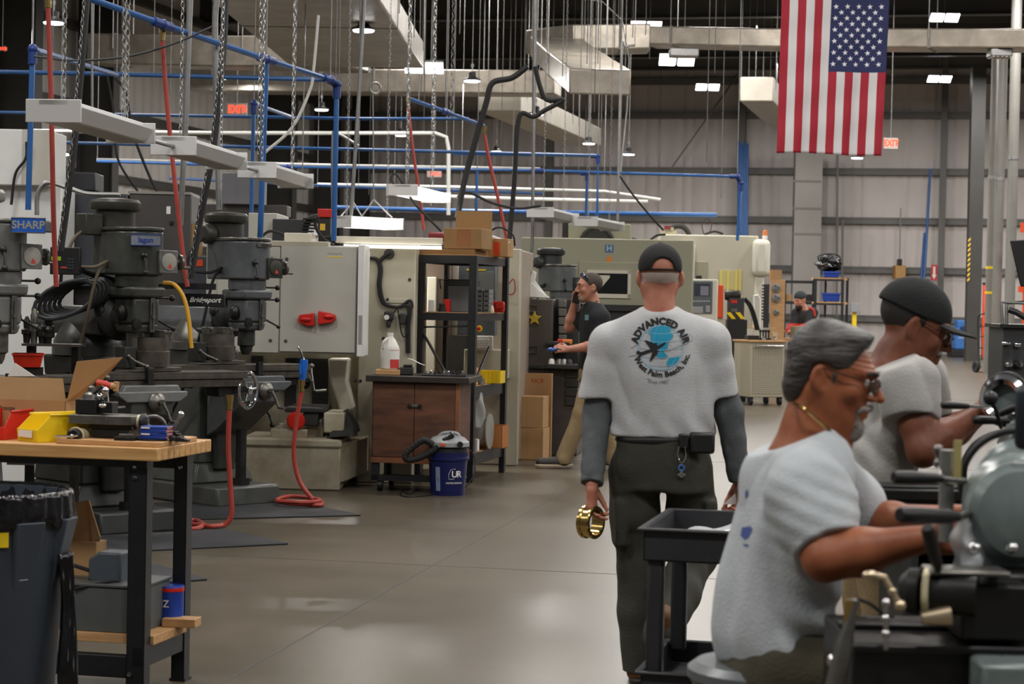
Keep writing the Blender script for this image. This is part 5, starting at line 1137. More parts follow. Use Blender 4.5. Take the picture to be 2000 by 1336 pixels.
t.part('arrow', MB().prism([(cx - .035, a.z - .06), (cx + .035, a.z - .06), (cx + .035, b.z + .2), (cx + .08, b.z + .2), (cx, b.z + .04), (cx - .08, b.z + .2), (cx - .035, b.z + .2)], 'y', -.006, 0), paper)
t = T('wall_box', 'tan electrical box on the back wall with a black handset above it', 'electrical box', P(1758, 545, 70.9), 0)
a = t.q(1749, 518); b = t.q(1769, 545); t.part('enclosure', MB().box(a.x, b.x, 0, .6, b.z, a.z), mat('tan_enamel', (186, 142, 84), .5), bevel=.02); t.part('handset', MB().box(-.08, .05, -.05, .3, a.z, a.z + .22), black, bevel=.02); t.part('conduit', MB().cyl((0, .3, b.z - 1.2), (0, .3, b.z), .03).cyl((.02, .3, a.z + .2), (.02, .3, a.z + 2.0), .02), galv)
t = T('switch_box', 'small grey switch box on a post by the back wall', 'electrical box', Vector((P(1671, 600, 60).x, 60, 0)), 0)
a = t.q(1662, 592); b = t.q(1680, 610); t.part('enclosure', MB().box(a.x, b.x, 0, .15, b.z, a.z), mat('box_grey', (140, 142, 144), .5), bevel=.01); t.part('post', MB().box(-.06, .06, .15, .22, 0, a.z), yellowp)
# vertical duct and conduit on the back wall
t = T('air_duct', 'wide vertical sheet metal duct on the back wall under the flag', 'duct', Vector((P(1576, 600, 70.6).x, 70.6, 0)), -.05)
t.part('duct_body', t.box(1550, 292, 1603, 690, 0, .8), galv if False else mat('plain_duct_metal', (158, 154, 148), .5, .2, var=.1, scale=.6))
for py in (352, 405, 455): t.part('seam_band', t.box(1549, py, 1604, py + 4, -.02, 0), mat('seam_tape', (132, 128, 122), .5))
for i, (x, y0, y1) in enumerate(((1634, 300, 620), (1644, 430, 600))):
 a = P(x + 2, y0, 71.0); solo('conduit', MB().cyl(P(x, y1, 71.0), a, .035), mat('conduit_grey', (120, 118, 114), .5, .5), ['long grey conduit running down the back wall right of the vertical duct', 'short grey conduit running down the back wall beside the long one'][i], 'conduit')

# ------------------------------------------------------------------ pillars and pipes at the right edge
DR = 50.0
def vert(px_t, py_t, px_b, py_b, d): return P(px_b, py_b, d), P(px_t, py_t, d)
b0 = F(1893, 700); b_ = MB(); pb = P(1893, 690, 62); ptop = P(1893, 128, 62)
mb = MB(); mb.box(pb.x - .1, pb.x + .32, 62, 62.3, 0, ptop.z); trim(mb, darkst)
mb = MB()
for i in range(9): z = 2.4 + i * .15; mb.hexa([(pb.x - .12, 61.96, z), (pb.x - .05, 61.96, z + .07), (pb.x - .05, 61.99, z + .07), (pb.x - .12, 61.99, z), (pb.x - .12, 61.96, z + .07), (pb.x - .05, 61.96, z + .14), (pb.x - .05, 61.99, z + .14), (pb.x - .12, 61.99, z + .07)])
trim(mb, mat('label_yellow', (220, 180, 60), .5))
gp = P(1926, 600, 55)
t = T('column_guard', 'orange guard sleeve around the foot of the right pillar', 'guard', Vector((gp.x, 55, 0)), 0)
t.part('sleeve', t.box(1921, 556, 1934, 700, 0, .2), mat('guard_orange', (220, 64, 24), .5), bevel=.02); t.part('top_edge', t.box(1922, 552, 1933, 556, .0, .2), black)
for i, (px, wd, y0, nm, lab) in enumerate(((1944, 13, 95, 'downpipe', 'left of the three tall grey round pipes at the right pillar, with yellow bands'), (1960, 18, 95, 'downpipe', 'middle of the three tall grey round pipes at the right pillar'), (1986, 20, 20, 'downpipe', 'thick grey round pipe nearest the right picture edge'))):
 d = 50 - i * 3; a = P(px - 14, 590, d); b = P(px, y0, d); t = T(nm, lab, 'pipe', Vector((a.x, d, 0)), 0)
 t.part('pipe', MB().cyl((0, 0, 0), (b.x - a.x, 0, b.z + .3), wd * d / 8000, n=24), mat('grey_pipe', (128, 126, 120), .5, .3, var=.1, scale=2))
 if i == 0:
  for py in (523, 572): z = t.q(px, py).z; t.part('yellow_band', MB().cyl(((b.x - a.x) * z / b.z, 0, z - .03), ((b.x - a.x) * z / b.z, 0, z + .03), wd * d / 8000 + .006, n=24), yellowp)
 t.part('clamp', MB().cyl(((b.x - a.x) * .6, 0, b.z * .6), ((b.x - a.x) * .6, 0, b.z * .6 + .08), wd * d / 8000 + .01, n=24), galv)
# orange pallet rack and dark machine at the right edge
t = T('pallet_rack', 'orange pallet rack upright at the right picture edge', 'rack', Vector((P(2004, 600, 46).x, 46, 0)), 0)
t.part('upright', t.box(1999, 430, 2012, 740, 0, .1), orangep); t.part('beam', t.box(1994, 436, 2100, 455, .02, .1), orangep); t.part('lower_beam', t.box(1990, 560, 2100, 572, .02, .1), orangep)
t = T('machine_stand', 'dark grey tool stand with drawers behind the lathes at the right edge', 'stand', Vector((P(1980, 640, 20).x, 20, 0)), 0)
t.part('stand_body', t.box(1957, 640, 2060, 800, 0, .6), mat('charcoal_enamel', (44, 45, 48), .5), bevel=.01); t.part('top_plate', t.box(1953, 634, 2060, 641, -.05, .6), dsteel)
t.part('drawer_handle', t.box(1958, 668, 1975, 674, -.06, 0), chrome, bevel=.01); t.part('drawer_pull', t.box(1982, 670, 1995, 678, -.06, 0), chrome, bevel=.01)
mb = MB(); a = t.q(1956, 590, .1); mb.tube([t.q(1958, 640, .1), a, t.q(2010, 592, .1)], .02, 8); mb.tube([t.q(1966, 640, .3), t.q(1966, 592, .3), t.q(2010, 590, .3)], .02, 8); t.part('pipe_frame', mb, galv)
t.part('black_hopper', MB().hexa([t.q(x, y, yy) for x, y, yy in ((1993, 560, 0), (2040, 560, 0), (2040, 560, .5), (1993, 560, .5), (1972, 470, 0), (2040, 465, 0), (2040, 465, .5), (1972, 470, .5))]), black, bevel=.01)
for i, (px, m) in enumerate(((1972, chrome), (1986, dsteel), (1992, chrome))): p = t.q(px, 712, -.02); t.part('spindle_nose', MB().lathe((p.x, .02, p.z), (0, -1, 0), [(0, 0), (.05, 0), (.04, .06), (.02, .1), (0, .1)], 18), m)
t.part('arm', MB().tube([t.q(1970, 605, .0), t.q(1985, 610, -.02), t.q(2005, 622, -.05)], .03, 8), black)
# ------------------------------------------------------------------ black plastic utility cart
cx_, cz_ = corner(1257, 1030, 7.0)
t = T('utility_cart', 'black plastic two shelf utility cart between the walking man and the seated man', 'cart', cx_, -YAW)
H1 = cz_; W_ = 1.1; Dp = .68
cartm = mat('black_cart_plastic', (40, 41, 45), .5, var=.12, scale=30, bump=.1, bscale=180)
def tub(z1, hgt, nm):
 mb = MB(); k_ = .012; e = .02
 mb.box(0, W_, 0, Dp, z1 - hgt, z1 - hgt + k_)
 for x0, x1, y0, y1 in ((0, W_, 0, k_), (0, W_, Dp - k_, Dp), (0, k_, 0, Dp), (W_ - k_, W_, 0, Dp)): mb.box(x0, x1, y0, y1, z1 - hgt, z1)
 for x0, x1, y0, y1 in ((-e, W_ + e, -e, k_), (-e, W_ + e, Dp - k_, Dp + e), (-e, k_, 0, Dp), (W_ - k_, W_ + e, 0, Dp)): mb.box(x0, x1, y0, y1, z1 - .012, z1)
 t.part(nm, mb, cartm, bevel=.005)
tub(H1, .115, 'top_tray'); ZB = t.q(1290, 1312, 0).z; tub(ZB, .09, 'bottom_tray')
for x, y in ((.012, .015), (.012, Dp - .08), (W_ - .075, .015), (W_ - .075, Dp - .08)):
 t.part('leg', MB().box(x, x + .058, y, y + .058, ZB - .03, H1 - .1), cartm, bevel=.012)
 t.part('caster', MB().lathe((x + .01, y + .03, .055), (1, 0, 0), [(0, 0), (.055, 0), (.055, .035), (0, .035)], 20).box(x, x + .055, y, y + .06, .08, ZB - .08), rubber)
t_uc = t
def crumple(t, name, w_, d_, h, m, seed):
 rnd = random.Random(seed); ph = [rnd.random() * 6 for _ in range(6)]
 def f(u, v): return ((u - .5) * w_, v * d_, h * (.5 + .25 * math.sin(u * 9 + ph[0] + 3 * v) + .2 * math.sin(v * 11 + ph[1] + u * 5)) * math.sin(math.pi * min(1, max(0, u))) ** .4 * math.sin(math.pi * min(1, max(0, v))) ** .4 + .002)
 t.part(name, MB().grid(f, 30, 20), m)
bagm = mat('clear_bag_film', (214, 218, 220), .18, alpha=.75)
h_ = T('plastic_bag', 'clear plastic bag of parts lying in the top tray of the black cart', 'bag', t_uc.M @ Vector((.38, .22, H1 - .1)), -.2); crumple(h_, 'film', .6, .35, .17, bagm, 1); h_.part('parts_inside', MB().cyl((-.2, .15, .03), (.15, .18, .03), .022), galv)
h_ = T('plastic_bag', 'clear plastic bag on the bottom tray of the black cart', 'bag', t_uc.M @ Vector((.42, .12, ZB - .076)), -.2); crumple(h_, 'film', .6, .3, .09, bagm, 2); h_.part('paper_insert', MB().box(-.2, .1, .08, .25, .003, .012), mat('pale_blue_paper', (176, 196, 214), .7))

# ------------------------------------------------------------------ turret lathes in the right foreground
lgrey = mat('lathe_grey_green_enamel', (108, 120, 118), .3, 0.0, var=.25, scale=9, rvar=.12)
lathe_black = mat('black_oiled_steel', (24, 24, 23), .38, .2, var=.3, scale=14)
def PL(t, px, py, d): return t.I @ P(px, py, d)
def handle(t, name, a, b, r, m=None, ball=None):
 a = Vector(a); b = Vector(b); L = (b - a).length
 return t.part(name, MB().lathe(a, b - a, [(0, 0), (r * .8, 0), (r, .006), (r * 1.05, L * .3), (r * .85, L * .85), (r * .6, L), (0, L)], 18), m or black)
# near lathe
dn = 4.0
ln = T('turret_lathe', 'near grey turret lathe with black handles the seated man is working at', 'lathe', Vector((P(1930, 1250, dn).x, dn, 0)), 0)
q = lambda px, py, d=dn: PL(ln, px, py, d)
mb = MB(); a = q(1655, 1245); b = q(2080, 1330); mb.box(a.x, b.x, -.06, .3, b.z - .25, a.z)
mb.box(a.x - .0, b.x, -.075, -.06, a.z - .02, a.z); mb.box(a.x, b.x, .1, .16, a.z, a.z + .015); ln.part('bed', mb, lathe_black, bevel=.006)
ln.part('pedestal', MB().box(a.x + .05, a.x + .35, 0, .5, 0, b.z - .25), castdark, bevel=.02); ln.part('pedestal', MB().box(b.x - .1, b.x + .2, 0, .5, 0, b.z - .25), castdark, bevel=.02)
# headstock: rounded cover
hp = [(q(x, y, 4.22).x, q(x, y, 4.22).z) for x, y in ((1876, 1120), (1874, 1010), (1880, 950), (1900, 915), (1935, 893), (1980, 885), (2060, 885), (2060, 1120))]
ln.part('headstock', MB().prism(hp, 'y', .1, .24), lgrey, bevel=.03, seg=4)
c_ = q(1985, 1000, 4.08); ln.part('spindle_cover', MB().lathe((c_.x, .1, c_.z), (0, -1, 0), [(.1, 0), (.1, .04), (.085, .06), (.05, .07), (0, .072)], 40), lgrey)
c2 = q(2000, 955, 4.25); ln.part('gear_dome', MB().lathe((c2.x, .26, c2.z), (-.6, -1, 0), [(.105, -.1), (.105, .0), (.095, .03), (.075, .05), (.06, .055), (.06, .02), (0, .02)], 40), lgrey)
ln.part('collet_ring', MB().torus((c2.x - .03, .215, c2.z), (-.6, -1, 0), .062, .01, 36, 10), chrome)
ln.part('black_hood', MB().torus((c2.x, .3, c2.z), (-.3, -1, 0), .118, .008, 40, 8, a0=.2, a1=3.3, u=(1, -.3, 0)), black)
ln.part('right_panel', MB().box(q(1987, 760, 4.02).x, q(2060, 760, 4.02).x, .02, .05, q(1987, 880, 4.02).z, q(1987, 752, 4.02).z), mat('dark_navy_panel', (24, 30, 38), .4), bevel=.015)
ln.part('body_panel', MB().box(q(1880, 1120, 4.2).x, q(2060, 1120).x, .0, .2, q(1900, 1240).z, q(1900, 1118).z), lathe_black, bevel=.012)
for px, py in ((1912, 1078), (1988, 1075), (1970, 1225), (1915, 1075)): c_ = q(px, py, 3.95); ln.part('cap_nut', MB().ell((c_.x, .0, c_.z), (.013, .02, .013)), chrome)
# tool slide
ln.part('turret_block', MB().box(q(1862, 1130).x, q(1996, 1130).x, -.08, .1, q(1870, 1238).z, q(1870, 1130).z), lathe_black, bevel=.008)
a = q(1818, 1115, 3.9); b = q(1975, 1128, 3.9); ln.part('steel_slide', MB().box(a.x, b.x, -.1, .0, b.z, a.z), steel, bevel=.004)
a = q(1800, 1208, 3.9); b = q(1855, 1202, 3.9); ln.part('steel_stop', MB().cyl((a.x, -.1, a.z), (b.x, -.1, b.z), .012, .022), mat('bright_tool_steel', (206, 188, 158), .3, .9))
c_ = q(1775, 1155, 3.95); ax = Vector((1, -.35, 0)).normalized()
ln.part('handwheel', MB().lathe((c_.x, -.05, c_.z), ax, [(0, -.02), (.03, -.015), (.045, 0), (.046, .02), (.02, .03), (0, .03)], 30), lathe_black)
ln.part('ivory_dial', MB().lathe(Vector((c_.x, -.05, c_.z)) + ax * .03, ax, [(.036, 0), (.047, 0), (.047, .012), (.036, .012)], 30), mat('ivory_dial', (206, 196, 160), .4))
ln.part('dial_hub', MB().lathe(Vector((c_.x, -.05, c_.z)) + ax * .04, ax, [(.04, 0), (.04, .09), (0, .09)], 26), lathe_black)
a = q(1700, 1123, 3.85); b = q(1728, 1128, 3.85); e = q(1758, 1183, 3.85)
ln.part('ball_crank', MB().tube([a, b, (b + e) / 2, e], .006, 8).ell(e, .011).ell((b + e) / 2, .009).ell(a, (.016, .01, .008)), mat('bright_tool_steel', (206, 188, 158), .3, .9))
for py in (1178, 1208, 1238): c_ = q(1731, py, 3.9); ln.part('ball_knob', MB().ell((c_.x, c_.y, c_.z), .009).cyl((c_.x, c_.y, c_.z - .03), (c_.x, c_.y, c_.z + .005), .005), chrome)
# turnstile handles
handle(ln, 'lever_handle', q(1756, 1005, 3.9), q(1872, 1010, 3.98), .016); ln.part('lever_rod', MB().cyl(q(1870, 1009, 3.98), q(1905, 1000, 4.1), .007), steel)
handle(ln, 'lever_handle', q(1745, 932, 4.1), q(1840, 935, 4.15), .013); ln.part('lever_rod', MB().cyl(q(1838, 935, 4.15), q(1885, 940, 4.2), .006), steel)
handle(ln, 'lever_handle', q(1811, 1030, 3.85), q(1832, 1110, 3.9), .013)
ln.part('lever_rod', MB().cyl(q(1830, 1105, 3.9), q(1840, 1135, 3.95), .007), steel)
s1 = q(1832, 878, 4.3); s2 = q(1834, 905, 4.3); s3 = q(1842, 938, 4.25); ln.part('ball_crank', MB().ell(s1, .011).ell(s2, .012).tube([s1, s2, s3, q(1860, 945, 4.25)], .006, 8, sm=3), mat('worn_ball_steel', (120, 116, 110), .3, .8))
a = q(1864, 860, 4.25); b = q(1877, 945, 4.25); ln.part('brass_scale', MB().box(a.x, b.x, a.y, a.y + .006, b.z, a.z), mat('pale_brass_scale', (186, 172, 112), .4, .4))
a = q(1846, 880, 4.26); b = q(1862, 1060, 4.26); ln.part('steel_column', MB().cyl((b.x - .012, a.y + .02, b.z), (a.x + .008, a.y + .02, a.z), .016), galv)
# upright lever at the bed's left end
a = q(1640, 1300, 3.85); b = q(1655, 1235, 3.85); c_ = q(1660, 1172, 3.85)
ln.part('upright_lever', MB().lathe(a + (a - b) * .8, (b - a), [(0, 0), (.018, 0), (.017, .1), (.012, .12), (.008, .18), (0, .18)], 20), steel); ln.part('lever_grip', MB().cyl(b - (b - a) * .3, c_, .007, .009), brass)
ln.part('knob_ball', MB().ell(q(1628, 1290, 3.86), .013), chrome)
ln.part('oil_line', MB().tube([q(x, y, 4.2) for x, y in ((1675, 1170), (1700, 1180), (1725, 1198), (1745, 1205))], .004, 6, sm=5), rubber)
ln.part('grey_cover', MB().box(q(1920, 1300, 3.8).x, q(2050, 1300).x, -.2, -.08, q(1920, 1400, 3.8).z, q(1920, 1298, 3.8).z), lgrey, bevel=.01)
h_ = T('plastic_bag', 'wrinkled clear plastic hanging by the hands of the seated man', 'bag', P(1890, 1105, 4.05), 0)
h_.part('film', MB().grid(lambda u, v: (-.03 + .06 * u + .006 * math.sin(9 * v), .012 * math.sin(7 * u + 4 * v), v * .1), 12, 14), bagm)
# far lathe
df = 5.75
lf = T('turret_lathe', 'second turret lathe with a chrome collet ring the man in the cap leans over', 'lathe', Vector((P(1960, 900, df).x, df, 0)), 0)
q2 = lambda px, py, d=df: PL(lf, px, py, d)
a = q2(1700, 950); b = q2(2060, 1000); lf.part('bed', MB().box(a.x, b.x, -.05, .3, a.z - .075, a.z - .012).box(a.x, b.x, -.08, -.05, a.z - .03, a.z).box(a.x, b.x, .05, .1, a.z - .012, a.z), lathe_black, bevel=.004)
lf.part('pedestal', MB().box(a.x + .1, a.x + .4, 0, .4, 0, a.z - .075), castdark, bevel=.02); lf.part('pedestal', MB().box(b.x - .4, b.x, 0, .4, 0, a.z - .075), castdark, bevel=.02)
lf.part('headstock', MB().prism([(q2(x, y, 6.3).x, q2(x, y, 6.3).z) for x, y in ((1905, 950), (1905, 850), (1925, 815), (1960, 800), (2060, 800), (2060, 950))], 'y', .15, .3), lgrey, bevel=.03, seg=3)
c_ = q2(1964, 780, 6.2); ax = Vector((-.75, -1, .1)).normalized()
lf.part('collet_ring', MB().lathe(c_, ax, [(.05, -.02), (.075, 0), (.075, .02), (.06, .03), (.045, .02)], 36), chrome); lf.part('ring_guard', MB().torus(c_, ax, .078, .007, 36), black)
lf.part('spindle_nose', MB().lathe(c_ - ax * .2, ax, [(0, 0), (.06, 0), (.06, .19), (0, .19)], 26), lgrey)
handle(lf, 'lever_handle', q2(1838, 791), q2(1893, 793), .0105); lf.part('lever_rod', MB().cyl(q2(1890, 793), q2(1925, 795, 6.1), .005), steel)
handle(lf, 'lever_handle', q2(1900, 820, 5.9), q2(1972, 822, 5.9), .012)
handle(lf, 'lever_handle', q2(1985, 795, 5.9), q2(1945, 812, 5.95), .011)
k0 = q2(1935, 778, 5.85); lf.part('ball_knob', MB().ell(k0, .021).tube([k0, q2(1945, 800, 5.85), q2(1955, 835, 5.9)], .006, 8, sm=3), black)
lf.part('arch_guard', MB().tube([q2(x, y, 6.1) for x, y in ((1880, 950), (1884, 905), (1905, 870), (1940, 850), (1990, 843), (2040, 843))], .012, 8, sm=5), black)
# stool for the seated man
sx = P(1500, 1300, 4.75)
t = T('stool', 'round grey topped work stool under the seated man', 'stool', Vector((sx.x, 4.72, 0)), 0)
SZ = P(1500, 1293, 4.72).z
t.part('seat', MB().lathe((0, 0, SZ - .05), (0, 0, 1), [(0, 0), (.17, 0), (.19, .015), (.19, .035), (.17, .05), (0, .052)], 40), mat('grey_vinyl', (92, 98, 100), .35)); t.part('seat_ring', MB().torus((0, 0, SZ - .045), (0, 0, 1), .17, .012), steel)
for k_ in range(4):
 a = k_ * 1.571 + .78; t.part('leg', MB().tube([(.12 * math.cos(a), .12 * math.sin(a), SZ - .05), (.22 * math.cos(a), .22 * math.sin(a), .0)], .013), steel)
t.part('foot_ring', MB().torus((0, 0, .28), (0, 0, 1), .19, .01), steel)

# ------------------------------------------------------------------ flag
DF = 29.7
fl = T('flag', 'large american flag hanging vertically from the roof', 'flag', P(1627, 303, DF), 0)
cor = {k_: fl.q(*v) for k_, v in {'bl': (1517, 299), 'br': (1721, 304), 'tl': (1527.5, -21), 'tr': (1738.5, -21)}.items()}
def fpt(u, v, off=0.0):      # u across stripes left to right, v down
 top = cor['tl'].lerp(cor['tr'], u); bot = cor['bl'].lerp(cor['br'], u); p = top.lerp(bot, v)
 w_ = .02 * math.sin(u * 17 + v * 1.5) * (.4 + v) + .012 * math.sin(u * 41 + v * 4) * v + .006 * math.sin(v * 26 + u * 5)
 return Vector((p.x, w_ - off, p.z + .012 * math.sin(u * 6) * v))
red_ = mat('flag_red', (150, 18, 40), .75, bump=.1, bscale=300); wh_ = mat('flag_white', (196, 193, 194), .75, bump=.1, bscale=300); bl_ = mat('flag_blue', (20, 28, 74), .75, bump=.1, bscale=300)
NU, NV = 13 * 6, 60
vs = [fpt(i / NU, j / NV) for j in range(NV + 1) for i in range(NU + 1)]; fs = []; mi = []
VC = (143 + 21) / (304 + 21)
vjs = [j / NV for j in range(NV + 1)]
jc = min(range(NV + 1), key=lambda j: abs(j / NV - VC))
for j in range(NV):
 for i in range(NU):
  fs.append((j * (NU + 1) + i, j * (NU + 1) + i + 1, (j + 1) * (NU + 1) + i + 1, (j + 1) * (NU + 1) + i)); st_ = i // 6
  mi.append(2 if (st_ >= 6 and j < jc) else (0 if st_ % 2 == 0 else 1))
mbf = MB().add(vs, fs); o = fl.part('cloth', mbf, red_, ang=180, solid=.003); o.data.materials.append(wh_); o.data.materials.append(bl_)
o.data.polygons.foreach_set('material_index', mi)
stars = MB()
for r_ in range(11):
 v0 = (38 + r_ * 32.2) / 2.857
 n = 5 if r_ % 2 == 0 else 4
 for c in range(n):
  xx = 952 - r_ * 1.7 + c * 63.3 + (31 if n == 4 else 0); px = 1300 + xx / 2.857
  v = (v0 + 21) / 325; xl = 1527.5 - 10.5 * v; u = (px - xl) / 211.0 * (211.0 / (211 - 6 * v))
  pts = []
  for i in range(10):
   a = math.pi / 2 + i * math.pi / 5 + .12; rr = 5.6 if i % 2 == 0 else 2.2
   pts.append(fpt(u + rr * math.cos(a) / 208, v - rr * math.sin(a) / 325, .004))
  cpt = fpt(u, v, .004); o_ = len(stars.v); stars.v += [tuple(cpt)] + [tuple(p) for p in pts]; stars.f += [(o_, o_ + 1 + i, o_ + 1 + (i + 1) % 10) for i in range(10)]
fl.part('stars', stars, mat('star_white', (208, 208, 216), .75))
fl.part('hanging_line', MB().cyl(fpt(.02, 0), fpt(.02, 0) + Vector((0, 0, 2.2)), .008).cyl(fpt(.98, 0), fpt(.98, 0) + Vector((0, 0, 2.2)), .008), galv)
fl.part('header', MB().tube([fpt(i / 20, -.005) for i in range(21)], .02, 8), wh_)
# ------------------------------------------------------------------ overhead: ducts
def rect_tube(pts, w_, h, mb=None, caps=True):
 mb = mb or MB(); pts = [Vector(p) for p in pts]; n = len(pts); rings = []
 for i, p in enumerate(pts):
  t0 = (pts[i] - pts[i - 1]) if i else (pts[1] - pts[0]); t1 = (pts[i + 1] - pts[i]) if i < n - 1 else t0
  d0 = Vector((t0.x, t0.y, 0)).normalized(); d1 = Vector((t1.x, t1.y, 0)).normalized(); d = (d0 + d1).normalized()
  s_ = Vector((d.y, -d.x, 0)) / max(.5, d.dot(d0)); ww = (w_[i] if hasattr(w_, '__len__') else w_) / 2; hh = (h[i] if hasattr(h, '__len__') else h) / 2
  rings.append([p - s_ * ww - Vector((0, 0, hh)), p + s_ * ww - Vector((0, 0, hh)), p + s_ * ww + Vector((0, 0, hh)), p - s_ * ww + Vector((0, 0, hh))])
 o = len(mb.v); mb.v += [tuple(v) for r in rings for v in r]
 for i in range(n - 1):
  for k_ in range(4): mb.f.append((o + i * 4 + k_, o + i * 4 + (k_ + 1) % 4, o + (i + 1) * 4 + (k_ + 1) % 4, o + (i + 1) * 4 + k_))
 if caps: mb.f += [(o + 3, o + 2, o + 1, o), (o + n * 4 - 4, o + n * 4 - 3, o + n * 4 - 2, o + n * 4 - 1)]
 return mb
printm = mat('wrap_print', (112, 108, 100), .6)
def duct(label, pts, w_, h, bands=True, m=None):
 pts = [Vector(p) for p in pts]; c = pts[-1]
 t = T('air_duct', label, 'duct', c, 0)
 lp = [p - c for p in pts]
 t.part('duct_body', rect_tube(lp, w_, h), m or foil, bevel=.03, seg=3)
 w1 = w_[0] if hasattr(w_, '__len__') else w_; h1 = h[0] if hasattr(h, '__len__') else h
 L = (lp[-1] - lp[0]).length
 k_ = 0; acc = .6
 for a, b in zip(lp, lp[1:]):
  l = (b - a).length; u = (b - a) / l; x = acc
  while x < l:
   p = a + u * x
   if k_ % 2 == 0 and bands: t.part('wrap_band', rect_tube([p - u * .03, p + u * .03], w1 + .012, h1 + .012), printm)
   s_ = Vector((u.y, -u.x, 0)).normalized() if abs(u.x) + abs(u.y) > .01 else Vector((1, 0, 0))
   for sg in (-1, 1): t.part('hanger_rod', MB().cyl(p + s_ * sg * (w1 / 2 + .02), Vector((p.x, p.y, 0)) + s_ * sg * (w1 / 2 + .02) + Vector((0, 0, 10.52 - c.z)), .008, n=5), galv)
   k_ += 1; x += 2.6
  acc = .6
 return t
rest = mat('pale_foil_wrap', (176, 170, 158), .4, .4, var=.12, scale=2.0, bump=.3, bscale=7)  # paler, less metallic foil wrap for the two receding ducts
def dirv(p, px=1900, L=1.0):  # horizontal unit direction whose vanishing point is at px
 r = ray(px, 600); v = Vector((r.x, r.y, 0)).normalized(); return v * L
# D1 big insulated duct top left with an end cap
e = P(697, 106, 33); d_ = Vector((.03, 1, 0)).normalized()
duct('foil wrapped duct hanging at the top left of the hall, ending in a square cap', [e - d_ * 16, e - d_ * 8, e], 2.15, .42)
# D2 long transverse duct
duct('long foil wrapped duct crossing the hall in the middle of the roof', [P(380, 158, 47), P(690, 161, 46), P(1090, 164, 45)], .8, .52)
duct('foil wrapped duct crossing high at the left with a closed bend', [P(188, 98, 40), P(440, 104, 39), P(662, 104, 38), P(690, 112, 38.6)], .7, .58)
# D3 right transverse duct with the bend
duct('foil wrapped duct running behind the flag to the right edge', [P(1268, 73, 41), P(1500, 78, 40), P(2050, 80, 38)], .8, .36)
duct('wide bent foil duct in the top middle of the hall', [P(1268, 76, 41), P(1140, 78, 41), P(1060, 86, 42)], .9, .5)
e = P(1165, 158, 33.5); d_ = dirv(None, 1930)
duct('foil duct branch slanting down from the bend in the middle', [P(1085, 92, 41), P(1120, 122, 37), P(1172, 160, 33)], 1.0, .42)
duct('far insulated duct receding below the middle of the roof', [P(975, 196, 46), P(1085, 244, 52), P(1140, 268, 58)], [1.0, 1.0, 1.0], .5, bands=False, m=rest)
duct('insulated duct receding behind the left side of the flag', [P(1478, 174, 46), P(1515, 214, 54), P(1560, 250, 64)], .75, .55, bands=False, m=rest)
t = T('duct_vent', 'square grille box under the duct right of the flag', 'vent', P(1952, 112, 38.2), 0); t.part('frame', MB().box(-.2, .2, -.2, .2, 0, .14), galv, bevel=.02)
for i in range(5): t.part('slat', MB().box(-.17 + i * .08, -.13 + i * .08, -.2, .2, -.012, -.001), mat('slat_grey', (180, 176, 166), .4))
t = T('duct_vent', 'square grille box under the duct left of the flag', 'vent', P(1335, 112, 40), 0); t.part('frame', MB().box(-.28, .28, -.2, .2, 0, .16), galv, bevel=.02)

# ------------------------------------------------------------------ lamps
lens = mat('led_lens', (250, 252, 255), .4, emit=9)
def high_bay(px, py, wpx, label, pw=130):
 d = min(60, .34 * FPX / wpx); c = P(px, py, d)
 t = T('high_bay_light', label, 'ceiling light', c, 0, 'high bay lamps'); t.o.scale = (.8, .8, 1)
 t.part('housing', MB().lathe((0, 0, 0), (0, 0, 1), [(0, .03), (.19, .02), (.21, .03), (.21, .045), (.12, .07), (.09, .1), (.09, .17), (.05, .19), (0, .19)], 28), black)
 t.part('lens', MB().lathe((0, 0, 0), (0, 0, 1), [(0, 0), (.17, .0), (.185, .02), (0, .021)], 28), lens)
 t.part('hook', MB().cyl((0, 0, .18), (0, 0, .35), .012).torus((0, 0, .3), (0, 1, 0), .03, .006, 14), galv)
 t.part('chain', MB().cyl((0, 0, .35), (0, 0, max(.6, 10.52 - c.z)), .007, n=6), galv)
 lamp('high_bay_lamp', (0, 0, -.02), pw, .36, (1, .98, .95), t.o)
for px, py, w_, s_ in ((105, 47, 46, 'at the far upper left'), (710, 62, 49, 'in front of the top left duct'), (922, 160, 36, 'in front of the long crossing duct'), (628, 216, 30, 'right of the upper left exit sign'), (783, 266, 26, 'over the white pipes in the middle'), (1047, 225, 32, 'under the middle duct branch'), (1150, 282, 27, 'by the blue pipe drop in the middle'), (1228, 303, 26, 'left of the diagonal brace on the back wall'), (970, 297, 21, 'left of the thick black hanging cable'), (1674, 310, 26, 'just under the bottom edge of the flag'), (430, 154, 30, 'behind the blue pipe at the upper left'), (118, 303, 44, 'just left of the red hose at the left')):
 high_bay(px, py, w_, 'round high bay lamp ' + s_)
def panel_light(px, py, wpx, label):
 d = {1845: 54, 1835: 66, 1382: 66, 1322: 44, 1262: 50, 828: 40}[px]; c = P(px, py, d); t = T('panel_light', label, 'ceiling light', c, 0, 'twin panel lamps')
 for sg in (-1, 1):
  t.part('lens', MB().box(sg * .2 - .17, sg * .2 + .17, -.17, .17, -.02, .0, Matrix.Rotation(-.5, 4, 'X')), lens)
 t.part('housing', MB().box(-.38, .38, -.17, .17, .001, .05, Matrix.Rotation(-.5, 4, 'X')), galv)
 t.part('chain', MB().cyl((0, 0, .05), (0, 0, max(.3, 10.52 - c.z)), .007, n=6), galv); lamp('panel_lamp', (0, -.05, -.1), 130, .5, (1, .98, .95), t.o)
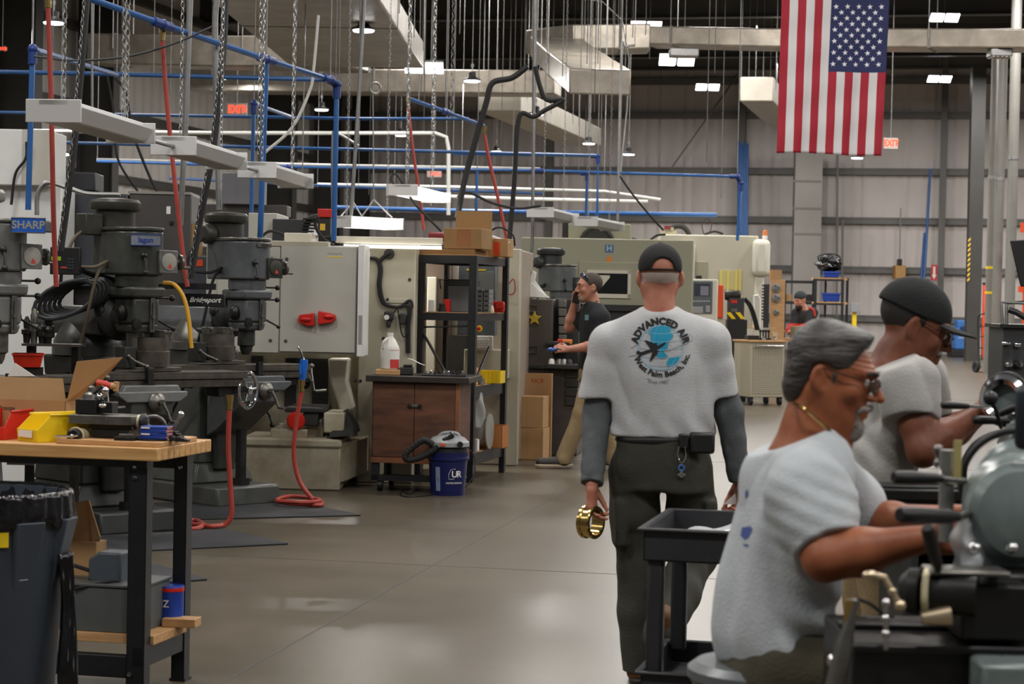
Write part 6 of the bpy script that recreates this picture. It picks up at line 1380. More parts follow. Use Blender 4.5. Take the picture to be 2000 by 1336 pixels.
for px, py, w_, s_ in ((1845, 34, 36, 'at the top right corner'), (1835, 154, 38, 'over the column with the red sign'), (1382, 170, 40, 'left of the flag over the back wall'), (1322, 118, 38, 'under the duct left of the flag'), (1262, 50, 34, 'above the bend of the middle duct'), (828, 132, 36, 'below the end cap of the top left duct')):
 panel_light(px, py, w_, 'square twin panel lamp ' + s_)
# hanging strip lights
stripm = mat('strip_light_white', (206, 206, 204), .45); difm = mat('strip_diffuser', (196, 198, 198), .35)
def strip_light(a, b, w_, label, lit=False, group=None, chains=()):
 a = Vector(a); b = Vector(b); u = (b - a); L = u.length; u.normalize(); s_ = Vector((u.y, -u.x, 0)).normalized(); n_ = s_.cross(u)
 if n_.z < 0: n_ = -n_
 t = T('strip_light', label, 'hanging light', a, 0, group)
 def X(l, s, z): return u * l + s_ * s + n_ * z
 hw = w_ / 2
 mb = MB(); mb.hexa([X(0, -hw * .55, 0), X(0, hw * .55, 0), X(L, hw * .55, 0), X(L, -hw * .55, 0), X(0, -hw * .55, .03), X(0, hw * .55, .03), X(L, hw * .55, .03), X(L, -hw * .55, .03)]); t.part('housing', mb, stripm, bevel=.004)
 mb = MB(); mb.hexa([X(.02, -hw * .6, -.075), X(.02, hw * .6, -.075), X(L - .02, hw * .6, -.075), X(L - .02, -hw * .6, -.075), X(.02, -hw, -.0), X(.02, hw, -.0), X(L - .02, hw, -.0), X(L - .02, -hw, -.0)]); t.part('diffuser', mb, mat('lit_diffuser', (255, 252, 246), .4, emit=4) if lit else difm, bevel=.01)
 for l in (0, L - .012): mb = MB(); mb.hexa([X(l, -hw, -.08), X(l, hw, -.08), X(l + .012, hw, -.08), X(l + .012, -hw, -.08), X(l, -hw, .03), X(l, hw, .03), X(l + .012, hw, .03), X(l + .012, -hw, .03)]); t.part('end_cap', mb, stripm, bevel=.003)
 for l in (.12 * L, .88 * L): t.part('chain', chain_mb(X(l, 0, .03), X(l, 0, .03) + Vector((0, 0, 10.46 - a.z))), galv)
 if lit: lamp('strip_lamp', u * L / 2 + Vector((0, 0, -.1)), 25, .3, (1, .97, .92), t.o)
 return t
def chain_mb(a, b, pitch=.036, r=.0028):
 a = Vector(a); b = Vector(b); L = (b - a).length; u = (b - a) / L; mb = MB(); s1 = u.orthogonal().normalized(); s2 = u.cross(s1); n = min(int(L / pitch), 130)
 if L > n * pitch: mb.cyl(a + u * n * pitch, b, r * 1.5, n=5)
 for i in range(n):
  c = a + u * ((i + .5) * pitch); w_ = s1 if i % 2 else s2
  mb.tube([c + u * pitch * .62 * math.cos(k_ * 1.0472) + w_ * pitch * .3 * math.sin(k_ * 1.0472) for k_ in range(6)], r, 4, closed=True)
 return mb
def sl(px0, py0, d0, px1, py1, d1, w_, label, **k_):
 a = P(px0, py0, d0); b = P(px1, py1, d1); b.z = a.z; return strip_light(a, b, w_, label, **k_)
# the row over the mills (runs toward a vanishing point near x 1410)
ud = Vector((ray(1410, 605).x, ray(1410, 605).y, 0)).normalized()
s0 = P(104, 206, 9.7); Lr = 1.28
for i, s_ in enumerate(('nearest and leftmost hanging strip light over the mills', 'middle hanging strip light over the mills', 'farthest hanging strip light of the row over the mills')):
 a = s0 + ud * (i * 2.13); strip_light(a, a + ud * Lr, .27, s_, group='strip lights over the mills')
solo('conduit', MB().cyl(s0 + ud * Lr + Vector((0, 0, -.03)), s0 + ud * 2.13 + Vector((0, 0, -.03)), .012), galv, 'short conduit linking the nearest and middle hanging strip lights', 'conduit')
solo('conduit', MB().cyl(s0 + ud * (2.13 + Lr) + Vector((0, 0, -.03)), s0 + ud * 4.26 + Vector((0, 0, -.03)), .012), galv, 'short conduit linking the middle and farthest hanging strip lights', 'conduit')
sl(785, 366, 20, 852, 379, 21.4, .32, 'lit white strip light hanging above the boxes on the rack', lit=True)
sl(1055, 410, 22, 1106, 420, 23.4, .3, 'small strip light hanging left of the big machining centre')
sl(1142, 428, 23, 1196, 437, 24.4, .3, 'small strip light hanging over the green beige machining centre')
t = sl(664, 428, 19, 768, 433, 19.4, .34, 'bright reflector light on slanted chains above the pale cabinets', lit=True)
mb = MB()
for x0, x1, y0 in ((663, 690, 395), (708, 690, 395), (705, 730, 390), (766, 730, 390)): mb.tube([t.I @ P(x0, 425, 19.2), t.I @ P(x1, y0, 19.2)], .008, 6)
t.part('sling_chain', mb, galv); t.part('hook', MB().cyl(t.I @ P(730, 390, 19.2), t.I @ P(728, 160, 19.2), .006).torus(t.I @ P(733, 172, 19.2), (0, 1, 0), .05, .012, 16), galv)
# ------------------------------------------------------------------ exit signs
def exit_sign(px, py, w_, h, d, label, txt='EXIT', lit=1.2, shear=0.0):
 t = T('exit_sign', label, 'exit sign', P(px, py + h / 2, d), 0, None)
 a = t.q(px - w_ / 2, py - h / 2); b = t.q(px + w_ / 2, py + h / 2)
 t.part('housing', MB().box(a.x, b.x, 0, .05, b.z, a.z), mat('sign_housing', (190, 176, 168), .5), bevel=.004)
 s_ = (a.z - b.z) * .82
 text_mb(txt, s_, lambda x, z: (x * .8, -.003, (a.z + b.z) / 2 + z), bold=.03 * s_).build('lettering', mat('exit_red', (255, 64, 34), .4, emit=2.2), t.o)
 t.part('arrow', MB().prism([(b.x - .04, (a.z + b.z) / 2 - .06), (b.x + .0, (a.z + b.z) / 2), (b.x - .04, (a.z + b.z) / 2 + .06)], 'y', -.004, -.001), mat('exit_red', (255, 64, 34), .4, emit=2.2))
 t.part('hanger', MB().cyl((0, .025, a.z), (0, .025, 10.52 - t.o.location.z), .008), galv)
exit_sign(462, 214, 40, 26, 40, 'red exit sign hanging at the upper left of the hall')
exit_sign(848, 340, 28, 13, 58, 'small red exit sign on the back wall in the middle')
exit_sign(1740, 280, 27, 22, 46, 'red exit sign right beside the lower right corner of the flag')
exit_sign(4, 95, 18, 8, 44, 'dim red sign at the far upper left edge')
# ------------------------------------------------------------------ blue compressed air pipes
def pipe(label, pts, r=.022, d=None, m=None, fit=True, sm=0, name='air_pipe', cat='pipe', group=None):
 ps = [P(*p) if len(p) == 3 else P(p[0], p[1], d) for p in pts]; c = ps[-1]
 t = T(name, label, cat, c, 0, group); lp = [p - c for p in ps]
 t.part('pipe_run', MB().tube(lp, r, 10, sm=sm), m or bluepipe)
 for p in (ps[0], ps[len(ps) // 2]):
  if p.z < 10.4: t.part('hanger_rod', MB().cyl(p - c, Vector((p.x, p.y, 10.52)) - c, .006, n=5), galv)
 if fit:
  for p, nx in list(zip(lp[1:-1], lp[2:])): t.part('fitting', MB().ell(p, r * 1.8).cyl(p, p + (nx - p).normalized() * r * 5, r * 1.5).cyl(p, p + (lp[max(0, lp.index(p) - 1)] - p).normalized() * r * 5, r * 1.5), bluefit)
 return t
pipe('blue air pipe sloping from the top left to an elbow and drop behind the mills', [(160, -8, 13.4), (318, 48, 14.2), (520, 116, 15.6), (645, 156, 16.5), (658, 165, 16.6), (652, 470, 16.6)])
pipe('blue air pipe drop with a tee in the middle of the long sloping pipe', [(520, 122, 15.6), (508, 470, 15.6)])
pipe('blue air pipe drop standing left of the mills with an elbow on top', [(228, 146, 19), (64, 96, 15.2), (55, 410, 15.2)])
pipe('upper blue air pipe crossing the left half of the hall', [(-30, 140, 20), (180, 144, 20), (300, 147, 20), (645, 156, 20)], fit=False)
pipe('second blue air pipe crossing the left half below the exit sign', [(-30, 219, 27), (480, 228, 27), (700, 232, 27), (916, 232, 27)], fit=False)
pipe('blue air pipe crossing behind the strip lights at the left', [(100, 278, 27), (300, 283, 27), (700, 292, 27), (1165, 304, 27)], fit=False)
pipe('blue air pipe drop beside the post right of the strip lights', [(572, 230, 25), (496, 202, 21.5), (490, 460, 21.5)])
pipe('thin blue air pipe crossing low behind the mills', [(190, 315, 31), (560, 326, 31), (1050, 333, 31), (1440, 345, 30), (1447, 358, 30), (1440, 470, 30)])
pipe('lower blue air pipe crossing above the pale cabinets', [(330, 348, 34), (700, 366, 34), (1060, 378, 34)], fit=False)
pipe('lowest blue air pipe crossing behind the boxes on the rack', [(655, 405, 38), (900, 412, 38), (1400, 420, 37)], fit=False, r=.04)
pipe('blue sloping air pipe with a red hose in the middle of the hall', [(797, 192, 22), (870, 218, 23), (945, 246, 24)])
pipe('blue air pipe drop in the middle beyond the thick black cable', [(885, 300, 30), (1168, 305, 30), (1166, 440, 30)])
pipe('blue air pipe drop with a tee over the back machines', [(1130, 339, 33), (1147, 339, 33), (1144, 440, 33)], fit=True)
pipe('short blue air pipe drop behind the rack', [(932, 333, 32), (930, 420, 32)], fit=False)
# white and galvanized pipes
whitepipe = mat('white_pipe_paint', (206, 206, 200), .4); 
pipe('white pipe crossing behind the nearest strip light', [(60, 256, 30), (450, 260, 30), (850, 260, 30), (872, 268, 30), (876, 290, 30), (876, 420, 30)], m=whitepipe, fit=False, r=.03)
pipe('white pipe crossing the middle of the hall below the exit sign', [(190, 312, 36), (680, 324, 36), (1055, 330, 36)], m=whitepipe, fit=False, r=.03)
pipe('thin white pipe crossing under the blue pipes in the middle', [(620, 360, 38), (900, 366, 38), (1180, 374, 38), (1290, 390, 38)], m=whitepipe, fit=False, r=.03)
pipe('white pipe crossing low at the back machines', [(770, 380, 42), (1000, 388, 42), (1265, 394, 42)], m=whitepipe, fit=False, r=.035)
for i, (pts, d, r, lab) in enumerate((([(372, -10), (362, 250), (352, 440)], 14.5, .02, 'grey conduit drop over the gap between the middle mill and the cabinets'), ([(424, -10), (420, 80), (428, 410)], 15, .022, 'thick grey flexible conduit drop beside the black cable bundle'), ([(1045, -10), (1043, 140), (1040, 440), (1038, 500)], 23, .02, 'long grey conduit drop in the middle of the hall'), ([(650, 470), (650, 275), (660, 262), (700, 285)], 24, .018, 'thin grey conduit post with a bend over the cabinets'), ([(1240, 88), (1222, 92), (1214, 110), (1206, 440)], 30, .02, 'grey conduit with a bend coming down left of the diagonal brace'), ([(712, -10), (700, 200), (685, 430)], 19, .018, 'thin slanted grey conduit above the pale cabinets'), ([(180, -10), (180, 215)], 16, .01, 'thin white rod hanging behind the nearest strip light'), ([(1000, -10), (1215, 40), (1206, 430)], 40, .012, 'thin conduit crossing high by the middle duct'))):
 pipe(lab, pts, d=d, r=r, m=galv, fit=False, name='conduit', cat='conduit', sm=4 if i not in (0, 6) else 0)
def cable(label, pts, d, r, m, sm=6, name='cable', cat='cable'):
 ps = [P(p[0], p[1], p[2] if len(p) > 2 else d) for p in pts]; c = ps[-1]; t = T(name, label, cat, c, 0)
 t.part('cable_run', MB().tube([p - c for p in ps], r, 8, sm=sm), m); return t
def hose(label, pts, d, r=.012, gun=False):
 t = cable(label, pts, d, r, redhose, name='air_hose', cat='hose'); p = t.I @ P(pts[0][0], pts[0][1], pts[0][2] if len(pts[0]) > 2 else d)
 t.part('hose_fitting', MB().cyl(p, p + Vector((0, 0, .07)), r * 1.2).cyl(p + Vector((0, 0, .05)), p + Vector((0, 0, .09)), r * 1.5), brass); return t
hose('red air hose hanging in front of the nearest strip light', [(94, 15), (100, 200), (104, 400), (107, 490), (110, 560)], 11.0, .014)
hose('red air hose hanging down past the middle mill', [(317, 80), (326, 200), (341, 350), (360, 520), (366, 560)], 14.3, .016)
hose('thin red air hose hanging in the middle above the boxes', [(797, 205), (806, 290), (818, 370), (828, 450)], 22, .016)
hose('thin red air hose hanging beside the thick black cable', [(946, 262), (957, 320), (978, 410), (992, 480)], 22.5, .018)
t = hose('red air hose with a blue blow gun hanging from a mill table to the floor', [(589, 765), (578, 830), (574, 890), (585, 940), (610, 975)], 14.6, .016)
fh = [(610, 975), (628, 984), (625, 990), (600, 990), (560, 988), (540, 984), (565, 977), (605, 981), (625, 988), (590, 992), (545, 991)]
t.part('floor_loop', MB().tube([t.I @ (F(x, y + 4) + Vector((0, 0, .02 + .004 * i))) for i, (x, y) in enumerate(fh)], .016, 8, sm=6), redhose)
mb = MB(); mb.tube([t.I @ P(x, y, 14.55) for x, y in ((591, 742), (593, 715), (594, 702))], .026, 10, rs=[.02, .03, .028]); t.part('blow_gun', mb, mat('gun_blue', (20, 96, 190), .4)); t.part('gun_nozzle', MB().tube([t.I @ P(x, y, 14.55) for x, y in ((593, 703), (588, 687), (582, 677))], .007, 8), chrome); t.part('gun_trigger', MB().tube([t.I @ P(x, y, 14.5) for x, y in ((586, 712), (587, 730))], .01, 6), mat('gun_blue', (20, 96, 190), .4))
t = hose('red air hose dropping from the handwheel of the middle mill to the floor', [(448, 800), (446, 870), (450, 950), (452, 1005), (440, 1026)], 12.55, .016)
t.part('floor_loop', MB().tube([t.I @ (F(x, y) + Vector((0, 0, .02))) for x, y in ((440, 1030), (415, 1034), (375, 1030), (340, 1028), (380, 1022), (396, 1030), (385, 1038), (350, 1040))], .016, 8, sm=6), redhose)
cable('yellow air hose arching between the middle mill and the papers', [(318, 552), (340, 556), (358, 580), (368, 620), (374, 680)], 13.3, .014, mat('yellow_hose', (200, 150, 30), .5), name='air_hose', cat='hose')
chm = mat('chain_sleeve', (34, 34, 36), .5)
def power_drop(label, pts, d, r):
 t = cable(label, pts, d, r, chm, name='hanging_cable', cat='cable'); ps = smooth_path([t.I @ P(p[0] - 5, p[1], d - .03) for p in pts], 4)
 mb = MB()
 for a, b in zip(ps, ps[1:]):
  c = chain_mb(a, b, .036, .0028); mb.add(c.v, c.f)
 t.part('chain', mb, galv)
power_drop('black power cord with chain hanging behind the nearest strip light', [(170, -10), (158, 140), (145, 280), (130, 400), (118, 490)], 12.2, .022)
power_drop('black power cord bundle with chain slanting down past the strip lights', [(441, -10), (434, 120), (416, 290), (392, 420), (372, 545)], 13.6, .024)
cable('thick black cable hanging in the middle down to the rack', [(1030, 130), (1000, 152), (962, 162), (950, 200), (930, 270), (908, 350), (893, 425)], 21, .03, rubber)
cable('black cable loop on the long conduit in the middle of the hall', [(1045, 130), (1055, 170), (1068, 195), (1100, 195), (1065, 215), (1042, 228), (1018, 222), (1010, 260), (1005, 350), (994, 480)], 21.5, .025, rubber)
cable('thin black cable looping from the lit strip light down to the rack', [(770, 360), (764, 350), (772, 340), (790, 365), (812, 400), (862, 452)], 20.2, .012, rubber)
cable('thin black cable sagging to the small strip light', [(893, 385), (915, 376), (960, 396), (1010, 407), (1056, 402)], 21.2, .014, rubber)
cable('thin black cable falling to the top of the pale machining centre', [(1208, 340), (1230, 372), (1260, 410), (1296, 450)], 32, .016, rubber)
cable('grey wire sagging between the blue pipes at the left', [(66, 110), (150, 118), (250, 110), (340, 85), (415, 52)], 14.2, .008, mat('grey_cable', (52, 54, 56), .55))
cable('black cable hanging in the gap right of the nearest strip light', [(225, 152), (245, 180), (260, 260), (290, 340), (310, 380)], 17, .012, rubber)
cable('second black cable hanging behind the strip lights', [(210, 150), (222, 220), (230, 310), (272, 378)], 17.3, .01, rubber)
cable('white cable curving down right of the strip lights', [(622, 30), (612, 140), (604, 180), (570, 250), (515, 300)], 17.5, .013, whitepipe)
cable('silver flexible conduit arching over the grey cabinets at the left', [(72, 420), (74, 378), (92, 357), (130, 366), (170, 378), (235, 380)], 14.6, .017, galv)
rnd = random.Random(11); rodm = mat('thin_rod_grey', (92, 90, 87), .5, .4)
for i in range(30):
 px = 690 + rnd.random() * 720; y1 = 60 + rnd.random() ** 1.5 * 330; d = 28 + rnd.random() * 22; a = P(px, y1, d)
 solo('suspension_rod', MB().cyl(a, Vector((a.x, a.y, 10.52)), .007, n=5), rodm, 'one of many thin grey suspension rods hanging from the dark roof', 'rod', 'suspension rods under the roof')
for i, (px, py0, py1, d, lab) in enumerate(((247, -10, 235, 10.8, 'chain hanging to the right end of the nearest strip light'), (795, 0, 350, 20, 'thin chain hanging to the lit strip light'), (572, -10, 320, 13.5, 'thin chain hanging to the end of the farthest strip light'), (505, -10, 300, 13.2, 'thin chain hanging to the start of the farthest strip light'), (843, 140, 400, 23, 'thin long chain hanging in front of the white pipes'), (882, 0, 230, 26, 'thin chain hanging right of the top left duct'))):
 a = P(px, py1, d); b = Vector((a.x, a.y, 10.52)); solo('hanging_chain', chain_mb(a, b, .04 if d < 16 else .08, .003 if d < 16 else .005), galv, lab, 'chain')
# diagonal brace and back-wall conduit
solo('cable_brace', MB().cyl(P(1310, 330, 71), P(1442, 145, 71), .03), colm, 'thin diagonal brace on the back wall left of the grey column', 'brace')
t = T('camera_drone_mount', 'small black dome device hanging above the pale cabinets', 'device', P(590, 370, 26), 0); t.part('body', MB().box(-.08, .08, -.05, .05, 0, .09), black, bevel=.02); t.part('arms', MB().cyl((-.2, 0, .01), (.2, 0, .03), .014), black); t.part('stem', MB().cyl((0, 0, .09), (0, 0, 2.6), .008), galv); t.o.name = 'ceiling_device'
# ------------------------------------------------------------------ grey cabinets behind the mills, white machine at the left edge
cabg = mat('slate_cabinet', (62, 65, 72), .5, var=.12, scale=2); cabb = mat('brown_grey_cabinet', (70, 67, 64), .5, var=.12, scale=2)
t = T('electrical_cabinet', 'big slate grey machine cabinet behind the middle mill', 'cabinet', Vector((P(250, 700, 16.8).x, 16.8, 0)), .02)
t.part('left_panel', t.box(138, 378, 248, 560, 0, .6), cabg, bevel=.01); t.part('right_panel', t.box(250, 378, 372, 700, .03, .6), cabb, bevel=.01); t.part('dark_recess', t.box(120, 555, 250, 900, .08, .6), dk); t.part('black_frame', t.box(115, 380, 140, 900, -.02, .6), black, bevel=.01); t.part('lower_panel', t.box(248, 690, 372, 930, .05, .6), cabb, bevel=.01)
t.part('tag', t.box(325, 403, 333, 418, .025, .03), paper); t.part('latch', t.box(331, 432, 338, 438, .01, .03), black); t.part('top_edge', t.box(250, 374, 372, 379, .02, .6), mat('edge_grey', (140, 136, 130), .5))
t.part('top_box', t.box(100, 336, 186, 372, .1, .5), mat('charcoal_enamel', (44, 45, 48), .5), bevel=.01)
t = T('white_cabinet', 'white machine enclosure at the far left edge behind the blue nameplate mill', 'cabinet', Vector((P(50, 700, 16.2).x, 16.2, 0)), 0)
t.part('upper_box', t.box(-60, 252, 97, 362, -.1, .5), white, bevel=.01); t.part('lower_body', t.box(-60, 362, 116, 980, .0, .5), white, bevel=.01); t.part('side_edge', t.box(43, 253, 97, 361, -.11, -.1), mat('offwhite_side', (196, 192, 180), .5)); t.part('orange_label', t.box(0, 545, 12, 558, -.01, 0), orangep)
t.part('cable', MB().tube([t.q(x, y, -.14) for x, y in ((52, 277), (50, 310), (30, 340), (22, 400))], .012, 6, sm=5), rubber)
t = T('dark_cabinet', 'dark machine cabinet with an orange label between the middle mill and the pale cabinets', 'cabinet', Vector((P(385, 700, 16.8).x, 16.8, 0)), 0)
t.part('enclosure', t.box(355, 500, 401, 900, 0, .4), cabg, bevel=.01); t.part('label', t.box(381, 507, 396, 520, -.006, 0), orangep); t.part('cardboard', t.box(371, 437, 394, 500, .05, .1), card2)
t = T('sheet_metal_box', 'large plain grey sheet metal box high behind the third mill', 'panel', P(470, 400, 22), 0); a = t.q(434, 337); b = t.q(512, 400); t.part('box_body', MB().box(a.x, b.x, 0, .4, b.z, a.z), mat('panel_grey', (116, 116, 120), .5), bevel=.01); t.part('lower_duct', MB().box(t.q(370, 0).x, t.q(566, 0).x, .1, .5, t.q(450, 420).z, t.q(450, 398).z), cabb, bevel=.01); t.part('stand', MB().box(-.2, .3, .15, .35, -t.o.location.z, b.z), cabg)
# items on the tables of the mills
p0 = mil1.M @ Vector((.1, -.55, 1.052))
t = T('tool_bin', 'bright red plastic bin on the table of the left mill', 'bin', Vector((P(54, 718, 12.4).x, 12.4, P(54, 718, 12.4).z)), .2); a = t.q(24, 690); b = t.q(84, 718); t.part('bin_shell', MB().hexa([(a.x * .8, 0, 0), (b.x * .8, 0, 0), (b.x * .8, .14, 0), (a.x * .8, .14, 0), (a.x, -.01, a.z), (b.x, -.01, a.z), (b.x, .16, a.z), (a.x, .16, a.z)]), mat('bright_red_plastic', (232, 52, 24), .4), bevel=.004); t.part('rim', MB().box(a.x * 1.03, b.x * 1.03, -.018, .17, a.z - .012, a.z), mat('bright_red_plastic', (232, 52, 24), .4)); t.part('stand', MB().box(-.09, .09, .02, .12, -.1, 0), dk)
t = T('metal_shelf', 'small steel shelf of upright tool holders beside the red bin', 'shelf', Vector((P(100, 672, 12.9).x, 12.9, 0)), 0); zz = t.q(100, 672).z; a = t.q(42, 672); b = t.q(155, 672)
t.part('shelf_plate', MB().box(a.x, b.x, 0, .2, zz - .015, zz), steel); t.part('leg', MB().box(b.x - .06, b.x - .02, .05, .15, 0, zz - .015), dsteel); t.part('leg', MB().box(a.x + .02, a.x + .06, .05, .15, 0, zz - .015), dsteel); sh_ = t
for i, (px, h, m) in enumerate(((52, .17, dsteel), (66, .22, steel), (82, .13, dsteel), (94, .11, dsteel))):
 p = P(px, 672, 13.0); t = T('tool_holder', ['leftmost dark tool holder standing on the small steel shelf', 'tall bright tool holder standing on the small steel shelf', 'third tool holder from the left on the small steel shelf', 'rightmost tool holder standing on the small steel shelf'][i], 'tool holder', Vector((p.x, 13.0, zz + .001)), 0, 'tool holders on the steel shelf'); t.part('holder', MB().lathe((0, 0, 0), (0, 0, 1), [(0, 0), (.02, 0), (.024, h * .3), (.034, h * .35), (.034, h * .5), (.02, h * .55), (.024, h * .8), (.008, h), (0, h)], 18), m)
t = T('paper_sheet', 'white printed sheet leaning behind the open cardboard box on the bench', 'paper', Vector((P(40, 735, 9.2).x, 9.2, P(40, 735, 9.2).z)), 0); pts = [t.q(x, y) for x, y in ((15, 735), (68, 735), (29, 709))]; t.part('sheet', MB().prism([(v.x, v.z) for v in pts], 'y', 0, .006), paper); t.part('support', MB().box(pts[0].x, pts[1].x, .006, .1, -.4, 0), dk)
# ------------------------------------------------------------------ people: signed distance modelling
def np3(v): return np.array(list(v), np.float32)
V3 = lambda *a: np.array(a, np.float32)
def smin(a, b, k): 
 h = np.clip(.5 + .5 * (b - a) / k, 0, 1); return b * (1 - h) + a * h - k * h * (1 - h)
def smax(a, b, k): return -smin(-a, -b, k)
def cap(P_, a, b, r1, r2=None):
 r2 = r1 if r2 is None else r2; a = np.asarray(a, np.float32); b = np.asarray(b, np.float32); ab = b - a
 t = np.clip(((P_ - a) @ ab) / max(1e-9, float(ab @ ab)), 0, 1); return np.linalg.norm(P_ - a - t[..., None] * ab, axis=-1) - (r1 + (r2 - r1) * t)
def chain_(P_, pts, rs, k=.02):
 d = None
 for a, b, r1, r2 in zip(pts, pts[1:], rs, rs[1:]): e = cap(P_, a, b, r1, r2); d = e if d is None else smin(d, e, k)
 return d
def ell_(P_, c, r, R=None):
 q = P_ - np.asarray(c, np.float32)
 if R is not None: q = q @ np.asarray(R, np.float32)
 r = np.asarray(r, np.float32); k0 = np.linalg.norm(q / r, axis=-1); k1 = np.linalg.norm(q / (r * r), axis=-1); return k0 * (k0 - 1) / np.maximum(k1, 1e-6)
def box_(P_, c, h, r, R=None):
 q = P_ - np.asarray(c, np.float32)
 if R is not None: q = q @ np.asarray(R, np.float32)
 q = np.abs(q) - np.asarray(h, np.float32) + r; return np.linalg.norm(np.maximum(q, 0), axis=-1) + np.minimum(q.max(-1), 0) - r
def loft_(P_, secs, rt, e=2.4):
 """Elliptical sweep: secs = [(centre, half width along rt, half depth)], ordered along the body."""
 C_ = np.array([np3(c[0]) for c in secs], np.float32); A = np.concatenate([C_, np.array([[c[1], c[2]] for c in secs], np.float32)], 1)
 ax = C_[-1] - C_[0]; ax = ax / np.linalg.norm(ax); S = (C_ - C_[0]) @ ax
 if len(secs) > 2:                                        # smooth the profile
  fine = np.linspace(S[0], S[-1], 60); B = np.stack([np.interp(fine, S, A[:, k]) for k in range(5)], 1)
  for _ in range(14): B[1:-1] = (B[:-2] + 2 * B[1:-1] + B[2:]) / 4
  S, A = fine, B
 u = np.asarray(rt, np.float32); u = u - ax * float(u @ ax); u = u / np.linalg.norm(u); f = np.cross(ax, u)
 s = (P_ - C_[0]) @ ax; I = [np.interp(s, S, A[:, k]).astype(np.float32) for k in range(5)]
 q = P_ - np.stack(I[:3], -1); rr = ((np.abs(q @ u) / I[3]) ** e + (np.abs(q @ f) / I[4]) ** e + 1e-9) ** (1 / e); side = (rr - 1) * np.minimum(I[3], I[4])
 return smax(side, np.abs(s - S[-1] / 2) - S[-1] / 2, .02)
def plane_(P_, p, n): n = np.asarray(n, np.float32); n = n / np.linalg.norm(n); return (P_ - np.asarray(p, np.float32)) @ n
def surface(fn, lo, hi, h):
 lo = np.asarray(lo, np.float32); hi = np.asarray(hi, np.float32); n = np.ceil((hi - lo) / h).astype(int) + 1
 g = [lo[i] + h * np.arange(n[i], dtype=np.float32) for i in range(3)]
 B = 8; nb = -(-n // B); D = np.full(nb * B, 1.0, np.float32)
 cg = np.stack(np.meshgrid(*[lo[i] + h * (B * np.arange(nb[i]) + (B - 1) / 2) for i in range(3)], indexing='ij'), -1).astype(np.float32)
 Dc = fn(cg); rad = h * B * .87 * 1.35 + .012
 D = D.reshape(nb[0], B, nb[1], B, nb[2], B); D[:] = np.sign(Dc)[:, None, :, None, :, None]
 actb = np.argwhere(np.abs(Dc) < rad); og = np.stack(np.meshgrid(*[np.arange(B)] * 3, indexing='ij'), -1)
 for i in range(0, len(actb), 600):
  bl_ = actb[i:i + 600]; X = (lo + h * (bl_[:, None, None, None, :] * B + og)).astype(np.float32); d = fn(X)
  D[bl_[:, 0], :, bl_[:, 1], :, bl_[:, 2], :] = d
 D = D.reshape(nb * B); n = nb * B
 S = D < 0
 nx, ny, nz = n
 cnt = np.zeros((nx - 1, ny - 1, nz - 1), np.int16); acc = np.zeros((nx - 1, ny - 1, nz - 1, 3), np.float32)
 ofs = [(i, j, k) for i in (0, 1) for j in (0, 1) for k in (0, 1)]
 sl = lambda o: (slice(o[0], nx - 1 + o[0]), slice(o[1], ny - 1 + o[1]), slice(o[2], nz - 1 + o[2]))
 for ax in range(3):
  for o in ofs:
   if o[ax]: continue
   o2 = list(o); o2[ax] = 1; a, b = D[sl(o)], D[sl(o2)]; cr = (a < 0) != (b < 0)
   t = np.where(cr, a / np.where(cr, a - b, 1), 0); cnt += cr
   for d in range(3): acc[..., d] += np.where(cr, o[d] + (t if d == ax else 0), 0)
 act = cnt > 0; idx = -np.ones(act.shape, np.int64); ids = np.argwhere(act); idx[act] = np.arange(len(ids))
 V = lo + h * (ids + acc[act] / cnt[act][:, None])
 faces = []
 for ax in range(3):
  b_, c_ = [(1, 2), (2, 0), (0, 1)][ax]
  s0 = [slice(None)] * 3; s1 = [slice(None)] * 3; s0[ax] = slice(0, n[ax] - 1); s1[ax] = slice(1, n[ax])
  cr = S[tuple(s0)] != S[tuple(s1)]; e = np.argwhere(cr)
  ok = (e[:, b_] > 0) & (e[:, c_] > 0) & (e[:, b_] < n[b_] - 1) & (e[:, c_] < n[c_] - 1); e = e[ok]
  if not len(e): continue
  ins = S[e[:, 0], e[:, 1], e[:, 2]]
  def at(db, dc): q = e.copy(); q[:, b_] -= db; q[:, c_] -= dc; return idx[q[:, 0], q[:, 1], q[:, 2]]
  f = np.stack([at(1, 1), at(0, 1), at(0, 0), at(1, 0)], 1); f[~ins] = f[~ins][:, ::-1]; faces.append(f)
 return V, np.concatenate(faces)
def noise3(P_, f, seed):
 rnd = np.random.RandomState(seed); out = 0
 for k_ in range(5):
  d = rnd.normal(size=3); d /= np.linalg.norm(d); out = out + np.sin((P_ @ d.astype(np.float32)) * f * (.7 + .25 * k_) + rnd.rand() * 6.28 + 1.3 * np.sin((P_ @ rnd.normal(size=3).astype(np.float32)) * f * .5))
 return out / 5
def bake(name, parts, material, parent):
 """parts: (V, F) pairs joined into one mesh."""
 V = []; Fs = []; o = 0
 for v, f in parts: V.append(v); Fs.append(f + o); o += len(v)
 V = np.concatenate(V); Fs = np.concatenate(Fs); inv = np.array(parent.I)[:3]
 V = V @ inv[:, :3].T + inv[:, 3]
 me = bpy.data.meshes.new(name); me.vertices.add(len(V)); me.vertices.foreach_set('co', V.astype(np.float32).ravel())
 me.loops.add(len(Fs) * 4); me.loops.foreach_set('vertex_index', Fs.astype(np.int32).ravel()); me.polygons.add(len(Fs)); me.polygons.foreach_set('loop_start', np.arange(0, len(Fs) * 4, 4, dtype=np.int32))
 me.update(calc_edges=True); me.validate(); me.shade_smooth(); me.materials.append(material)
 ob = bpy.data.objects.new(name, me); COL.objects.link(ob); ob.parent = parent.o
 md = ob.modifiers.new('smooth', 'SMOOTH'); md.iterations = 3; md.factor = .5
 return ob
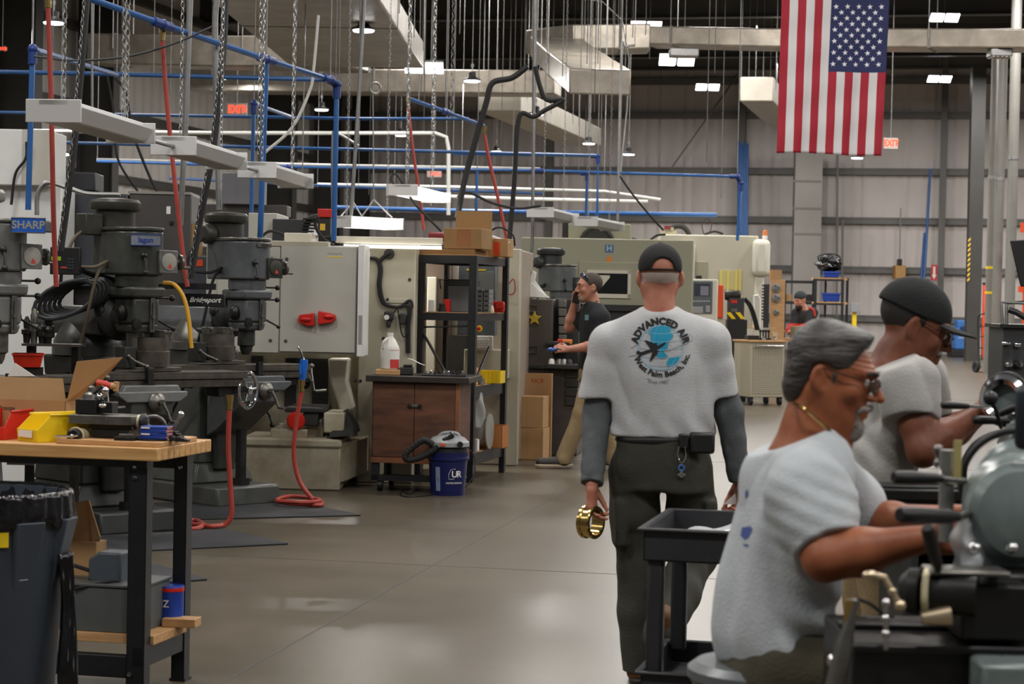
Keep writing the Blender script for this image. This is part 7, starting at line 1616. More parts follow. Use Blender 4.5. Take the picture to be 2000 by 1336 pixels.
def bounds(pts, pad): p = np.array([list(x) for x in pts]); return p.min(0) - pad, p.max(0) + pad
def skinmat(name, rgb, rgb2):
 m = mat(name, rgb, .48, rgb2=rgb2, scale=11, bump=.06, bscale=260, spec=.35)
 b = m.node_tree.nodes['Principled BSDF']; b.inputs['Subsurface Weight'].default_value = .12; b.inputs['Subsurface Radius'].default_value = (.012, .005, .003); b.inputs['Subsurface Scale'].default_value = 1.0
 return m
def frame(fwd, up=(0, 0, 1), tilt=0.0):
 f = Vector(fwd).normalized(); r = f.cross(Vector(up)).normalized(); u = r.cross(f)
 if tilt: R_ = Matrix.Rotation(tilt, 3, f); r = R_ @ r; u = R_ @ u
 return np.array([list(r), list(f), list(u)], np.float32).T      # columns: right, forward, up
# head in its own frame: x right, y forward, z up, origin between the ears; about 0.235 m crown to chin
def head_sdf(q, jaw=1.0, nose=1.0, age=1.0, ears=True):
 x = np.abs(q[..., 0]); q2 = q.copy(); q2[..., 0] = x
 d = ell_(q, (0, -.012, .042), (.077, .098, .083))
 d = smin(d, ell_(q, (0, .03, .0), (.064, .07, .085)), .03)
 d = smin(d, ell_(q, (0, .05, -.062), (.043 * jaw, .045, .045)), .035)
 d = smin(d, cap(q2, (.052 * jaw, .0, -.035), (.03 * jaw, .06, -.085), .024, .016), .03)
 d = smin(d, ell_(q, (0, .083, -.093), (.022, .017, .017)), .02)
 d = smin(d, cap(q2, (.012, .094, .034), (.045, .078, .033), .012, .011), .018)
 d = smin(d, ell_(q2, (.045, .068, -.018), (.022, .02, .022)), .022)
 d = smax(d, -ell_(q2, (.031, .104, .013), (.019, .014, .012)), .014)
 d = smin(d, ell_(q2, (.031, .082, .012), (.014, .013, .011)), .006)
 d = smin(d, cap(q, (0, .098, .024), (0, .116 + .008 * nose, -.018), .008, .0115), .012)
 d = smin(d, ell_(q2, (.012, .108, -.024), (.009, .011, .008)), .008)
 d = smin(d, cap(q2, (.0, .107, -.056), (.02, .096, -.058), .0065, .004), .007)
 d = smin(d, cap(q2, (.0, .104, -.067), (.018, .094, -.066), .0075, .005), .007)
 d = smax(d, -cap(q2, (0, .113, -.0615), (.022, .1, -.062), .0025, .002), .004)
 d = d + .0012 * age * np.exp(-((q[..., 2] - .055) / .02) ** 2) * np.sin(q[..., 2] * 560) * (q[..., 1] > .05)
 d = smax(d, -cap(q2, (.022, .105, -.03), (.034, .09, -.058), .003 * age, .002), .008)
 if ears:
  er = ell_(q2, (.083, -.01, -.002), (.0105, .022, .033), np.array(Matrix.Rotation(.45, 3, 'Z'))); er = smax(er, -ell_(q2, (.094, .0, .003), (.009, .012, .02)), .006); d = smin(d, er, .008)
  d = smin(d, ell_(q2, (.076, .004, -.028), (.007, .008, .009)), .008)
 return d
def hand_parts(wr, fwd, nrm, thumb, curl=(.3, .35, .4, .45), spread=.06, s=1.0, tcurl=.3, topen=.6):
 """Capsules of a hand: wrist, pointing direction, back-of-hand normal, thumb side (unit vectors)."""
 wr = np.array(wr, np.float32); f = np.array(fwd, np.float32); f /= np.linalg.norm(f); t = np.array(thumb, np.float32); t = t - f * (t @ f); t /= np.linalg.norm(t); n = np.cross(f, t); n = n if n @ np.array(nrm, np.float32) > 0 else -n
 parts = []
 for i, (off, ln, r_) in enumerate(((.03, .078, .0092), (.01, .086, .0095), (-.011, .08, .009), (-.03, .062, .0078))):
  k_ = wr + f * (.094 - .004 * abs(i - 1)) * s + t * off * s; dirn = f + t * spread * (1.2 - i) ; dirn /= np.linalg.norm(dirn); a = 0; pts = [k_]; c = curl[i]
  for j, fr_ in enumerate((.45, .31, .24)):
   a += c * (1.0, 1.25, .9)[j]; dd = dirn * math.cos(a) - n * math.sin(a); pts.append(pts[-1] + dd * ln * fr_ * s)
  parts.append((pts, [r_ * s * m for m in (1.05, 1.0, .92, .8)])); parts.append(([wr + f * .025 * s + t * off * .75 * s, k_], [.0135 * s, .0118 * s]))
 b = wr + f * .022 * s + t * .026 * s - n * .004; d1 = f * (1 - topen) + t * topen - n * .3; d1 /= np.linalg.norm(d1); d2 = f * .85 + t * (topen - tcurl) - n * (.2 + tcurl); d2 /= np.linalg.norm(d2); d3 = f * .8 + t * (topen - 2 * tcurl) - n * (.3 + tcurl); d3 /= np.linalg.norm(d3)
 p1 = b + d1 * .044 * s; p2 = p1 + d2 * .034 * s; p3 = p2 + d3 * .026 * s
 parts.append(([b, p1, p2, p3], [.0155 * s, .0122 * s, .0108 * s, .0088 * s]))
 return parts
def hand_sdf(X, parts, el, wr, r_el, r_wr):
 d = chain_(X, [el, el + (wr - el) * .35, wr], [r_el, r_el * 1.04, r_wr], .03)
 for pts, rs in parts: d = smin(d, chain_(X, pts, rs, .004), .009 if len(pts) > 2 else .02)
 return d
def person(name, label, base, rot=0.0): return T(name, label, 'person', base, rot)
skinA = skinmat('tanned_skin', (160, 98, 66), (134, 74, 48)); skinB = skinmat('brown_skin', (128, 78, 56), (104, 60, 44)); skinC = skinmat('fair_skin', (196, 140, 116), (178, 108, 88)); skinD = skinmat('light_skin', (190, 138, 114), (172, 112, 92))
cloth = lambda n, c, v=.06, b=.25, s_=140: mat(n, c, .85, var=v, scale=18, bump=b, bscale=s_)
teeA = cloth('light_grey_jersey', (186, 187, 188)); teeB = cloth('pale_grey_jersey', (182, 188, 192)); teeC = cloth('grey_jersey', (172, 170, 166))
def folds(X, seed, amp, f=20.0, zs=.45):
 Y = X * np.array([1, 1, zs], np.float32); n1 = noise3(Y, f, seed); return amp * (1 - np.abs(n1)) ** 2 - amp * .5 + amp * .35 * noise3(Y, f * 2.3, seed + 7)
def headq(c, R, s_, wp=(1, 1)):
 c = np3(c); R = np.asarray(R, np.float32)
 def f(X): q = ((X - c) / s_) @ R; q[..., 1] = np.where(q[..., 1] < 0, q[..., 1] * wp[0], q[..., 1]); q[..., 2] *= wp[1]; return q
 return f
def headf(c, R, s_, wp=(1, 1), **k_):
 Q = headq(c, R, s_, wp); return lambda X: head_sdf(Q(X), **k_) * s_ / wp[1]
def H2W(c, R, s_, wp=(1, 1)):
 return lambda x, y, z: Vector([float(v) for v in (np3(c) + s_ * (np.asarray(R) @ np.array([x, y / wp[0] if y < 0 else y, z / wp[1]])))])
def eyes(t, hw, s_, look=(0, .3, -.4), col=(60, 42, 30)):
 for sg in (-1, 1):
  c = t.I @ hw(sg * .031, .0875, .0125); o = t.part('eye', MB().ell(c, .0115 * s_, 16, 12), mat('eye_white', (206, 200, 192), .2))
  d = (t.I @ hw(sg * .031 + look[0] * .03, .0875 + .03, .0125 + look[2] * .03) - c).normalized(); MB().lathe(c + d * .0102 * s_, d, [(.0, .0016), (.0048 * s_, .001), (.0052 * s_, -.001)], 14).build('iris', mat('dark_iris', (34, 24, 18), .15), o)
def brows(hw, t, m, s_=1.0):
 for sg in (-1, 1): t.part('eyebrow', MB().tube([t.I @ hw(sg * x, y, z) for x, y, z in ((.012, .106, .034), (.028, .103, .04), (.046, .088, .034))], .0045 * s_, 6, sm=3, rs=None), m)
def boot(t, ankle, fwd, m, sole, up=.1, L=.29):
 ankle = Vector(ankle); f = Vector(fwd).normalized(); a = np3(ankle); fv = np3(f); z = V3(0, 0, 1); h = .075
 heel = a - fv * .05 - z * h; toe = a + fv * (L - .09) - z * (h + .0)
 def fn(X):
  d = smin(cap(X, a + z * up, a - z * .03, .055, .052), cap(X, a - z * .035 - fv * .02, toe + z * .035, .048, .042), .04); return smax(d, -plane_(X, a - z * h, z), .006)
 lo, hi = bounds([a + z * up, heel, toe], .08); t_ = bake('boot', [surface(fn, lo, hi, .006)], m, t)
 def fs(X): return smax(smax(cap(X, heel + z * .01, toe + z * .01, .046, .05), plane_(X, heel + z * .018, z), .004), -plane_(X, heel - z * .012, z), .004)
 bake('sole', [surface(fs, lo, hi, .006)], sole, t); return t_

# ================= walking man with the printed shirt =================
dW = 8.3; W = lambda px, py, dy=0.0: P(px, py, dW + dy); Wn = lambda *a: np3(W(*a))
t = person('person', 'person walking away in a black cap and light grey printed T-shirt, holding a brass ring', Vector((W(1285, 1340).x, dW, 0)))
hc = W(1288, 543, .0); R = frame((-.06, 1, -.03)); s_ = 1.03; hw = H2W(hc, R, s_); hf = headf(hc, R, s_)
shL, shR = Wn(1192, 672), Wn(1386, 668); elL, elR = Wn(1166, 812, .02), Wn(1424, 805, .03); wrL, wrR = Wn(1156, 945, -.12), Wn(1444, 940, .05)
hpL = hand_parts(wrL, (0, .1, -1), (-1, .2, 0), (.35, 1, 0), curl=(.55, .5, .5, .5), topen=.35); hpR = hand_parts(wrR, (.05, .15, -1), (1, .2, 0), (-.3, 1, 0), curl=(.6, .6, .65, .7), topen=.3)
hipL, hipR = Wn(1238, 905), Wn(1345, 905); knL, knR = Wn(1246, 1100, .06), Wn(1356, 1090, .1); anL, anR = Wn(1252, 1292, .02), Wn(1292, 1232, -.34)
def core(X):
 d = smin(hf(X), cap(X, Wn(1288, 565, -.005), Wn(1288, 640, -.02), .06, .068), .03)
 d = smin(d, loft_(X, [(Wn(1288, 640), .12, .08), (Wn(1290, 700), .165, .09), (Wn(1294, 800), .15, .085), (Wn(1294, 880), .15, .09)], (1, 0, 0)), .03)
 for s, e, w_, hp in ((shL, elL, wrL, hpL), (shR, elR, wrR, hpR)): d = smin(d, smin(chain_(X, [s, e], [.048, .04], .02), hand_sdf(X, hp, e, w_, .04, .026), .02), .02)
 for a, b, c in ((hipL, knL, anL), (hipR, knR, anR)): d = smin(d, chain_(X, [a, b, c], [.07, .05, .035], .02), .03)
 return d
lo, hi = bounds([hc, shL, shR, wrL, wrR, anL, anR], .17); lo[2] = max(lo[2], .02)
bake('body', [surface(core, lo, hi, .005)], skinC, t)
def shirt(X):
 d = loft_(X, [(Wn(1288, 606, -.02), .066, .07), (Wn(1288, 628, -.01), .125, .095), (Wn(1289, 668), .18, .125), (Wn(1291, 730), .2, .135), (Wn(1295, 800), .2, .135), (Wn(1295, 862), .2, .13)], (1, 0, 0))
 for s, hem, sg in ((shL, Wn(1167, 772, .01), -1), (shR, Wn(1411, 768, .02), 1)):
  sl_ = smin(cap(X, Wn(1288 + sg * 26, 632), s + V3(0, 0, .0), .068, .082), chain_(X, [s, (s + hem) / 2, hem + (hem - s) * .3], [.08, .075, .067], .02), .03); n_ = (hem - s) + V3(-sg * .06, 0, 0); sl_ = smax(sl_, plane_(X, hem, n_), .006); d = smin(d, sl_, .035)
 z = X[..., 2]; d = d + folds(X, 3, .019, 13, .45) * np.clip((1.5 - z) / .3, .25, 1) + .007 * np.exp(-((z - W(1290, 838).z) / .05) ** 2) * np.sin(X[..., 0] * 55 + z * 20)
 d = smax(d, -plane_(X, Wn(1290, 853) + V3(0, 0, .008) * 0, (0, 0, 1)), .012); return smax(d, plane_(X, Wn(1288, 592), (0, .5, 1)), .006)
lo, hi = bounds([Wn(1133, 590), Wn(1440, 860)], .07); lo[1] -= .13; hi[1] += .16
tee = bake('t_shirt', [surface(shirt, lo, hi, .006)], teeA, t)
def unders(X):
 d = None
 for s, e, w_ in ((shL, elL, wrL), (shR, elR, wrR)):
  c = w_ + (w_ - e) / np.linalg.norm(w_ - e) * .01; q = chain_(X, [s, e, c], [.062, .06, .045], .02); q = smax(q, plane_(X, w_, w_ - e), .004); d = q if d is None else np.minimum(d, q)
 d = np.minimum(d, smax(smax(cap(X, Wn(1288, 575, -.01), Wn(1288, 640, -.02), .068, .078), plane_(X, Wn(1288, 585), (0, .35, 1)), .005), -plane_(X, Wn(1288, 625), (0, 0, 1)), .005))
 return d + folds(X, 9, .006, 30, 1.0)
lo, hi = bounds([shL, shR, elL, elR, wrL, wrR], .09); und = cloth('charcoal_knit', (84, 88, 90)); bake('undershirt', [surface(unders, lo, hi, .006)], und, t)
olive_p = cloth('dark_olive_twill', (54, 54, 44), .1)
def pants(X):
 d = loft_(X, [(Wn(1294, 845), .185, .125), (Wn(1294, 905), .195, .14), (Wn(1294, 960), .19, .14)], (1, 0, 0))
 for a, b, c, k_ in ((hipL, knL, anL, 0), (hipR, knR, anR, 1)): d = smin(d, chain_(X, [a + V3(0, 0, -.03), (a + b) / 2, b, (b + c) / 2, c + V3(0, 0, -.03)], [.105, .1, .088, .083, .074], .03), .025)
 for px, py in ((1212, 1020), (1384, 1020)): d = smin(d, box_(X, Wn(px, py, .0), (.03, .08, .1), .02), .02)
 d = d + folds(X, 21, .014, 15, .55); return smax(d, plane_(X, Wn(1294, 846), (0, 0, 1)), .005)
lo, hi = bounds([hipL, hipR, knL, knR, anL, anR, Wn(1294, 840)], .16); lo[2] = max(lo[2], .06); bake('trousers', [surface(pants, lo, hi, .0065)], olive_p, t)
bt_ = mat('brown_boot_leather', (120, 82, 48), .6, var=.3, scale=20); sl2 = mat('dark_sole', (40, 36, 32), .7)
aL = Vector((anL[0], anL[1], .098)); boot(t, aL, (.05, 1, 0), bt_, sl2); boot(t, anR + V3(0, 0, -.05), (.1, .8, -.75), bt_, sl2)
bl_ = mat('black_belt', (18, 18, 18), .5)
def beltf(X): q = loft_(X, [(Wn(1294, 848), .192, .132), (Wn(1294, 866), .194, .135)], (1, 0, 0)); return smax(smax(q, plane_(X, Wn(1294, 849), (0, 0, 1)), .003), -plane_(X, Wn(1294, 867), (0, 0, 1)), .003)
lo, hi = bounds([Wn(1294, 848), Wn(1294, 866)], .24); bake('belt', [surface(beltf, lo, hi, .007)], bl_, t)
c = t.I @ W(1371, 865, -.14); t.part('pouch', MB().cbox(c, (.1, .05, .085)), black, bevel=.012); c = t.I @ W(1335, 862, -.145); t.part('belt_clip', MB().cbox(c, (.04, .03, .06)), black, bevel=.006)
k0 = [t.I @ W(x, y, -.16) for x, y in ((1326, 872), (1324, 890), (1331, 905), (1339, 892), (1338, 872))]; kt = t.part('key_chain', MB().tube(k0, .003, 6, sm=4), chrome)
MB().torus(t.I @ W(1331, 914, -.16), (0, 1, 0), .011, .004).build('blue_tag', mat('tag_blue', (60, 100, 170), .4), kt); MB().cbox(t.I @ W(1331, 925, -.16), (.012, .006, .03)).cbox(t.I @ W(1331, 927, -.16), (.03, .006, .01)).build('key', galv, kt)
capm = cloth('black_cap_twill', (17, 17, 18), .1)
def capf(X):
 q = ((X - np3(hc)) / s_) @ R; d = ell_(q, (0, -.012, .045), (.086, .108, .092)); d = smax(d, -ell_(q, (0, -.012, .04), (.081, .102, .086)), .002)
 d = smax(d, .022 - q[..., 2], .003); op = ell_(q, (0, -.12, .028), (.047, .06, .047)); op = smax(op, -(q[..., 2] - .034), .003); d = smax(d, -op, .004)
 return smin(d, ell_(q, (0, -.012, .136), (.009, .009, .006)), .004)
lo, hi = bounds([hc], .16); o = bake('cap', [surface(capf, lo, hi, .0035)], capm, t)
def brim(u, v): x = (u - .5) * .15; y = .09 + v * .085 * math.sqrt(max(0, 1 - ((u - .5) * 1.9) ** 2)); return t.I @ hw(x, y - abs(x) * .25, .03 - .12 * x * x * 10 - v * .015)
t.part('brim', MB().grid(brim, 20, 8), capm, solid=.004)
whair = mat('short_white_hair', (196, 180, 170), .7, bump=.4, bscale=400)
def wh(X): q = ((X - np3(hc)) / s_) @ R; d = head_sdf(q, ears=False) - .0022; d = smax(d, q[..., 1] - .005, .004); d = smax(d, q[..., 2] - .02, .004); return smax(d, -(q[..., 2] + .035), .008)
bake('hair', [surface(wh, lo, hi, .004)], whair, t)
# shirt print wrapped onto the back of the shirt
dg = bpy.context.evaluated_depsgraph_get(); dg.update(); ev = tee.evaluated_get(dg); mev = ev.to_mesh(); bvh = BVHTree.FromPolygons([tee.matrix_world @ v.co for v in mev.vertices] if False else [t.M @ v.co for v in mev.vertices], [list(p.vertices) for p in mev.polygons])
def onshirt(px, py, off=.0022):
 r = ray(px, py); h = bvh.ray_cast(CAM, r); 
 if h[0] is None: return t.I @ P(px, py, dW - .1)
 return t.I @ (h[0] - r.normalized() * off)
def decal(name, polys, m, off=.0022, sub=7.0):
 bm = bmesh.new()
 for poly in polys:
  vs = [bm.verts.new((x, y, 0)) for x, y in poly]; bm.faces.new(vs)
 bmesh.ops.triangulate(bm, faces=bm.faces)
 for _ in range(4):
  ed = [e for e in bm.edges if e.calc_length() > sub]
  if not ed: break
  bmesh.ops.subdivide_edges(bm, edges=ed, cuts=1); bmesh.ops.triangulate(bm, faces=bm.faces)
 mb = MB(); bm.verts.index_update(); mb.add([onshirt(v.co.x, v.co.y, off) for v in bm.verts], [tuple(v.index for v in f.verts) for f in bm.faces]); bm.free(); return t.part(name, mb, m)
def arc_text(txt, size, cx, cy, R_, a0, top, name, m, bold=.0, spacing=1.0):
 def xf(x, y):
  if top: a = a0 + x / R_; return onshirt(cx + (R_ + y) * math.sin(a), cy - (R_ + y) * math.cos(a), .0036)
  a = a0 + x / R_; return onshirt(cx + (R_ - y) * math.sin(a), cy + (R_ - y) * math.cos(a) * 1.0, .0036)
 return text_mb(txt, size, xf, bold=bold * size, sub=6.0, spacing=spacing).build(name, m, t.o)
pk = mat('shirt_print_black', (30, 30, 32), .8); pc = mat('shirt_print_cyan', (24, 150, 186), .8); pl = mat('shirt_print_pale_blue', (150, 186, 204), .8)
cx0, cy0, r0 = 1291, 679, 45
def circ(cx, cy, r, n=40): return [(cx + r * math.cos(i * 2 * math.pi / n), cy + r * math.sin(i * 2 * math.pi / n)) for i in range(n)]
def band(pts, w_): return [[pts[i], pts[i + 1], (pts[i + 1][0] + w_ * .3, pts[i + 1][1] + w_), (pts[i][0] + w_ * .3, pts[i][1] + w_)] for i in range(len(pts) - 1)]
gl = []
for k_ in (-.7, -.35, 0, .35, .7):
 ps = [(cx0 + r0 * k_ * math.cos(a), cy0 + r0 * math.sin(a)) for a in [-1.4 + i * .28 for i in range(11)]]; gl += band(ps, .9); hw_ = r0 * math.sqrt(1 - k_ * k_); gl += band([(cx0 - hw_ + i * hw_ / 4, cy0 + r0 * k_ + 4 * (1 - ((i - 4) / 4) ** 2)) for i in range(9)], .9)
decal('globe_grid', gl, pl, .0036)
ring_ = [(cx0 + r0 * math.cos(a), cy0 + r0 * math.sin(a)) for a in [i * .157 for i in range(41)]]; decal('globe_outline', [[ring_[i], ring_[i + 1], (cx0 + (ring_[i + 1][0] - cx0) * .95, cy0 + (ring_[i + 1][1] - cy0) * .95), (cx0 + (ring_[i][0] - cx0) * .95, cy0 + (ring_[i][1] - cy0) * .95)] for i in range(40)], pl, .0028)
Z = lambda x, y: (1220 + x / 8.35, 600 + y / 8.35)
decal('continents', [[Z(*p) for p in pp] for pp in ([(380, 400), (470, 330), (620, 290), (760, 320), (740, 400), (800, 470), (720, 560), (690, 680), (640, 720), (540, 720), (430, 560), (420, 450)], [(520, 760), (640, 720), (700, 800), (640, 840), (540, 830)], [(730, 830), (900, 790), (880, 870), (800, 940), (700, 970), (680, 900)])], pc, .0032)
decal('airplane', [[Z(*p) for p in pp] for pp in ([(180, 745), (290, 725), (430, 680), (550, 625), (660, 570), (680, 580), (640, 625), (560, 680), (470, 720), (330, 765), (270, 790)], [(320, 540), (370, 545), (450, 580), (530, 600), (540, 650), (430, 690), (400, 610)], [(405, 885), (440, 770), (470, 710), (550, 700), (545, 745), (500, 800), (430, 880)], [(195, 715), (240, 715), (270, 745), (285, 770), (250, 835), (230, 830), (240, 780), (190, 750)], [(495, 590), (520, 575), (530, 605), (500, 610)], [(430, 565), (445, 560), (450, 590), (430, 590)])], pk, .0044)
orb = [Z(*p) for p in ((60, 800), (180, 780), (300, 775))]; orb2 = [Z(*p) for p in ((100, 670), (160, 630), (230, 600))]; orb3 = [Z(*p) for p in ((680, 720), (850, 650), (1020, 590), (1110, 530), (1110, 480), (1040, 440), (930, 428))]
decal('orbit_line', band(orb, .8) + band(orb2, .8) + band(orb3, .8), mat('shirt_print_grey', (90, 100, 110), .8), .0038)
arc_text('ADVANCED AIR', 18.5, cx0 - 1, cy0, 51, 0.0, True, 'logo_lettering', pk, .06, 1.08); arc_text('West Palm Beach, Inc.', 15, cx0 + 1, cy0, 53, 0.06, False, 'logo_lettering', pk, .03, 1.0)
arc_text('"Since 1983"', 9, cx0 - 2, cy0, 68, -.06, False, 'small_lettering', mat('shirt_print_grey', (90, 100, 110), .8), .0)
ev.to_mesh_clear()
# what he holds
c = W(1154, 1020, -.13); h_ = T('brass_ring', 'shiny brass ring held in the left hand of the walking man', 'ring', c, .95); r_ = .062
h_.part('ring', MB().lathe((0, -.028, 0), (0, 1, 0), [(r_ - .012, 0), (r_, 0), (r_ + .004, .004), (r_ + .004, .012), (r_ - .002, .016), (r_ - .002, .04), (r_ + .004, .044), (r_ + .004, .056), (r_ - .012, .056), (r_ - .012, 0)], 48), brass)
h_ = T('paper_sheet', 'white folded sheet in the right hand of the walking man', 'paper', W(1440, 975, .06), 0); ps = [h_.q(x, y) for x, y in ((1413, 985), (1452, 985), (1456, 948), (1446, 955))]; h_.part('sheet', MB().prism([(v.x, v.z) for v in ps], 'y', -.002, .002), paper)

# ================= seated man in the foreground =================
dS = 4.66; W = lambda px, py, dy=0.0: P(px, py, dS + dy); Wn = lambda *a: np3(W(*a))
t = person('person', 'seated person with grey goatee and glasses in a pale T-shirt at the near lathe', Vector((W(1525, 1300).x, dS, 0)))
hc = W(1612, 735, .0); fwd = Vector((.93, -.26, -.24)); R = frame(fwd, tilt=.0); s_ = 1.05; WP = (1.4, 1.13); hw = H2W(hc, R, s_, WP); HQ = headq(hc, R, s_, WP); hf = headf(hc, R, s_, WP, jaw=1.0, nose=1.2, age=1.6)
f_ = Vector((.95, .3, 0)).normalized(); rv = (f_.y, -f_.x, 0)      # his right side faces the lens
shN, shF = Wn(1574, 962, -.17), Wn(1662, 998, .18); elN, elF = Wn(1612, 1092, -.26), Wn(1690, 1030, .2); wrN, wrF = Wn(1808, 1052, -.3), Wn(1838, 1012, -.06)
hpN = hand_parts(wrN, (1, .1, .05), (0, -.75, .6), (.1, .5, 1), curl=(.45, .5, .55, .6), topen=.45); hpF = hand_parts(wrF, (1, -.2, .05), (0, .6, .7), (.1, -.7, .7), curl=(.5, .55, .6, .6), topen=.4)
hip = Wn(1522, 1282); kN, kF = Wn(1700, 1330, -.2), Wn(1710, 1325, .22); aN, aF = np3((kN[0] - .05, kN[1], .1)), np3((kF[0] - .02, kF[1], .1)); hN, hF = hip + V3(.03, -.1, 0), hip + V3(.05, .1, 0)
def core(X):
 d = smin(smin(hf(X), chain_(X, [Wn(1600, 775), Wn(1588, 830), Wn(1572, 880)], [.064, .066, .075], .02), .035), cap(X, Wn(1632, 800), Wn(1618, 890), .042, .05), .04)
 d = smin(d, loft_(X, [(Wn(1575, 890), .12, .08), (Wn(1545, 980), .16, .09), (Wn(1528, 1120), .15, .09), (hip, .15, .1)], rv), .03)
 for s, e, w_, hp in ((shN, elN, wrN, hpN), (shF, elF, wrF, hpF)): d = smin(d, smin(chain_(X, [s, s * .4 + e * .6, e], [.055, .05, .043], .02), hand_sdf(X, hp, e, w_, .046, .029), .03), .02)
 for a, b, c in ((hN, kN, aN), (hF, kF, aF)): d = smin(d, chain_(X, [a, b, c], [.07, .05, .035], .02), .03)
 return d
lo, hi = bounds([hc + Vector((0, 0, .02)), shN, shF, elN, wrN + V3(.12, 0, 0), wrF + V3(.12, 0, 0), kN, aN, aF, hip], .13); bake('body', [surface(core, lo, hi, .0036)], skinA, t)
eyes(t, hw, s_, look=(0, 0, -.5)); brows(hw, t, mat('dark_brow_hair', (48, 38, 32), .8), 1.1)
hairm = mat('dark_grey_swept_hair', (76, 71, 68), .5, rgb2=(15, 14, 14), scale=24, stretch=(.3, 1, 2.4), bump=.5, bscale=60)
def hair(X):
 q = HQ(X); x, y, z = q[..., 0], q[..., 1], q[..., 2]; ax_ = np.abs(x)
 d = ell_(q, (0, -.02, .05), (.087, .112, .09)); d = smin(d, ell_(q, (0, -.068, -.02), (.068, .055, .075)), .03); d = smin(d, ell_(q, (0, .052, .102), (.06, .046, .03)), .03)
 pz = z * .93 - y * .37; wv = 2.5 * noise3(q, 26, 5); d = d + .0004 * np.sin(pz * 330 + 2 * wv + x * 60) + .0005 * np.sin(pz * 700 + 4 * wv + x * 240) + .001 * np.sin(pz * 120 + 2 * wv)
 cut = y - (.068 + .30 * np.maximum(z - .075, -.02) ); cut = np.maximum(cut, -1); fr_ = smax(y - .058 - .3 * np.maximum(0, z - .05), -(z - .02) * .0 + (y - .112), .01)
 d = smax(d, fr_, .008); low = -(z + .012) + np.maximum(0, -(y + .028)) * 1.6 * -1; d = smax(d, np.where(y > -.03, .022 - z + .35 * np.maximum(0, y - .04), -.085 - z), .008)
 side = ell_(q * np.array([0, 1, 1], np.float32) + np.array([0, 0, 0], np.float32), (0, .0, -.004), (1, .03, .04)); return smax(d, -np.where(ax_ > .05, side, 1), .008)
lo, hi = bounds([hc], .17); bake('hair', [surface(hair, lo, hi, .0033)], hairm, t)
def sideburn(X): q = HQ(X); q[..., 0] = np.abs(q[..., 0]); return ell_(q, (.067, .024, .014), (.006, .012, .03)) + .001 * np.sin(q[..., 2] * 300)
lo2, hi2 = bounds([hc], .2); bake('sideburns', [surface(sideburn, lo2, hi2, .0035)], mat('grey_sideburn', (92, 84, 78), .7, rgb2=(60, 54, 50), scale=60), t)
brd = mat('grey_beard_hair', (168, 160, 152), .75, rgb2=(96, 86, 78), scale=40, bump=.8, bscale=200)
def beard(X):
 q = HQ(X); x = np.abs(q[..., 0]); q2 = q.copy(); q2[..., 0] = x
 d = ell_(q, (0, .084, -.105), (.031, .026, .036)); d = smin(d, cap(q2, (.03, .086, -.062), (.024, .09, -.095), .007, .01), .01); d = smin(d, cap(q2, (0, .109, -.046), (.03, .094, -.056), .0085, .006), .008); d = smax(d, -ell_(q, (0, .115, -.066), (.022, .016, .0085)), .004)
 return d + .0016 * np.sin(q[..., 0] * 420 + q[..., 1] * 150) + .0012 * noise3(q, 150, 4)
bake('beard', [surface(beard, lo2, hi2, .003)], brd, t)
# glasses
gm = mat('dark_glasses_frame', (30, 24, 22), .3); gl_ = T  # frame parts below
def glasses(t, hw, lens_m, s_=1.0, z0=.012):
 fr_ = MB(); ln_ = []
 for sg in (-1, 1):
  ps = [t.I @ hw(sg * (.034 + .023 * math.cos(a)), .118 - .012 * abs(math.cos(a) + 1) * .6, z0 - .002 + .015 * math.sin(a)) for a in [i * math.pi / 8 for i in range(16)]]
  fr_.tube(ps, .0014, 6, closed=True); c_ = sum(ps, Vector()) / 16; ln_.append((ps, c_))
  fr_.tube([t.I @ hw(sg * .057, .104, z0 + .004), t.I @ hw(sg * .074, .06, z0 + .008), t.I @ hw(sg * .084, .0, z0 + .012), t.I @ hw(sg * .084, -.016, z0 + .004)], .0016, 6)
 fr_.tube([t.I @ hw(-.012, .121, z0 + .002), t.I @ hw(0, .125, z0 + .005), t.I @ hw(.012, .121, z0 + .002)], .0016, 6); o = t.part('glasses', fr_, gm)
 for ps, c_ in ln_: MB().add(ps + [c_], [(i, (i + 1) % 16, 16) for i in range(16)]).build('lens', lens_m, o)
glasses(t, hw, mat('tinted_lens', (40, 26, 24), .08, alpha=.72))
cn = [t.I @ W(x, y, dy) for x, y, dy in ((1551, 788, -.03), (1570, 797, -.085), (1595, 818, -.09), (1625, 846, -.075), (1645, 868, -.04))]; t.part('gold_chain', MB().tube(cn, .0035, 6, sm=5), brass)
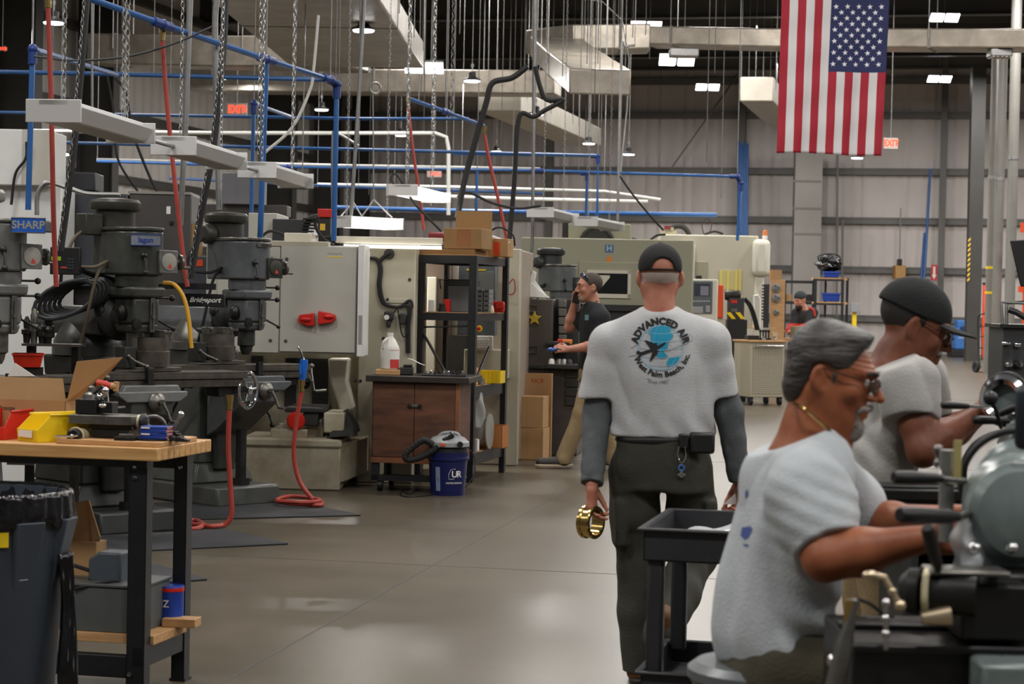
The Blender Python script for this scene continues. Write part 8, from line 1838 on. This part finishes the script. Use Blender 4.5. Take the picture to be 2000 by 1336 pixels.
def shirt(X):
 d = loft_(X, [(Wn(1580, 842), .074, .068), (Wn(1572, 872), .14, .09), (Wn(1556, 930), .205, .108), (Wn(1540, 1020), .205, .112), (Wn(1532, 1110), .19, .112), (Wn(1524, 1200), .19, .122), (Wn(1524, 1262), .195, .13), (Wn(1535, 1310), .19, .125)], rv)
 for s, hem, nk in ((shN, Wn(1617, 1062, -.235), Wn(1572, 886, -.06)), (shF, Wn(1690, 1010, .2), Wn(1598, 915, .05))):
  q = smin(cap(X, nk, s, .066, .076), chain_(X, [s, (s + hem) / 2, hem + (hem - s) * .3], [.078, .077, .073], .02), .03); q = smax(q, plane_(X, hem, hem - s), .006); d = smin(d, q, .035)
 z = X[..., 2]; x = X[..., 0]; zw = W(1530, 1220).z
 d = d + folds(X, 33, .021, 14, .5) + .012 * np.exp(-((z - zw) / .08) ** 2) * np.sin((z * 60 + x * 42 + 2 * noise3(X, 9, 3))) * np.clip((x - W(1490, 1200).x) / .1, 0, 1) + .004 * np.exp(-np.linalg.norm(X - Wn(1590, 1000, -.2), axis=-1) ** 2 / .008) * np.sin(z * 150 + x * 60)
 d = smax(d, plane_(X, Wn(1582, 845), (-.45, 0, 1)), .006)
 nk_ = W(1640, 880, -.02); return d
lo, hi = bounds([Wn(1400, 840), Wn(1700, 1325), shN, shF, elN], .1); lo[1] = dS - .36; hi[1] = dS + .36; tee2 = bake('t_shirt', [surface(shirt, lo, hi, .0045)], teeB, t)
def pants(X):
 d = smin(loft_(X, [(Wn(1524, 1262), .17, .11), (hip + V3(.0, 0, -.06), .185, .13)], rv), chain_(X, [hN, kN, aN], [.1, .085, .06], .03), .04); d = smin(d, chain_(X, [hF, kF, aF], [.1, .085, .06], .03), .04); return d + folds(X, 12, .006, 20, .7)
lo, hi = bounds([hip, kN, kF, aN, aF], .16); bake('trousers', [surface(pants, lo, hi, .007)], cloth('olive_work_cloth', (62, 58, 42), .12), t)
for a in (aN, aF): boot(t, (a[0], a[1], .098), (1, .1, 0), bt_, sl2, up=.05)
dg = bpy.context.evaluated_depsgraph_get(); dg.update(); ev = tee2.evaluated_get(dg); mev = ev.to_mesh(); bvh = BVHTree.FromPolygons([t.M @ v.co for v in mev.vertices], [list(p.vertices) for p in mev.polygons])
pb_ = mat('shirt_print_blue', (66, 84, 146), .8)
decal('back_print', [[(1449, 1030), (1456, 1042), (1466, 1028), (1470, 1034), (1462, 1050), (1454, 1054), (1446, 1046)]], pb_, .003); decal('back_print', [[(1455, 962), (1460, 955), (1461, 968), (1456, 974)]], pb_, .003); decal('back_print', [[(1452, 1062), (1462, 1064), (1461, 1068), (1452, 1066)]], pb_, .003); ev.to_mesh_clear()

# ================= man in the black cap at the far lathe =================
dB = 6.4; W = lambda px, py, dy=0.0: P(px, py, dB + dy); Wn = lambda *a: np3(W(*a))
t = person('person', 'person in a black cap and grey T-shirt bending over the second lathe', Vector((W(1690, 950).x, dB, 0)))
hc = W(1782, 640, .07); R = frame((.9, -.05, -.36)); s_ = 1.08; hw = H2W(hc, R, s_); hf = headf(hc, R, s_, nose=.8, age=.4)
f_ = Vector((.97, .24, 0)).normalized(); rv = (f_.y, -f_.x, 0)
shN, shF = Wn(1770, 752, -.13), Wn(1795, 745, .28); elN, elF = Wn(1803, 880, -.2), Wn(1835, 860, .3); wrN, wrF = Wn(1912, 805, -.1), Wn(1925, 800, .2)
hpN = hand_parts(wrN, (.9, .2, .25), (-.2, -.7, .6), (.2, .6, .8), curl=(.4, .45, .5, .5), topen=.4); hpF = hand_parts(wrF, (.9, -.3, .2), (0, .6, .7), (.1, -.7, .7), curl=(.4, .5, .5, .5))
hip = Wn(1688, 975, .07); kN, kF = np3((hip[0] + .08, hip[1] - .12, .5)), np3((hip[0] + .05, hip[1] + .14, .5)); aN, aF = np3((hip[0] - .02, hip[1] - .13, .1)), np3((hip[0] - .1, hip[1] + .15, .1)); hN, hF = hip + V3(.02, -.1, -.02), hip + V3(.03, .1, -.02)
def core(X):
 d = smin(hf(X), chain_(X, [Wn(1770, 660, .07), Wn(1752, 690, .07), Wn(1735, 725, .07)], [.06, .064, .08], .02), .035)
 d = smin(d, loft_(X, [(Wn(1745, 725, .07), .12, .09), (Wn(1725, 800, .07), .16, .1), (Wn(1705, 890, .07), .15, .1), (hip, .15, .1)], rv), .03)
 for s, e, w_, hp in ((shN, elN, wrN, hpN), (shF, elF, wrF, hpF)): d = smin(d, smin(chain_(X, [s, s * .4 + e * .6, e], [.055, .052, .046], .02), hand_sdf(X, hp, e, w_, .047, .03), .03), .02)
 for a, b, c in ((hN, kN, aN), (hF, kF, aF)): d = smin(d, chain_(X, [a, b, c], [.07, .05, .035], .02), .03)
 return d
lo, hi = bounds([hc, shN, shF, elN, wrN + V3(.13, 0, 0), wrF + V3(.13, 0, 0), hip, aN, aF], .15); bake('body', [surface(core, lo, hi, .0045)], skinB, t)
eyes(t, hw, s_, look=(0, 0, -.4)); brows(hw, t, mat('dark_brow_hair', (48, 38, 32), .8))
glasses(t, hw, mat('clear_lens', (206, 204, 200), .06, alpha=.14))
def capf(X):
 q = ((X - np3(hc)) / s_) @ R; d = ell_(q, (0, -.014, .046), (.088, .112, .1)); d = smax(d, -ell_(q, (0, -.014, .04), (.082, .104, .09)), .002); d = smax(d, -(q[..., 2] - .036 - .12 * np.minimum(0, q[..., 1] + .02) * -.6), .004); return smin(d, ell_(q, (0, -.012, .145), (.008, .008, .005)), .004)
lo, hi = bounds([hc], .17); bake('cap', [surface(capf, lo, hi, .004)], cloth('green_black_cap_twill', (18, 22, 22), .1), t)
def brim(u, v): x = (u - .5) * .17; y = .085 + v * .1 * math.sqrt(max(0, 1 - ((u - .5) * 1.9) ** 2)); return t.I @ hw(x, y - abs(x) * .3, .047 - 2.2 * x * x - v * .004)
t.part('brim', MB().grid(brim, 20, 8), MATS['green_black_cap_twill'], solid=.005)
bh = mat('cropped_black_hair', (30, 26, 24), .7, bump=.4, bscale=400)
def crop(X): q = ((X - np3(hc)) / s_) @ R; d = head_sdf(q, ears=False) - .0025; d = smax(d, q[..., 1] - .022 - .0 * q[..., 2], .006); d = smax(d, q[..., 2] - .05, .004); return smax(d, np.where(q[..., 1] > -.03, .005 - q[..., 2], -.045 - q[..., 2]), .008)
bake('hair', [surface(crop, lo, hi, .004)], bh, t)
def stub(X): q = ((X - np3(hc)) / s_) @ R; q[..., 0] = np.abs(q[..., 0]); return smin(cap(q, (0, .1075, -.046), (.024, .096, -.053), .0045, .003), ell_(q, (0, .092, -.1), (.018, .012, .012)), .002) + .0006 * np.sin(q[..., 1] * 700)
bake('moustache', [surface(stub, lo, hi, .003)], bh, t)
def shirt(X):
 d = loft_(X, [(Wn(1738, 702, .07), .08, .075), (Wn(1745, 728, .07), .15, .1), (Wn(1738, 775, .07), .205, .125), (Wn(1724, 840, .07), .2, .13), (Wn(1708, 900, .07), .19, .13), (Wn(1698, 955, .07), .19, .13)], rv)
 for s, hem, nk in ((shN, Wn(1783, 822, -.165), Wn(1745, 715, .0)), (shF, Wn(1815, 810, .3), Wn(1755, 715, .14))):
  q = smin(cap(X, nk, s, .08, .092), chain_(X, [s, (s + hem) / 2, hem + (hem - s) * .3], [.095, .09, .083], .02), .03); q = smax(q, plane_(X, hem, (hem - s) + V3(-.02, 0, 0)), .006); d = smin(d, q, .035)
 d = d + folds(X, 51, .02, 15, .7) + .005 * np.sin(X[..., 2] * 60 + X[..., 0] * 70) * np.exp(-((X[..., 2] - W(1710, 880).z) / .1) ** 2); return smax(d, plane_(X, Wn(1742, 702, .07), (-.4, 0, 1)), .006)
lo, hi = bounds([Wn(1640, 690), Wn(1800, 960), shN, shF, elN], .1); lo[1] = dB - .32; hi[1] = dB + .48; bake('t_shirt', [surface(shirt, lo, hi, .006)], teeC, t)
def pants(X):
 d = smin(loft_(X, [(Wn(1700, 945, .07), .175, .12), (hip + V3(0, 0, -.08), .185, .13)], rv), chain_(X, [hN, kN, aN], [.1, .08, .06], .03), .04); d = smin(d, chain_(X, [hF, kF, aF], [.1, .08, .06], .03), .04); return d + folds(X, 14, .007, 20, .7)
lo, hi = bounds([hip, kN, kF, aN, aF, Wn(1700, 945, .07)], .2); lo[2] = .05; khaki = cloth('khaki_twill', (150, 130, 96), .1); bake('trousers', [surface(pants, lo, hi, .008)], khaki, t)
for a in (aN, aF): boot(t, (a[0], a[1], .098), (1, .1, 0), bt_, sl2, up=.05)

# ================= man on the phone =================
dP = 19.1; W = lambda px, py, dy=0.0: P(px, py, dP + dy); Wn = lambda *a: np3(W(*a))
t = person('person', 'person talking on a phone in a black T-shirt and khaki trousers beside the brown cabinet', Vector((W(1150, 910).x, dP, 0)))
hc = W(1152, 562); R = frame((-.97, -.22, -.08)); s_ = 1.1; hw = H2W(hc, R, s_); hf = headf(hc, R, s_)
rv = (-.2, 1, 0); shN, shF = Wn(1172, 622, -.17), Wn(1142, 622, .18); elN, elF = Wn(1170, 675, -.24), Wn(1112, 640, .2); wrN, wrF = Wn(1110, 682, -.26), Wn(1122, 592, .1)
hpN = hand_parts(wrN, (-1, 0, .05), (0, -.7, .6), (0, .5, .9), curl=(.5, .55, .6, .6)); hpF = hand_parts(wrF, (.15, -.1, 1), (-1, .2, 0), (.6, .3, .3), curl=(.5, .55, .6, .6))
hip = Wn(1158, 728); hN, hF = hip + V3(.02, -.1, 0), hip + V3(0, .1, 0); kN, kF = Wn(1182, 815, -.1), Wn(1136, 808, .05); aN, aF = Wn(1195, 893, .0), Wn(1100, 892, .02)
def core(X):
 d = smin(hf(X), chain_(X, [W(1156, 580), W(1160, 612)], [.062, .07], .02), .03); d = smin(d, loft_(X, [(Wn(1158, 612), .12, .08), (Wn(1158, 650), .16, .09), (hip, .15, .1)], rv), .03)
 for s, e, w_, hp in ((shN, elN, wrN, hpN), (shF, elF, wrF, hpF)): d = smin(d, smin(chain_(X, [s, e], [.058, .045], .02), hand_sdf(X, hp, e, w_, .046, .03), .03), .02)
 for a, b, c in ((hN, kN, aN), (hF, kF, aF)): d = smin(d, chain_(X, [a, b, c], [.07, .05, .035], .02), .03)
 return d
lo, hi = bounds([hc, shN, shF, elN, wrN - V3(.13, 0, 0), wrF, hip, aN, aF], .16); bake('body', [surface(core, lo, hi, .0065)], skinD, t); brows(hw, t, mat('dark_brow_hair', (48, 38, 32), .8))
def crop2(X): q = ((X - np3(hc)) / s_) @ R; d = head_sdf(q, ears=False) - .005; d = smax(d, q[..., 1] - .03 - .75 * np.maximum(0, q[..., 2] - .03), .006); return smax(d, np.where(q[..., 1] > -.02, .02 - q[..., 2], -.05 - q[..., 2]), .008)
lo, hi = bounds([hc], .16); bake('hair', [surface(crop2, lo, hi, .006)], mat('cropped_brown_hair', (62, 50, 42), .7, bump=.4, bscale=300), t)
def goat(X): q = ((X - np3(hc)) / s_) @ R; return smax(ell_(q, (0, .07, -.088), (.046, .036, .036)), q[..., 2] + .062, .006)
bake('beard', [surface(goat, lo, hi, .006)], mat('grey_stubble', (150, 124, 108), .8), t)
t.part('sunglasses', MB().tube([t.I @ hw(x, y, z) for x, y, z in ((-.08, .03, .07), (-.06, .055, .108), (0, .062, .125), (.06, .055, .108), (.08, .03, .07), (.083, -.01, .03))], .009, 8, sm=4), mat('blue_black_lens', (24, 32, 60), .15))
t.part('neck_chain', MB().tube([t.I @ W(x, y, dy) for x, y, dy in ((1168, 588, -.04), (1158, 592, -.075), (1146, 596, -.04))], .005, 6, sm=4), chrome)
def shirt(X):
 d = loft_(X, [(Wn(1160, 590), .075, .072), (Wn(1160, 603), .15, .1), (Wn(1160, 630), .2, .125), (Wn(1160, 670), .195, .13), (Wn(1158, 705), .19, .13), (Wn(1158, 722), .185, .13)], rv)
 for s, hem, nk in ((shN, Wn(1172, 664, -.22), Wn(1162, 600, -.06)), (shF, Wn(1124, 634, .2), Wn(1158, 600, .06))): q = smin(cap(X, nk, s, .08, .095), chain_(X, [s, hem + (hem - s) * .3], [.095, .082], .02), .03); d = smin(d, smax(q, plane_(X, hem, hem - s), .006), .035)
 return smax(d + folds(X, 61, .008, 15, .6), plane_(X, Wn(1160, 590), (.2, 0, 1)), .006)
lo, hi = bounds([Wn(1160, 585), Wn(1160, 725), shN, shF, elN], .16); lo[1] -= .1; hi[1] += .1; bake('t_shirt', [surface(shirt, lo, hi, .009)], cloth('black_jersey', (22, 25, 29), .1), t)
p = t.I @ W(1146, 620, -.27); t.part('shirt_badge', MB().cbox(p + Vector((0, .02, 0)), (.035, .01, .05)), mat('badge_teal', (90, 130, 136), .7))
def pants(X):
 d = smin(loft_(X, [(Wn(1158, 700), .17, .115), (hip + V3(0, 0, -.08), .18, .125)], rv), chain_(X, [hN, kN, aN + V3(0, 0, -.03)], [.1, .085, .07], .03), .04); d = smin(d, chain_(X, [hF, kF, aF + V3(0, 0, -.03)], [.1, .085, .075], .03), .04); return d + folds(X, 71, .01, 16, .6)
lo, hi = bounds([hip, kN, kF, aN, aF, Wn(1158, 700)], .18); lo[2] = .04; bake('trousers', [surface(pants, lo, hi, .009)], khaki, t)
shm = mat('dark_shoe', (52, 46, 42), .6); sls = mat('cream_sole', (176, 160, 136), .6)
boot(t, (aF[0], aF[1], .098), (-1, -.2, 0), shm, sls, up=.02, L=.31); boot(t, (aN[0], aN[1], .098), (-1, -.1, 0), shm, sls, up=.02, L=.31)
h_ = T('mobile_phone', 'black phone held to the ear of the man in the black T-shirt', 'phone', W(1127, 578, .06), -.3); h_.part('phone_body', MB().box(-.035, .035, -.006, .006, -.07, .07, Matrix.Rotation(.25, 4, 'Y')), black, bevel=.005)
h_ = T('safety_glasses', 'blue lensed safety glasses in the lowered hand of the man on the phone', 'glasses', W(1080, 683, -.28), 0); h_.part('lens', MB().ell((-.02, 0, 0), (.035, .02, .02)).ell((.03, .02, .0), (.03, .02, .018)), mat('blue_mirror_lens', (70, 100, 170), .15, .3)); h_.part('temple_arm', MB().tube([(.03, 0, .01), (.08, .0, .0)], .006, 6), black)

# ================= man in the knit cap far behind =================
dK = 37.0; W = lambda px, py, dy=0.0: P(px, py, dK + dy); Wn = lambda *a: np3(W(*a))
t = person('person', 'person in a dark knit cap and red and black jacket far behind the perforated cart', Vector((W(1575, 700).x, dK, 0)))
hc = W(1563, 587); R = frame((-.75, -.6, -.25)); s_ = 1.15; hw = H2W(hc, R, s_); hf = headf(hc, R, s_)
shN, shF = Wn(1588, 611, -.15), Wn(1556, 612, .1); elN, elF = Wn(1578, 640, -.25), Wn(1548, 636, .0); wrN, wrF = Wn(1552, 646, -.35), Wn(1540, 647, -.15); hip = Wn(1580, 672); an1, an2 = np3((hip[0], hip[1] - .1, .08)), np3((hip[0], hip[1] + .15, .08))
hpN = hand_parts(wrN, (-1, -.1, -.1), (0, -.3, 1), (0, .9, .2)); hpF = hand_parts(wrF, (-1, -.1, -.1), (0, -.3, 1), (0, -.9, .2))
def core(X):
 d = smin(hf(X), cap(X, W(1568, 597), W(1574, 612), .062, .07), .03); d = smin(d, loft_(X, [(Wn(1572, 612), .12, .08), (hip, .15, .1)], (.7, -.7, 0)), .03)
 for s, e, w_, hp in ((shN, elN, wrN, hpN), (shF, elF, wrF, hpF)): d = smin(d, smin(chain_(X, [s, e], [.05, .04], .02), hand_sdf(X, hp, e, w_, .04, .03), .03), .02)
 for a in (an1, an2): d = smin(d, cap(X, hip, a, .08, .04), .03)
 return d
lo, hi = bounds([hc, shN, shF, wrN, wrF, hip, an1, an2], .2); bake('body', [surface(core, lo, hi, .011)], skinD, t)
def knit(X): q = ((X - np3(hc)) / s_) @ R; d = ell_(q, (0, -.015, .055), (.09, .112, .1)); return smax(d, .03 - q[..., 2], .01)
lo, hi = bounds([hc], .2); bake('knit_cap', [surface(knit, lo, hi, .009)], cloth('dark_green_knit', (40, 46, 46)), t)
def bd(X): q = ((X - np3(hc)) / s_) @ R; return smax(ell_(q, (0, .045, -.085), (.062, .065, .06)), q[..., 2] + .045, .01)
bake('beard', [surface(bd, lo, hi, .009)], mat('dark_beard_hair', (40, 32, 28), .8), t)
def jac(X):
 d = loft_(X, [(Wn(1570, 606), .1, .09), (Wn(1573, 615), .2, .13), (Wn(1577, 645), .2, .15), (Wn(1580, 675), .2, .15)], (.7, -.7, 0))
 for s, e, w_ in ((shN, elN, wrN), (shF, elF, wrF)): d = smin(d, chain_(X, [s, e, w_], [.1, .085, .065], .03), .03)
 return d + folds(X, 81, .012, 12, .7)
lo, hi = bounds([shN, shF, wrN, wrF, hip, W(1570, 604)], .2); bake('jacket', [surface(jac, lo, hi, .012)], cloth('black_jacket', (28, 26, 28)), t)
def redp_(X): d = jac(X) - .008; z = X[..., 2]; return smax(smax(smax(d, z - W(1570, 632).z, .01), X[..., 0] - W(1586, 640).x, .02), -plane_(X, Wn(1550, 660), (.5, 0, 1)), .02)
bake('red_panel', [surface(redp_, lo, hi, .012)], cloth('red_jacket_panel', (176, 44, 30)), t)
t.part('red_stripe', MB().tube([t.I @ W(x, y, dy) for x, y, dy in ((1580, 601, -.18), (1589, 606, -.24), (1592, 618, -.26))], .02, 6, sm=4), MATS['red_jacket_panel'])
def pn(X): return np.minimum(smin(cap(X, hip, an1, .14, .08), cap(X, hip, an2, .14, .08), .03), 9)
lo, hi = bounds([hip, an1, an2], .2); bake('trousers', [surface(pn, lo, hi, .014)], cloth('dark_trousers', (40, 40, 44)), t)
